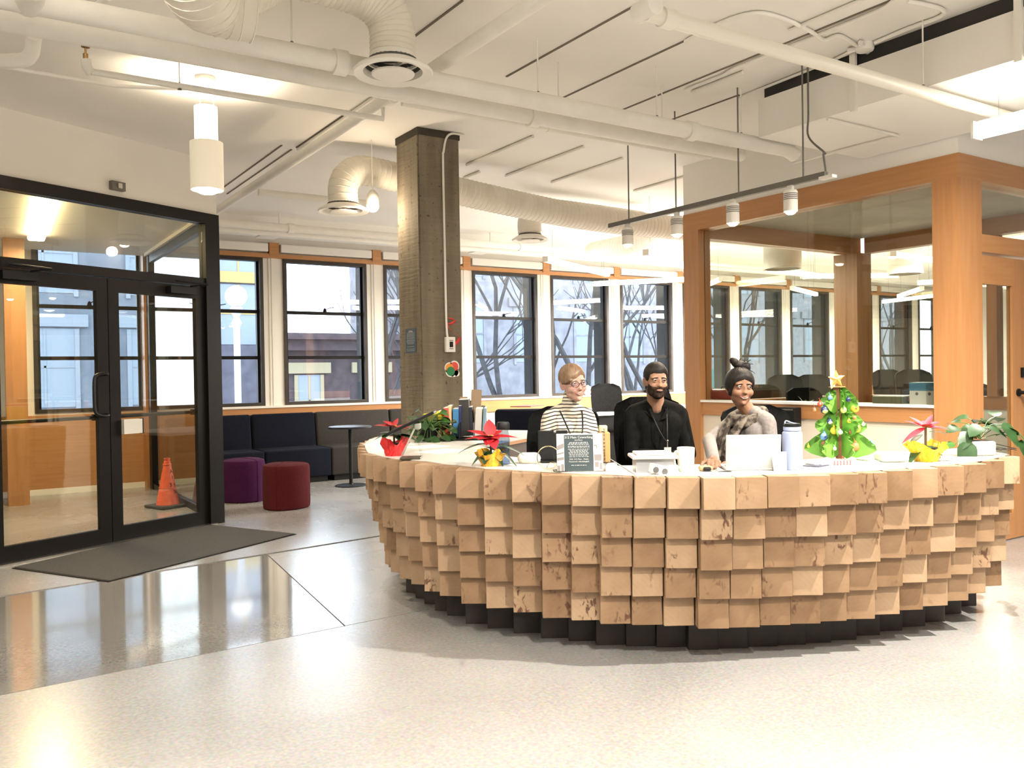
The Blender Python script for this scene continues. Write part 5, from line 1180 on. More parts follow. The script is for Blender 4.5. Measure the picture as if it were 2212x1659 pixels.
# clear plastic box
p = on(1428, 1021, TOP)
M_CLP = mat('clear_plastic', (.75, .76, .78), .2); M_CLP.node_tree.nodes['Principled BSDF'].inputs['Alpha'].default_value = .38; 
t = thing('plastic_container', 'clear plastic lidded container in front of the bearded man', 'container', (p.x, p.y+.05, TOP+EPS), ROT_CAM)
bm = nb()
def shell(bm, x, y0, y1, z0, z1, th):
    box(bm, (-x, y0, z0), (-x+th, y1, z1)); box(bm, (x-th, y0, z0), (x, y1, z1)); box(bm, (-x, y0, z0), (x, y0+th, z1)); box(bm, (-x, y1-th, z0), (x, y1, z1)); box(bm, (-x, y0, z0), (x, y1, z0+th))
shell(bm, .085, -.04, .09, 0, .062, .002); obj('tub', bm, M_CLP, t)
bm = nb(); bbox(bm, (-.105, -.06, .062), (.105, .11, .078), .006, 2); bbox(bm, (-.085, -.045, .078), (.085, .095, .090), .006, 2); obj('lid', bm, mat('lid_frost', (.74, .73, .70), .3), t, True)
for x, c in ((-.05, (.03, .04, .16)), (.0, (.10, .10, .12)), (.045, (.12, .13, .17))):
    bm = nb(); bbox(bm, (x-.018, -.01, .003), (x+.02, .06, .045), .004, 1); obj('contents', bm, mat('contents_%d' % int(x*100), c, .5), t)
# white object with two dark rounds
p = on(1428, 1025, TOP)
t = thing('card_viewer', 'small white folded viewer with two dark round lenses on the counter edge', 'viewer', (p.x, p.y+.02, TOP+EPS), ROT_CAM+.25)
bm = nb(); bbox(bm, (-.042, -.018, 0), (.042, .018, .042), .004, 2, RY(.22)); obj('body', bm, M_PAPER, t)
for x in (-.022, .022):
    bm = nb(); lathe(bm, [(0, 0), (.014, 0), (.014, .0016), (0, .002)], 20, M=RY(.22) @ TR(x, -.019, .017) @ RX(PI/2)); obj('lens', bm, mat('lens_grey', (.10, .10, .10), .4), t, True)
# mug
p = on(1492, 1019, TOP)
t = thing('coffee_mug', 'tall white mug with a yellow inside on the counter edge', 'mug', (p.x, p.y+.03, TOP+EPS), ROT_CAM+PI)
bm = nb(); lathe(bm, [(0, 0), (.032, 0), (.0355, .004), (.0385, .05), (.0405, .108), (.038, .110), (.0365, .106)], 36); obj('cup', bm, mat('mug_white', (.86, .83, .74), .25), t, True)
bm = nb(); lathe(bm, [(.0375, .1085), (.036, .09), (.034, .012), (0, .012)], 36); obj('glaze_inside', bm, mat('mug_yellow', (.80, .62, .05), .3), t, True)
bm = nb(); tube(bm, smoothpath([(.034, .01, .09), (.05, .02, .092), (.058, .022, .07), (.056, .022, .04), (.046, .018, .022), (.030, .01, .02)], 4), .0055, 8); obj('handle', bm, MATS['mug_white'], t, True)
# keys with a wooden fob
p = on(1527, 1018, TOP)
t = thing('key_bunch', 'bunch of keys and dark fob with wooden tag right of the mug', 'keys', (p.x, p.y, TOP+EPS), ROT_CAM)
bm = nb(); bbox(bm, (-.03, .0, 0), (.03, .05, .022), .008, 2); obj('wooden_tag', bm, mat('tag_wood', (.45, .28, .13), .6), t)
bm = nb(); bbox(bm, (-.018, -.02, 0), (.016, .0, .02), .006, 2); obj('fob', bm, M_BLACK, t)
bm = nb(); box(bm, (.012, -.012, .002), (.045, -.006, .005)); box(bm, (.010, -.004, .002), (.05, .002, .004)); tube(bm, arc((.012, -.006, .004), .010, 0, 6, 12, (1, 0, 0), (0, 1, 0)), .0012, 5); obj('key', bm, M_CHROME, t)
bm = nb(); [bbox(bm, (.05+.008*i, -.015+.004*i, 0), (.10+.004*i, -.011+.004*i, .003), .001, 1) for i in range(4)]; tag(obj('pen_bundle', bm, M_BLACK, None, False, (p.x, p.y, TOP+EPS), ROT_CAM-.3), 'few dark pens lying between the keys and the laptop', 'pens')
# laptop with its back to the viewer
pl, pr = on(1570, 1017, TOP), on(1684, 1016, TOP); cl = (pl+pr)/2; d = (pr-pl); wl_ = d.length*1.04; az = math.atan2(d.y, d.x)
M_ALU = mat('laptop_aluminium', (.78, .77, .74), .3, .35)
t = thing('laptop', 'open white-silver laptop with its lid towards the viewer', 'laptop', (cl.x, cl.y, TOP+EPS), az)
bm = nb(); bbox(bm, (-wl_/2, .0, 0), (wl_/2, .19, .012), .005, 2); obj('keyboard_base', bm, M_ALU, t, True)
bm = nb(); bbox(bm, (-wl_/2+.012, .03, .012), (wl_/2-.012, .11, .0135), .0005, 1); obj('keys', bm, M_BLACK, t)
bm = nb(); tb = bmesh.new(); bbox(bm, (-wl_/2, -.003, .0), (wl_/2, .003, .155), .0028, 2, TR(0, .004, .012) @ RX(.14)); ld_ = obj('lid', bm, M_ALU, t, True)
bm = nb(); bbox(bm, (-wl_/2+.008, -.0045, .008), (wl_/2-.008, -.003, .148), .0005, 1, TR(0, .004, .012) @ RX(.14) @ RZ(PI)); obj('screen', bm, M_BLACK, t)
bm = nb(); lathe(bm, [(0, 0), (.008, 0), (.008, .0006), (0, .0006)], 16, M=TR(0, .004, .012) @ RX(.14) @ TR(0, -.0032, .08) @ RX(PI/2)); obj('emblem', bm, M_PAPER, t)
# white card
p = on(1687, 1018, TOP)
t = thing('white_card', 'small blank white card standing at the laptop corner', 'card', (p.x, p.y, TOP+EPS), ROT_CAM)
bm = nb(); box(bm, (-.032, 0, 0), (.026, .002, .088)); obj('card_face', bm, M_PAPER, t); bm = nb(); box(bm, (-.032, .002, 0), (.026, .003, .08), RX(-.4)); obj('card_back', bm, M_PAPER, t)
# lilac-blue flask
M_LILAC = mat('flask_blue', (.42, .50, .76), .38)
t = bottle(1712, 1014, [(0, 0), (.043, 0), (.0455, .004), (.0455, .155), (.044, .170), (.036, .178)], 'pale lilac-blue insulated flask with black lid beside the laptop', 'bottle', M_LILAC, M_BLACK, [(0, .196), (.037, .196), (.038, .200), (.036, .212), (0, .213)], 'insulated_flask')
bm = nb(); lathe(bm, [(.0395, .180), (.0395, .196), (.036, .197), (.034, .180)], 28); obj('collar', bm, M_LILAC, t, True)
bm = nb(); tube(bm, smoothpath([(-.034, 0, .205), (-.028, 0, .224), (0, 0, .214), (.03, 0, .208), (.037, 0, .204)], 5), .0035, 6); obj('strap', bm, M_LILAC, t, True)
# striped paper, open book, envelopes
p = on(1800, 1003, TOP)
t = thing('striped_notebook', 'red and white striped paper beside the flask', 'notebook', (p.x, p.y, TOP+EPS), ROT_CAM+.12)
bm = nb(); bbox(bm, (-.085, -.045, 0), (.085, .06, .020), .003, 1); obj('pages', bm, M_PAPER, t)
for i in range(6):
    bm = nb(); box(bm, (-.02+.016*i, -.0460, .0002), (-.014+.016*i, .058, .0208)); obj('red_stripe', bm, mat('stripe_red', (.62, .10, .09), .6), t)
bm = nb(); bbox(bm, (-.12, -.03, 0), (-.06, .05, .014), .006, 2, RZ(.3)); tag(obj('white_tissue', bm, M_PAPER, None, True, (p.x, p.y+.01, TOP+EPS), ROT_CAM), 'crumpled white tissue paper left of the striped paper', 'tissue')
sheet(1760, 1006, TOP, .12, .10, .2, 'dark blue folder edge under the tissue by the flask', mat('folder_ink', (.03, .035, .07), .5), .004, name='thin_folder')
sheet(1868, 1001, TOP+.0, .16, .11, -.45, 'white envelope with a red edge in front of the paper tree', th=.004, name='envelope')
sheet(1905, 994, TOP, .20, .13, -.3, 'white sheets of paper right of the paper tree', th=.006)
p = on(1950, 997, TOP)
bm = nb(); bbox(bm, (-.085, -.035, 0), (.05, .08, .046), .018, 4); tag(obj('white_parcel', bm, mat('parcel_white', (.87, .85, .80), .6), None, True, (p.x-.035, p.y+.01, TOP+EPS), ROT_CAM), 'rounded white padded parcel between the paper tree and the yellow foil', 'parcel')
p = on(2042, 996, TOP)
bm = nb(); bbox(bm, (-.035, -.015, 0), (.035, .02, .022), .007, 3); tag(obj('tape_dispenser', bm, mat('dispenser_white', (.84, .81, .74), .4), None, True, (p.x, p.y+.01, TOP+EPS), ROT_CAM), 'small white block between the yellow foil and the white plant pot', 'dispenser')
p = on(2150, 972, TOP)
t = thing('wire_tray', 'thin wire letter tray at the back of the right end of the desk', 'tray', (p.x, p.y+.03, TOP+EPS), ROT_CAM)
bm = nb(); [tube(bm, [(-.10+.04*i, -.08, .002), (-.10+.04*i, .12, .002)], .0015, 4) for i in range(6)]; tube(bm, [(-.1, -.08, .01), (.1, -.08, .01), (.1, .12, .02), (-.1, .12, .02)], .002, 5, closed=True); obj('wire_frame', bm, M_BLACK, t)
p = on(1306, 1000, TOP)
t = thing('candle_block', 'cream block candle on an orange base behind the right end of the acrylic sign', 'candle', (p.x, p.y, TOP+EPS), ROT_CAM)
bm = nb(); bbox(bm, (-.03, 0, 0), (.03, .06, .155), .004, 1); obj('base', bm, mat('candle_base', (.55, .26, .10), .6), t); bm = nb(); bbox(bm, (-.024, .005, .155), (.018, .05, .19), .006, 2); obj('wax', bm, mat('candle_wax', (.78, .58, .28), .5), t, True)
q_ = [on(x, y, TOP) for x, y in ((1316, 992), (1335, 1004), (1352, 1014), (1368, 1024), (1378, 1034))]
bm = nb(); tube(bm, smoothpath([V(a.x, a.y, TOP+.004) for a in q_], 5), .0026, 6); tag(obj('white_cable', bm, mat('cable_grey', (.45, .44, .42), .5), None, True), 'thin pale cable running over the counter edge right of the acrylic sign', 'cable')
p = atY(1272, 838, WY-.09)
t = thing('salt_lamp', 'small warm glowing lamp on the window sill behind the woman in glasses', 'lamp', (p.x, WY-.03, .956))
bm = nb(); r_ = random.Random(4); sphere(bm, (0, -.02, .08), .075, 10, 8, (1.2, .4, 1.05))
for v in bm.verts: v.co += V(r_.uniform(-.01, .01), r_.uniform(-.004, .004), r_.uniform(-.008, .008)) if v.co.z > .02 else V(0, 0, 0)
obj('glowing_stone', bm, lampmat('salt_glow', (1, .72, .42), 1.3), t)
t = thing('sill_plant', 'small green plant on the window sill behind the bearded man', 'plant', (atY(1398, 845, WY-.05).x, WY-.06, .956))
bm = nb(); lathe(bm, [(0, 0), (.045, 0), (.055, .05), (0, .05)], 14); obj('pot', bm, M_BLACK, t, True)
for k in range(12):
    a = r_.uniform(0, 6.28); bm = nb(); leafmesh(bm, V(0, 0, .05), (math.cos(a), math.sin(a)*.4, .5), (0, 0, 1), .13, .025, .2, .3); obj('leaf', bm, M_LEAFL, t, True)
# ------------------------------------------------------------------ paper tree
p = on(1834, 998, TOP); kk = (on(1835, 998, TOP)-on(1834, 998, TOP)).length
t = thing('paper_tree', 'green cardboard Christmas tree with brown trunk and a gold star', 'christmas tree', (p.x, p.y+.05, TOP+EPS), ROT_CAM)
M_TG = noisy('card_green', (.11, .30, .035), (.18, .42, .06), 12, .6); M_TB = mat('card_brown', (.20, .08, .03), .5)
TH = 215*kk*.985
bm = nb(); tube(bm, [(0, 0, 0), (-.004, 0, TH*.56), (-.012, 0, TH*.80)], [.024, .021, .022], 6, ry=.85); obj('trunk', bm, M_TB, t)
r_ = random.Random(3)
tiers = [(.015, .155, .172, .050), (.12, .145, .125, .035), (.235, .135, .095, .022)]    # z0, height, reach, inner
baubles = []
for ti, (z0, hh_, reach, inn) in enumerate(tiers):
    for kx in range(7):
        a = 2*PI*kx/7+.35*ti+.26; pts = [(.016, z0+.02), (reach*.45, z0+.004), (reach*.8, z0+.022)]
        n = 5; pts.append((reach, z0+.045))
        for s in range(n):
            u = (s+1)/n; x = reach*(1-u)**.9+inn*u; z = z0+.05+(hh_-.05)*u
            pts += [(x-.016, z-.012), (x+.012*(1-u)+.006, z-.002)]
        pts += [(inn*.8, z0+hh_), (.016, z0+hh_-.01)]
        bm = nb(); poly = [(x, z) for x, z in pts]
        A = [bm.verts.new((x*math.cos(a)-.002*math.sin(a), x*math.sin(a)+.002*math.cos(a), z)) for x, z in poly]; Bv = [bm.verts.new((x*math.cos(a)+.002*math.sin(a), x*math.sin(a)-.002*math.cos(a), z)) for x, z in poly]
        bm.faces.new(A); bm.faces.new(list(reversed(Bv)))
        for i in range(len(A)): bm.faces.new((A[i], A[(i+1) % len(A)], Bv[(i+1) % len(A)], Bv[i]))
        bmesh.ops.triangulate(bm, faces=[f for f in bm.faces if len(f.verts) > 4]); obj('branch_card', bm, M_TG, t)
bm = nb(); lathe(bm, [(0, TH*.80), (.040, TH*.80), (.040, TH*.805), (0, TH*.805)], 24, M=TR(-.012, 0, 0)); obj('star_base', bm, mat('star_gold', (.62, .36, .10), .4, .2), t)
bm = nb(); st_ = []
for i in range(10):
    rr = .044 if i % 2 == 0 else .020; a = PI/2+PI*i/5+.06; st_.append(V(-.014+rr*math.cos(a), 0, TH*.80+.040+rr*1.05*math.sin(a)))
fc = bm.verts.new((-.014, -.012, TH*.80+.040)); bc = bm.verts.new((-.014, .012, TH*.80+.040)); vs = [bm.verts.new(v) for v in st_]
for i in range(10): bm.faces.new((vs[i], vs[(i+1) % 10], fc)); bm.faces.new((vs[(i+1) % 10], vs[i], bc))
obj('star', bm, MATS['star_gold'], t)
BC = {'r': (.62, .06, .03), 'o': (.80, .22, .08), 'y': (.85, .62, .05), 'l': (.62, .75, .20), 'n': (.02, .03, .10), 'b': (.16, .32, .62), 'w': (.82, .82, .72), 'k': (.22, .08, .04)}
# measured on the photograph as offsets (pixels) from the trunk foot, turned into real offsets on the tree
for (px, py, c, rp, c2) in ((1784, 866, 'r', 5.5, 'w'), (1772, 879, 'k', 5, 'o'), (1793, 880, 'n', 8, 'l'), (1805, 852, 'b', 5, None), (1831, 880, 'l', 6.5, None), (1843, 857, 'n', 5, None), (1860, 877, 'y', 8.5, 'r'), (1803, 906, 'n', 6, 'w'),
                            (1811, 926, 'y', 8, None), (1823, 930, 'w', 5, None), (1791, 940, 'b', 8, 'n'), (1790, 955, 'k', 5, None), (1796, 971, 'r', 6.5, None), (1811, 967, 'w', 4, None), (1844, 905, 'y', 4.5, 'n'), (1858, 898, 'o', 4, None),
                            (1864, 923, 'y', 8, None), (1846, 930, 'k', 4.5, None), (1858, 963, 'o', 8.5, None), (1879, 959, 'w', 7, None), (1899, 960, 'b', 6.5, None), (1846, 969, 'y', 5, None), (1881, 914, 'w', 4, None), (1757, 962, 'y', 3, None)):
    x = (px-1834)*kk; z = (998-py)*kk; rr = rp*kk*1.1; y = -min(.12, .055+.25*(TH-z)*.28); y = y*(1-min(.8, abs(x)/.16)*.8)
    bm = nb(); sphere(bm, (x, y, z), rr, 12, 8, (1, .75, 1)); lathe(bm, [(0, 0), (rr*.3, 0), (rr*.3, rr*.4), (0, rr*.4)], 8, (x, y, z+rr*.95)); tube(bm, [(x, y, z+rr), (x*.97, y+.02, z+rr*2.2)], .0012, 4)
    o = obj('bauble', bm, mat('bauble_'+c, BC[c], .35), t, True)
    if c2:
        bm = nb(); sphere(bm, (x, y-.0008, z-(rr*.25 if c in 'nk' else 0)), rr*.80 if c in 'nk' else rr*.55, 10, 8, (1.02 if c in 'nk' else 1, 1.15 if c in 'nk' else 1.45, .85)); obj('bauble_band', bm, mat('bauble_'+c2, BC[c2], .35), t, True)
# ================================================================== OUTSIDE
M_BR1 = noisy('brick_dark', (.055, .042, .05), (.09, .065, .07), 4, .9); M_BR2 = noisy('facade_pale', (.13, .15, .19), (.19, .215, .26), 1.2, .9); M_BR3 = noisy('facade_stone', (.20, .20, .225), (.30, .30, .33), 2.5, .9)
M_LINT = mat('lintel_stone', (.36, .31, .20), .8); M_WPANE = mat('far_window_pane', (.30, .36, .44), .2); M_SH = mat('far_window_shade', (.26, .31, .38), .5); M_GRND = noisy('street_asphalt', (.16, .16, .17), (.22, .22, .23), 2, .9)
bm = nb(); box(bm, (-25, WY+.5, -4.2), (70, 60, -4)); o = obj('street', bm, M_GRND); o['kind'] = 'structure'
def building(name_, label, x0, x1, z1, y, m, wins, lint=M_LINT, cornice=True, paneM=M_SH):
    t = thing('building', label, 'building', ((x0+x1)/2, y, -4)); ox = (x0+x1)/2
    bm = nb(); box(bm, (x0-ox, 0, 0), (x1-ox, 8, z1+4)); obj('wall', bm, m, t)
    if cornice:
        bm = nb(); box(bm, (x0-ox-.1, -.35, z1+4-.45), (x1-ox+.1, 0, z1+4-.1)); box(bm, (x0-ox-.1, -.55, z1+4-.1), (x1-ox+.1, 0, z1+4+.1)); obj('cornice', bm, m, t)
    nx, rows, ww_, wh_, = wins; nx = min(nx, max(1, int((x1-x0)/(ww_+.95))))
    for zz in rows:
        for i in range(nx):
            cx_ = x0+(x1-x0)*(i+.5)/nx-ox
            bm = nb(); box(bm, (cx_-ww_/2-.12, -.05, zz+4-.1), (cx_-ww_/2, .0, zz+4+wh_)); box(bm, (cx_+ww_/2, -.05, zz+4-.1), (cx_+ww_/2+.12, 0, zz+4+wh_)); box(bm, (cx_-.03, -.04, zz+4), (cx_+.03, 0, zz+4+wh_)); box(bm, (cx_-ww_/2, -.04, zz+4+wh_*.5), (cx_+ww_/2, 0, zz+4+wh_*.5+.06)); w_ = obj('window', bm, lint, t)
            bm = nb(); box(bm, (cx_-ww_/2, -.02, zz+4), (cx_+ww_/2, .0, zz+4+wh_)); obj('pane', bm, paneM, w_)
            bm = nb(); box(bm, (cx_-ww_/2-.35, -.10, zz+4+wh_+.05), (cx_+ww_/2+.35, 0, zz+4+wh_+.40)); obj('lintel', bm, lint, t)
    return t
BY = 27
def bx(px): return atY(px, 760, BY).x
building('a', 'pale glass-fronted building across the street, seen through the vestibule', bx(-40), bx(455), 12, BY, M_BR2, (7, (-2.6, .6, 3.8, 7.0), 1.5, 2.2), mat('mullion_pale', (.26, .30, .36), .6), False)
building('b', 'building with yellow-framed upper windows seen left of the first pier', bx(462), bx(590), 7.0, BY+.5, noisy('facade_grey', (.09, .09, .12), (.14, .14, .18), 3, .9), (2, (-2.4, 2.4, 4.7), 1.8, 1.9), mat('frame_yellow', (.45, .33, .12), .7))
building('c', 'low dark brick building with pale lintels seen through the window left of the column', bx(594), bx(985), atY(700, 728, BY).z, BY, M_BR1, (7, (-.35,), .75, 1.75))
building('d', 'pale stone building seen through the windows right of the column', bx(990), bx(1400), 8.5, BY+2, M_BR3, (7, (-2.4, 1.8, 5.2), 1.5, 2.2), M_BR3)
building('e', 'pale brick building seen through the meeting room', bx(1410), bx(2080), 9.5, BY+3, noisy('facade_brick_pale', (.22, .22, .25), (.32, .32, .36), 5, .9), (10, (-2.4, 1.8, 5.2), 1.6, 2.2), M_BR3)
p = atY(1480, 822, BY+2.95); bm = nb(); box(bm, (-1.2, -.1, -.55), (2.9, .05, .5)); tag(obj('shop_awning_board', bm, mat('teal_board', (.02, .20, .20), .5), None, False, p), 'teal signboard across the street behind the bearded man', 'signboard')
M_BARK = noisy('bark', (.04, .04, .045), (.075, .075, .08), 8, .9)
def tree(x, y, seed, label, h=9, lean=0):
    r_ = random.Random(seed); t = thing('bare_tree', label, 'tree', (x, y, -4), group='bare street trees')
    tk, br = nb(), nb()
    def grow(bm, p, d, r, ln, lv):
        n = 4; pts = [p]; dd = d.copy()
        for i in range(n):
            dd = (dd+V(r_.uniform(-.16, .16), r_.uniform(-.12, .12), r_.uniform(-.02, .12))).normalized(); pts.append(pts[-1]+dd*ln/n)
        tube(bm, pts, [r*(1-.35*i/n) for i in range(n+1)], 6 if lv < 2 else 4)
        if lv < 5:
            for k in range(3 if lv < 4 else 2):
                s = pts[-1] if k == 0 else pts[r_.choice((2, 3, 4))]
                nd = (dd+V(r_.uniform(-.9, .9), r_.uniform(-.6, .6), r_.uniform(-.1, .45))).normalized(); grow(br, s, nd, r*(.62 if k else .66), ln*r_.uniform(.62, .85), lv+1)
    grow(tk, V(0, 0, 0), V(lean, 0, 1).normalized(), .12, h*.48, 0)
    obj('trunk', tk, M_BARK, t, True); obj('branches', br, M_BARK, t, True)['kind'] = 'stuff'
for px, yy, s, h, ln, lab in ((720, 19.5, 2, 8, .25, 'bare tree outside seen through the window left of the column'), (1150, 17.5, 5, 9, -.25, 'bare tree outside with a leaning trunk in the first window right of the column'), (1245, 17.0, 8, 10, .05, 'large bare tree outside behind the woman in glasses'),
                             (1400, 19, 12, 9, .2, 'bare tree outside behind the bearded man'), (1640, 19, 14, 9, -.1, 'bare tree outside seen through the meeting room, left one'), (1940, 20, 17, 9, .1, 'bare tree outside seen through the meeting room, right one')):
    p = atY(px, 800, yy); tree(p.x, yy, s, lab, h, ln)
p = atY(510, 640, 16)
t = thing('street_lamp', 'street lamp with a round white globe outside the first window', 'street lamp', (p.x, 16, -4))
bm = nb(); sphere(bm, (0, 0, p.z+4), .20, 20, 12); obj('globe', bm, mat('lamp_globe', (.85, .8, .75), .4), t, True)
bm = nb(); tube(bm, [(0, 0, 0), (0, 0, p.z+4-.6)], .06, 10); lathe(bm, [(.06, -.6), (.10, -.5), (.05, -.4), (.12, -.22), (.06, -.18)], 16, (0, 0, p.z+4)); obj('post', bm, mat('lamp_post_grey', (.45, .46, .48), .6), t, True)
# ================================================================== PEOPLE
def round_cone(bm, a, b, ra, rb, n=14):
    a, b = Vector(a), Vector(b)
    if (b-a).length < 1e-5: sphere(bm, a, ra, n, 10); return
    d = (b-a).normalized(); L_ = (b-a).length; pr = []
    for i in range(6): t = PI/2*i/5; pr.append((-ra*math.cos(t), max(1e-5, ra*math.sin(t))))
    for i in range(6): t = PI/2*i/5; pr.append((L_+rb*math.sin(t), max(1e-5, rb*math.cos(t))))
    q_ = d.to_track_quat('Z', 'Y').to_matrix().to_4x4(); M = Matrix.Translation(a) @ q_
    t = bmesh.new(); lathe(t, [(r if r > 2e-5 else 0, z) for z, r in pr], n); t.transform(M); merge(bm, t)
def ell(bm, c, r, M=None, n=20, m=14):
    t = bmesh.new(); sphere(t, (0, 0, 0), 1, n, m); t.transform(Matrix.Translation(c) @ (M or Matrix()) @ Matrix.Diagonal((r[0], r[1], r[2], 1))); merge(bm, t)
def remesh(bm, vox, smooth=6):
    bmesh.ops.recalc_face_normals(bm, faces=bm.faces[:])
    me = bpy.data.meshes.new('tmp'); bm.to_mesh(me); bm.free(); o = bpy.data.objects.new('tmp', me); COL.objects.link(o)
    r = o.modifiers.new('r', 'REMESH'); r.mode = 'VOXEL'; r.voxel_size = vox; r.use_smooth_shade = True
    if smooth: s = o.modifiers.new('s', 'SMOOTH'); s.factor = .5; s.iterations = smooth
    dg = bpy.context.evaluated_depsgraph_get(); out = bpy.data.meshes.new_from_object(o.evaluated_get(dg)); bpy.data.objects.remove(o)
    for p_ in out.polygons: p_.use_smooth = True
    return out
def linkmesh(name, me, m, parent):
    me.name = name; me.materials.clear(); me.materials.append(m); o = bpy.data.objects.new(name, me); COL.objects.link(o); o.parent = parent; return o
# ---- head as a star-shaped surface
def head_radius(D, P):
    D = np.asarray(D, float); acc = np.zeros(len(D)); p = P.get('p', 26)
    prim = [((0, .012, .034), (.073*P['w'], .094, .083)), ((0, -.018, -.022), (.062*P['w'], .070, .082)), ((0, -.040, -.078), (.036*P['jaw'], .038, .034)),
            ((0, -.030, -.055), (.050*P['jaw'], .048, .040)),
            ((.030, -.022, -.056), (.028*P['jaw'], .040, .034)), ((-.030, -.022, -.056), (.028*P['jaw'], .040, .034)), ((.034, -.050, -.026), (.030*P['ck'], .032*P['ck'], .030)), ((-.034, -.050, -.026), (.030*P['ck'], .032*P['ck'], .030)),
            ((0, -.083, -.026), (.0145*P['nose'], .029*P['nl'], .0135)), ((0, -.076, -.004), (.0085, .022*P['nl'], .030)), ((.012, -.078, -.028), (.009, .014, .009)), ((-.012, -.078, -.028), (.009, .014, .009)),
            ((.028, -.062, .026), (.028, .022, .012)), ((-.028, -.062, .026), (.028, .022, .012)), ((0, -.078, -.056), (.024, .014, .010)), ((0, -.070, -.092), (.018, .016, .014))]
    rs = []
    for c, r in prim:
        c = np.array(c); r = np.array(r); a = ((D/r)**2).sum(1); b = (D*c/r**2).sum(1); cc = ((c/r)**2).sum()-1
        disc = b*b-a*cc; t = np.where(disc > 0, (b+np.sqrt(np.maximum(disc, 0)))/a, 0); rs.append(np.maximum(t, 1e-4))
    R = np.array(rs); mx = R.max(0); rad = mx*((R/mx)**(p*2)).sum(0)**(1/(p*2))
    for sx_ in (-1, 1):      # eye sockets
        e = np.array([sx_*.031, -.080, .008]); e /= np.linalg.norm(e); ang = np.arccos(np.clip((D*e).sum(1), -1, 1)); rad -= .0085*np.exp(-(ang/.15)**2)
    return rad
def head_grid(P, nu=84, nv=60):
    dirs = []
    for j in range(nv+1):
        th = PI*j/nv
        for i in range(nu):
            ph = 2*PI*i/nu; dirs.append((math.sin(th)*math.cos(ph), math.sin(th)*math.sin(ph), math.cos(th)))
    return np.array(dirs), nu, nv
def star_bm(D, R, nu, nv, M, keep=None):
    bm = nb(); C_ = D*R[:, None]; vs = [bm.verts.new(M @ Vector(c)) for c in C_]
    for j in range(nv):
        for i in range(nu):
            ids = (j*nu+i, j*nu+(i+1) % nu, (j+1)*nu+(i+1) % nu, (j+1)*nu+i)
            if keep is None or any(keep[k] for k in ids): bm.faces.new([vs[k] for k in (ids[0], ids[3], ids[2], ids[1])])
    bmesh.ops.remove_doubles(bm, verts=bm.verts[:], dist=1e-5)
    loose = [v for v in bm.verts if not v.link_faces]; bmesh.ops.delete(bm, geom=loose, context='VERTS'); return bm
def facept(P, x, z, off=0):     # point on the face surface at local x, z
    y = -.09
    for _ in range(8):
        d = np.array([[x, y, z]]); n = np.linalg.norm(d); r = head_radius(d/n, P)[0]; p = d[0]/n*r; y = y*(1+(r/n-1)*1.0) if n > 0 else y
        y = max(-.14, min(-.02, y))
    return V(x, y-off, z)
def skin_mat(name, c1, c2):
    m = noisy(name, c1, c2, 18, .58, 3, spec=.3); b = m.node_tree.nodes['Principled BSDF']
    b.inputs['Subsurface Weight'].default_value = .10; b.inputs['Subsurface Radius'].default_value = (.02, .008, .004); b.inputs['Subsurface Scale'].default_value = .4; return m
M_TEETH = mat('teeth', (.78, .74, .66), .3); M_EYEW = mat('eye_white', (.50, .48, .45), .3); M_PUP = mat('pupil', (.004, .003, .003), .1)
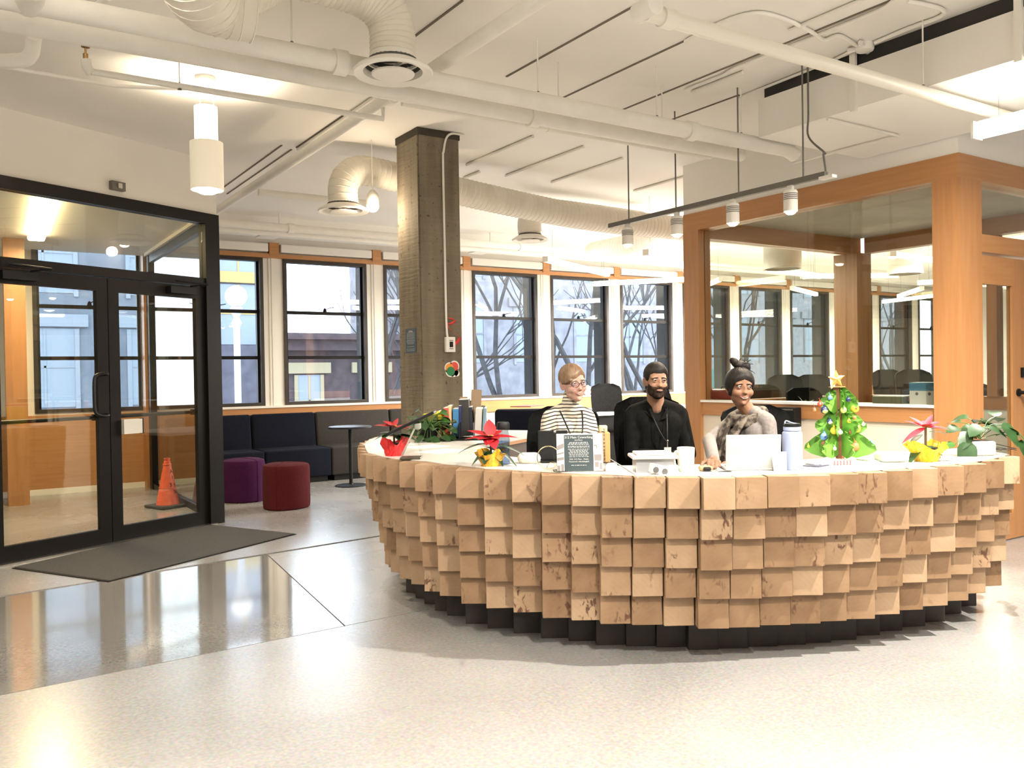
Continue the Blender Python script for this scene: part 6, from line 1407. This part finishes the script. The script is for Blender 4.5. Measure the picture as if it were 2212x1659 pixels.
def build_head(t, P, MH, skin, hairm, lipm, irism, gaze=0, smile=.010, teeth=True, brow=None):
    """adds the face details as children; returns the bmesh of the bare head"""
    D, nu, nv = head_grid(P); R = head_radius(D, P); bm = star_bm(D, R, nu, nv, MH)
    for s in (-1, 1):       # ears belong to the continuous head
        E_ = MH @ TR(s*.073*P['w'], .008, -.004) @ RZ(s*-.35) @ RY(s*.12)
        t1 = bmesh.new(); tube(t1, [E_ @ V(0, math.cos(a)*.017+.004, math.sin(a)*.029-.006*math.cos(a)*0) for a in [2*PI*k/16 for k in range(16)]], .0048, 6, closed=True); merge(bm, t1)
        ell(bm, (0, 0, 0), (1, 1, 1), E_ @ Matrix.Diagonal((.004, .017, .028, 1)) , 12, 8)
    for s in (-1, 1):
        e = V(s*.031, -.0755, .0075); er = .0118
        b2 = nb(); sphere(b2, MH @ e, er, 18, 12); ey = obj('eye', b2, M_EYEW, t, True)
        g_ = V(gaze*.45, -1, 0).normalized(); Mi = MH @ TR(*(e+g_*er*.965)) @ g_.to_track_quat('Z', 'Y').to_matrix().to_4x4()
        b2 = nb(); lathe(b2, [(0, .0016), (.0062, .0008), (.0068, -.0006)], 16, M=Mi); obj('iris', b2, irism, ey, True)
        b2 = nb(); lathe(b2, [(0, .0021), (.0030, .0017), (.0032, .0008)], 12, M=Mi); obj('pupil', b2, M_PUP, ey, True)
        for up, hh_ in ((1, .0058), (-1, .0052)):     # eyelids
            b2 = nb(); pts = [e+V(-.0135+.027*k/8, -.0, 0)+V(0, -er*.98*math.sqrt(max(0, 1-((-.0135+.027*k/8)/.0150)**2))*.95-.0012, (hh_*up)*math.sin(PI*k/8)) for k in range(9)]
            tube(b2, [MH @ p for p in pts], [.0016]+[.0024]*7+[.0016], 6); obj('eyelid', b2, skin, t, True)
        if up:
            b2 = nb(); pts = [e+V(-.0140+.028*k/8, 0, 0)+V(0, -er*.98*math.sqrt(max(0, 1-((-.0140+.028*k/8)/.0152)**2))*.95-.0030, .0054*math.sin(PI*k/8)+.0004) for k in range(9)]
            tube(b2, [MH @ p for p in pts], .0013, 4); obj('eyelashes', b2, M_PUP, t, True)
        bw = P.get('bw', .0026); b2 = nb(); pts = [facept(P, s*(.012+.034*k/7), .0245+.006*math.sin(PI*(k+1.2)/9)-.0008*k, .0022) for k in range(8)]
        tube(b2, [MH @ p for p in pts], [bw*f_ for f_ in (.6, 1, 1.1, 1.1, 1, .8, .6, .3)], 6, ry=.6); obj('eyebrow', b2, brow or hairm, t, True)
        b2 = nb(); ell(b2, MH @ V(s*.0065, -.1035*P['nl']**.5-.000, -.0355), (.0028, .0022, .0016)); obj('nostril', b2, mat('nostril_dark', (.05, .02, .015), .8), t, True)
    mw = P.get('mw', .029); mz = -.0575
    def mpt(k, n, dz, off=.0012):
        u = -1+2*k/n; return MH @ facept(P, mw*u, mz+smile*(u*u)+dz*(1-u*u), off)
    n = 12
    if teeth:
        b2 = nb(); top = [mpt(k, n, .0012, .0022) for k in range(1, n)]; bot = [mpt(k, n, -.0068, .0016) for k in range(1, n)]
        A = [b2.verts.new(p) for p in top]; B = [b2.verts.new(p) for p in bot]
        for k in range(len(A)-1): b2.faces.new((A[k], A[k+1], B[k+1], B[k]))
        obj('teeth', b2, M_TEETH, t, True)
        pts = [mpt(k, n, .0020) for k in range(n+1)]; b2 = nb(); tube(b2, pts, [.0008]+[.0020]*(n-1)+[.0008], 6); obj('upper_lip', b2, lipm, t, True)
        pts = [mpt(k, n, -.0080) for k in range(n+1)]; b2 = nb(); tube(b2, pts, [.0008]+[.0024]*(n-1)+[.0008], 6); obj('lower_lip', b2, lipm, t, True)
    else:
        pts = [mpt(k, n, .0016) for k in range(n+1)]; b2 = nb(); tube(b2, pts, [.0008]+[.0024]*(n-1)+[.0008], 6); obj('upper_lip', b2, lipm, t, True)
        pts = [mpt(k, n, -.0030) for k in range(n+1)]; b2 = nb(); tube(b2, pts, [.0008]+[.0030]*(n-1)+[.0008], 6); obj('lower_lip', b2, lipm, t, True)
        pts = [mpt(k, n, -.0006, .0030) for k in range(n+1)]; b2 = nb(); tube(b2, pts, .0006, 4); obj('lip_line', b2, M_PUP, t, True)
    return bm
def hair_shell(P, MH, m, t, mask, thick, name='hair', strands=.0):
    D, nu, nv = head_grid(P, 110, 80); R = head_radius(D, P); k = np.array([mask(d) for d in D]); th = np.array([thick(d) for d in D])
    wave = strands*(np.sin(D[:, 0]*90+D[:, 2]*25)+np.sin(D[:, 0]*47-D[:, 1]*38+1)) if strands else 0
    R2 = R*1.0 + np.where(k > 0, th*np.minimum(1, k*6)+wave*np.minimum(1, k*6), -.003)
    bm = star_bm(D, R2, nu, nv, MH, keep=k > 0); return obj(name, bm, m, t, True)
def hand(bm, W, dr, up, side, scale=1.0, curl=.5):
    """palm and five fingers; W wrist, dr pointing direction, up = back of hand, side = +1 when thumb lies towards dr x up"""
    dr = Vector(dr).normalized(); up = Vector(up); up = (up-dr*up.dot(dr)).normalized(); sd = dr.cross(up).normalized()*side; s = scale; W = Vector(W)
    round_cone(bm, W-dr*.01*s, W+dr*.03*s, .024*s, .022*s)
    for o in (-.026, -.010, .010, .026): round_cone(bm, W+dr*.02*s+sd*o*.6*s, W+dr*.075*s+sd*o*s, .013*s, .0115*s, 8)
    for o, ln, r in ((.029, .068, .0085), (.010, .078, .0088), (-.010, .072, .0083), (-.028, .056, .0074)):
        b = W+dr*.078*s+sd*o*s; d1 = (dr-up*curl*.35).normalized(); p1 = b+d1*ln*.45*s; d2 = (dr-up*curl*1.0).normalized(); p2 = p1+d2*ln*.32*s; d3 = (dr-up*curl*1.7).normalized(); p3 = p2+d3*ln*.25*s
        round_cone(bm, b, p1, r*s*1.08, r*s, 8); round_cone(bm, p1, p2, r*s, r*s*.92, 8); round_cone(bm, p2, p3, r*s*.92, r*s*.8, 8)
    b = W+dr*.02*s+sd*.026*s; p1 = b+(dr*.6+sd*.75-up*.2).normalized()*.038*s; p2 = p1+(dr*.9+sd*.25-up*.35).normalized()*.032*s
    round_cone(bm, b, p1, .013*s, .0105*s, 8); round_cone(bm, p1, p2, .0105*s, .0085*s, 8)
def person(label, loc, rz, P, heads, skin, hs, arms, sw=.17, torso=1.0, lean=0, cloth=None, clothname='jumper', trousers=None, neck_up=.0, sleeve=1.0, chestf=0, hipz=.56, female=True):
    t = thing('person', label, 'person', loc, rz)
    hc = V(*heads['c']); MH = Matrix.Translation(hc) @ RZ(heads.get('yaw', 0)) @ RX(heads.get('nod', 0)) @ RY(heads.get('tilt', 0)) @ Matrix.Scale(heads.get('s', 1.0), 4)
    body = build_head(t, P, MH, skin, hs['m'], hs['lip'], hs['iris'], hs.get('gaze', 0), hs.get('smile', .01), hs.get('teeth', True), hs.get('brow'))
    ly = lean; shz = heads['sh']; nk = V(0, ly+.025, shz+.035); chin = MH @ V(0, .018, -.07)
    tw = sw*torso
    def trunk(bm, e):
        round_cone(bm, (0, ly+.035, shz+.02), MH @ V(0, .022, -.06), .050*P.get('neck', 1)+e*.6, .048*P.get('neck', 1)+e*.3)
        for s in (-1, 1):
            round_cone(bm, (s*.03, ly+.035, shz+.03), (s*(sw-.015), ly+.03, shz-.02), .040+e, .046+e)       # trapezius and shoulder
            round_cone(bm, (s*sw*.48, ly+.01, shz-.09), (s*sw*.40, .03, shz-.30), .085*torso+e, .070*torso+e)
            round_cone(bm, (s*.07, .04, hipz+.10), (s*.085, .03, hipz), .085*torso+e, .105*torso+e)
            if chestf: ell(bm, (s*.062, ly-.070, shz-.175), (.058+e, .052+e, .056+e))
            round_cone(bm, (s*.095, -.0, hipz-.02), (s*.12, -.40, hipz-.03), .085*torso+e, .060+e)           # thighs
            round_cone(bm, (s*.12, -.40, hipz-.03), (s*.13, -.36, .12), .056+e, .040+e)
            round_cone(bm, (s*.13, -.36, .075), (s*.14, -.48, .035), .036+e, .030+e)
        round_cone(bm, (0, ly+.02, shz-.12), (0, .03, hipz+.08), .095*torso+e, .085*torso+e)
    trunk(body, 0)
    def limb(bm, s, a, e, upto=1.0, wrist_only=False):
        sh = V(s*sw, ly+.03, shz-.035); el, wr = V(*a['elbow']), V(*a['wrist'])
        if not wrist_only: round_cone(bm, sh, el, .046*torso+e, .036*torso+e)
        w2 = el.lerp(wr, upto); round_cone(bm, el, w2, .036*torso+e, (.036-(.036-.024)*upto)*torso+e)
    for s, a in arms.items():
        limb(body, s, a, 0); dr = V(*a['dir']) if 'dir' in a else V(*a['wrist'])-V(*a['elbow']); hand(body, V(*a['wrist'])+dr.normalized()*.012, dr, a.get('up', (0, 0, 1)), a.get('thumb', -s), a.get('hs', .92), a.get('curl', .45))
    linkmesh('body', remesh(body, .0042, 3), skin, t)
    # clothing: a shell over trunk and arms, cut at neckline, sleeves and waist
    c = nb(); E = .0075
    for s in (-1, 1):
        round_cone(c, (s*.035, ly+.035, shz+.022), (s*(sw-.015), ly+.03, shz-.02), .042+E, .048+E)
        round_cone(c, (s*sw*.48, ly+.01, shz-.09), (s*sw*.40, .03, shz-.30), .085*torso+E, .072*torso+E)
        round_cone(c, (s*.07, .04, hipz+.12), (s*.075, .03, hipz+.02), .088*torso+E, .100*torso+E)
        if chestf: ell(c, (s*.062, ly-.070, shz-.175), (.060+E, .054+E, .058+E))
    round_cone(c, (0, ly+.02, shz-.12), (0, .03, hipz+.08), .095*torso+E, .088*torso+E)
    for s, a in arms.items(): limb(c, s, a, E+.002, a.get('sleeve', sleeve))
    if neck_up: round_cone(c, (0, ly+.035, shz+.02), V(0, ly+.035, shz+.02).lerp(MH @ V(0, .022, -.06), neck_up), .050*P.get('neck', 1)+E, .048*P.get('neck', 1)+E)
    linkmesh(clothname, remesh(c, .0052, 8), cloth, t)
    c = nb()
    for s in (-1, 1):
        round_cone(c, (s*.07, .04, hipz+.03), (s*.085, .03, hipz), .098*torso, .113*torso); round_cone(c, (s*.095, 0, hipz-.02), (s*.12, -.40, hipz-.03), .094*torso, .070); round_cone(c, (s*.12, -.40, hipz-.03), (s*.13, -.36, .12), .066, .052)
    linkmesh('trousers', remesh(c, .008, 4), trousers or M_BLACK, t)
    for s in (-1, 1):
        c = nb(); round_cone(c, (s*.13, -.35, .075), (s*.14, -.50, .045), .046, .036); bbox(c, (s*.135-.042, -.55, 0), (s*.135+.042, -.31, .03), .01, 2); linkmesh('shoe', remesh(c, .008, 2), M_BLACK, t)
    return t, MH
def lanyard(t, side_pts, m, w=.008, name='lanyard'):
    bm = nb()
    for pts in side_pts:
        pp = smoothpath(pts, 5); prev = None
        for i, p in enumerate(pp):
            d = (pp[min(i+1, len(pp)-1)]-pp[max(0, i-1)]).normalized(); s = d.cross(V(0, 1, 0)).normalized()*w/2
            a, b = bm.verts.new(p-s), bm.verts.new(p+s)
            if prev: bm.faces.new((prev[0], prev[1], b, a))
            prev = (a, b)
    o = obj(name, bm, m, t); o.modifiers.new('s', 'SOLIDIFY').thickness = .0015; return o
def line_mask(left, right):
    def f(d):
        az = math.degrees(math.atan2(abs(d[0]), -d[1])); T = left if d[0] < 0 else right
        for (a, x), (b, y) in zip(T, T[1:]):
            if a <= az <= b: return d[2]-(x+(y-x)*(az-a)/(b-a))
        return -1
    return f
# ---- woman in the striped turtleneck
def striped():
    m = mat('striped_knit', (.7, .65, .5), .9, sheen=.2); b = m.node_tree.nodes['Principled BSDF']; tc = N(m, 'ShaderNodeTexCoord')
    sp_ = N(m, 'ShaderNodeSeparateXYZ'); L(m, tc.outputs['Object'], sp_.inputs[0])
    n = N(m, 'ShaderNodeTexNoise'); n.inputs['Scale'].default_value = 9; L(m, tc.outputs['Object'], n.inputs[0])
    ax = N(m, 'ShaderNodeMath', operation='ABSOLUTE'); L(m, sp_.outputs[0], ax.inputs[0])
    ay = N(m, 'ShaderNodeMath', operation='SUBTRACT'); ay.use_clamp = True; L(m, ax.outputs[0], ay.inputs[0]); ay.inputs[1].default_value = .09
    k0 = N(m, 'ShaderNodeMath', operation='MULTIPLY_ADD'); L(m, ay.outputs[0], k0.inputs[0]); k0.inputs[1].default_value = .30; L(m, sp_.outputs[2], k0.inputs[2])
    k1 = N(m, 'ShaderNodeMath', operation='MULTIPLY_ADD'); L(m, n.outputs[0], k1.inputs[0]); k1.inputs[1].default_value = .018; L(m, k0.outputs[0], k1.inputs[2])
    k2 = N(m, 'ShaderNodeMath', operation='MODULO'); L(m, k1.outputs[0], k2.inputs[0]); k2.inputs[1].default_value = .0205
    k3 = N(m, 'ShaderNodeMath', operation='LESS_THAN'); L(m, k2.outputs[0], k3.inputs[0]); k3.inputs[1].default_value = .0068
    mx = N(m, 'ShaderNodeMixRGB'); L(m, k3.outputs[0], mx.inputs[0]); mx.inputs[1].default_value = (.66, .60, .48, 1); mx.inputs[2].default_value = (.016, .010, .012, 1); L(m, mx.outputs[0], b.inputs['Base Color']); return m
PW = dict(w=.97, jaw=.98, ck=1.05, nose=.95, nl=.95, neck=.92, bw=.0016)
S1 = skin_mat('skin_fair', (.42, .24, .185), (.49, .30, .24))
M_HAIR1 = noisy('hair_sandy', (.13, .075, .042), (.22, .135, .08), 14, .45, 4, stretch=(6, 1, 2))
LIP1 = mat('lips_rose', (.36, .15, .13), .5)
def at_person(px, d):
    p = atD(px, 900, d); return V(p.x, p.y, 0)
def hz_at(py, px, d): return atD(px, py, d).z
d1_ = 5.12; l1 = at_person(1230, d1_)
chc = hz_at(828, 1236, d1_)    # height of her head centre
t, MH = person('smiling woman in round glasses and a black and cream striped turtleneck', l1, ROT_CAM+.10, PW, dict(c=(.020, -.030, chc-.003), yaw=.30, nod=.05, tilt=-.10, s=.93, sh=chc-.188), S1,
    dict(m=M_HAIR1, lip=LIP1, iris=mat('iris_blue', (.10, .14, .16), .3), gaze=0, smile=.012, brow=mat('brow_sandy', (.24, .13, .06), .7)),
    {-1: dict(elbow=(-.160, -.04, chc-.44), wrist=(-.07, -.26, chc-.47), sleeve=.12, curl=.5), 1: dict(elbow=(.155, -.06, chc-.44), wrist=(.05, -.28, chc-.47), sleeve=.12, curl=.5)}, sw=.122, torso=.80, cloth=striped(), clothname='turtleneck', neck_up=.85, chestf=1)
hair_shell(PW, MH, M_HAIR1, t, line_mask([(0, .52), (25, .36), (45, .12), (65, .02), (88, .02), (100, -.30), (125, -.5), (180, -.55)], [(0, .52), (15, .60), (40, .58), (58, .40), (72, .18), (88, .05), (100, -.3), (125, -.5), (180, -.55)]),
    lambda d: .0065+.009*max(0, d[2])+.008*max(0, -d[0])*max(0, d[2]+.2), strands=.0007)
bm = nb(); ell(bm, MH @ V(0, .098, -.01), (.032, .026, .03)); obj('hair_knot', bm, M_HAIR1, t, True)
bm = nb()      # glasses
for s in (-1, 1):
    c = V(s*.0315, -.098, .004); pts = [MH @ (c+V(.0235*math.cos(a)*(1.0+.06*math.cos(a*2)), .006*abs(math.cos(a))*(1 if s*math.cos(a) > 0 else 0), .0195*math.sin(a)+(.002*math.sin(a)**2))) for a in [2*PI*k/28 for k in range(28)]]
    tube(bm, pts, .0017, 6, closed=True)
    tube(bm, [MH @ V(s*.055, -.092, .010), MH @ V(s*.070, -.06, .010), MH @ V(s*.076, .0, .008)], .0016, 5)
tube(bm, [MH @ V(-.009, -.100, .007), MH @ V(0, -.103, .009), MH @ V(.009, -.100, .007)], .0017, 6); gl_ = obj('glasses', bm, mat('glasses_frame', (.025, .012, .012), .3), t, True)
for s in (-1, 1):
    bm = nb(); lathe(bm, [(0, 0), (.021, 0)], 20, M=MH @ TR(s*.0315, -.0975, .004) @ RX(PI/2)); obj('lens', bm, glass('spectacle_lens', (.97, .97, .97), .35), gl_)
fy = -.118; z0 = chc-.185
lanyard(t, [[V(-.060, .0, z0+.03), V(-.055, -.055, z0), V(-.030, fy-.010, z0-.08), V(-.004, fy-.022, z0-.15), V(.010, fy-.018, z0-.24)], [V(.072, .0, z0+.03), V(.068, -.055, z0), V(.055, fy-.012, z0-.08), V(.040, fy-.022, z0-.15), V(.016, fy-.018, z0-.24)]], M_BLACK, .009)
# ---- bearded man in black
PM_ = dict(w=1.0, jaw=1.10, ck=.95, nose=1.12, nl=1.06, neck=1.12, bw=.0040, mw=.022)
S2 = skin_mat('skin_olive', (.27, .145, .09), (.34, .19, .12))
M_HAIR2 = noisy('hair_black', (.006, .0045, .0035), (.014, .010, .008), 30, .6, spec=.25); M_BEARD = noisy('beard_black', (.016, .010, .007), (.04, .025, .018), 60, .9, spec=.1)
M_SHIRT = noisy('black_shirt', (.003, .003, .003), (.006, .006, .0055), 25, .95, spec=.1)
d2_ = 5.55; l2 = at_person(1419, d2_); c2 = hz_at(824, 1415, d2_)
dh = 1.30
t2, MH2 = person('bearded man in a black shirt sitting between the two women', l2, ROT_CAM, PM_, dict(c=(-.010, -.04, c2), yaw=.14, nod=.02, tilt=.02, s=.95, sh=c2-.182), S2,
    dict(m=M_HAIR2, lip=mat('lips_man', (.22, .10, .075), .55), iris=mat('iris_brown', (.02, .008, .004), .2), gaze=.0, smile=.003, teeth=False, brow=M_HAIR2),
    {-1: dict(elbow=(-.180, -.08, .80), wrist=(-.03, -.34, .82), sleeve=1.0, up=(0, 0, 1), curl=.4), 1: dict(elbow=(.195, -.06, .80), wrist=(.05, -.36, .82), sleeve=1.0, up=(0, 0, 1), curl=.4)}, sw=.155, torso=.98, cloth=M_SHIRT, clothname='shirt', neck_up=0, female=False)
mk = [(0, .56), (28, .60), (48, .54), (58, .22), (72, .04), (86, -.02), (96, .0), (112, -.3), (180, -.45)]
hair_shell(PM_, MH2, M_HAIR2, t2, line_mask(mk, mk), lambda d: .005+.018*max(0, d[2]-.25), strands=.0008)
hair_shell(PM_, MH2, M_BEARD, t2, lambda d: min(-.36-d[2]+.42*max(0, abs(d[0])-.42), .9-abs(d[0]), -d[1]+.05)-(.5 if ((d[0]/.30)**2+((d[2]+.535)/.085)**2 < 1 and d[1] < -.5) else 0) if d[1] < .1 else -1, lambda d: .0045+.003*max(0, -d[2]), 'beard')
bm = nb(); pts = [facept(PM_, -.030+.060*k/10, -.0445-.006*abs(-1+k/5)**1.5, .0028) for k in range(11)]; tube(bm, [MH2 @ p for p in pts], [.0015]+[.0036]*9+[.0015], 6); obj('moustache', bm, M_BEARD, t2, True)
# collar
bm = nb()
for s in (-1, 1):
    q_ = [V(s*.012, -.085, c2-.245), V(s*.060, -.035, c2-.165), V(s*.066, .03, c2-.150), V(s*.085, .03, c2-.172), V(s*.082, -.045, c2-.195), V(s*.045, -.098, c2-.232)]
    bm.faces.new([bm.verts.new(p) for p in q_])
o = obj('collar', bm, M_SHIRT, t2); o.modifiers.new('s', 'SOLIDIFY').thickness = .004
lanyard(t2, [[V(.055, .0, c2-.165), V(.050, -.085, c2-.22), V(.045, -.122, c2-.30), V(.042, -.135, c2-.38)], [V(-.05, .0, c2-.165), V(-.04, -.085, c2-.22), V(.0, -.124, c2-.32), V(.036, -.135, c2-.38)]], M_BLACK, .006)
bm = nb(); box(bm, (.018, -.150, c2-.475), (.062, -.147, c2-.415), RZ(0)); obj('badge', bm, mat('badge', (.60, .57, .47), .4), t2)
bm = nb(); tube(bm, [V(.042, -.14, c2-.37), V(.040, -.146, c2-.415)], .003, 6); sphere(bm, (.042, -.140, c2-.375), .007, 10, 8); obj('badge_clip', bm, M_CHROME, t2, True)
# ---- woman with bun and scarf
PB = dict(w=.99, jaw=.98, ck=1.12, nose=1.06, nl=.95, neck=.92, bw=.0026, mw=.031)
S3 = skin_mat('skin_brown', (.19, .092, .052), (.25, .13, .078))
M_GREYKNIT = noisy('grey_knit', (.16, .14, .13), (.21, .185, .175), 60, .95)
d3_ = 5.25; l3 = at_person(1613, d3_); c3 = hz_at(838, 1603, d3_)
w3l = RZ(-(ROT_CAM-1.02)) @ (atZ(1552, 1000, .895)+FH*.10-l3)
w3l.z = .898
t3, MH3 = person('smiling woman with a high black bun, grey jumper and long mottled scarf', l3, ROT_CAM-1.02, PB, dict(c=(-.01, -.045, c3), yaw=1.12, nod=.02, tilt=.03, s=.97, sh=c3-.182), S3,
    dict(m=M_HAIR2, lip=mat('lips_dark_rose', (.20, .075, .06), .45), iris=MATS['iris_brown'], gaze=.95, smile=.013, brow=M_HAIR2),
    {-1: dict(elbow=(-.15, -.17, .90), wrist=tuple(w3l), sleeve=.95, up=(0, 0, 1), curl=.4), 1: dict(elbow=(.195, .0, .82), wrist=(.10, -.25, .78), sleeve=.95, curl=.4)}, sw=.140, torso=.90, cloth=M_GREYKNIT, clothname='jumper', neck_up=0, chestf=1)
mk = [(0, .57), (30, .46), (48, .26), (60, -.10), (70, -.45), (85, -.68), (100, -.74), (125, -.74), (180, -.7)]
hair_shell(PB, MH3, M_HAIR2, t3, line_mask(mk, mk), lambda d: .010+.006*max(0, d[2])+.008*abs(d[0]), strands=.0007)
bm = nb(); ell(bm, MH3 @ V(.012, .035, .142), (.062, .040, .030), MH3.to_3x3().to_4x4() @ RY(.35)); ell(bm, MH3 @ V(-.028, .03, .165), (.036, .030, .024), MH3.to_3x3().to_4x4() @ RY(.6)); ell(bm, MH3 @ V(.052, .045, .130), (.030, .030, .038))
r_ = random.Random(3)
for k in range(26):
    a = r_.uniform(-.5, 2.4); p0 = MH3 @ V(.035+r_.uniform(-.04, .02), .04, .13+r_.uniform(-.02, .02)); d_ = V(math.cos(a), r_.uniform(-.3, .3), math.sin(a)); tube(bm, smoothpath([p0, p0+d_*.025, p0+d_*.045+V(.01, 0, -.004), p0+d_*.055+V(.012, 0, -.014)], 3), [.0018]*9+[.0004], 4)
obj('hair_bun', bm, M_HAIR2, t3, True)
# scarf: loop round the neck and two long tails
M_SCARF = noisy('scarf_knit', (.030, .022, .016), (.19, .155, .12), 26, .95, 3, bump=.8, lo=.42, hi=.62)
c = nb(); lp = []
for k in range(20):
    a = 2*PI*k/20; lp.append(V(-.005+.090*math.cos(a), .022+.080*math.sin(a), c3-.170+.030*math.sin(a)+.006*math.sin(3*a)))
tube(c, lp, .034, 10, closed=True)
tube(c, [p+V(.0, -.006, -.028) for p in lp], .030, 10, closed=True)
for s, pts in ((-1, [(-.060, -.060, c3-.17), (-.070, -.105, c3-.24), (-.062, -.150, c3-.33), (-.065, -.185, c3-.42), (-.070, -.200, c3-.50)]), (1, [(.055, -.060, c3-.17), (.035, -.110, c3-.24), (.012, -.155, c3-.33), (.0, -.175, c3-.42), (-.005, -.180, c3-.50)])):
    tube(c, smoothpath(pts, 5), .036, 12, ry=.5)
    for off in (-.018, .0, .018): tube(c, smoothpath([Vector(p)+V(off, -.014, 0) for p in pts], 5), .010, 6)
linkmesh('scarf', remesh(c, .0055, 2), M_SCARF, t3)
# chairs of the three
for (l, z_, lab, w_) in ((l1, .06, 'black office chair of the woman in the striped turtleneck', 0), (l2, -.0, 'black office chair of the bearded man', 0), (l3, 0, 'black office chair of the woman with the scarf', 0)):
    pass
def sitchair(l, rot, label, dx=0, dy=0, topz=1.15):
    M = RZ(rot); p = l + M.to_3x3() @ V(dx, dy, 0); o = dup(CH, (p.x, p.y, 0), rot, label, 'office chairs behind the reception desk'); o.scale = (1, 1, topz/1.14); return o
sitchair(l1, ROT_CAM-.30, 'black office chair of the woman in the striped turtleneck', -.10, .03, 1.12)
sitchair(l2, ROT_CAM-.12, 'black office chair of the bearded man', -.05, .0, 1.16)
sitchair(l3+R0*.17+FH*.10, ROT_CAM+.10, 'black office chair of the woman with the scarf', 0, 0, 1.10)
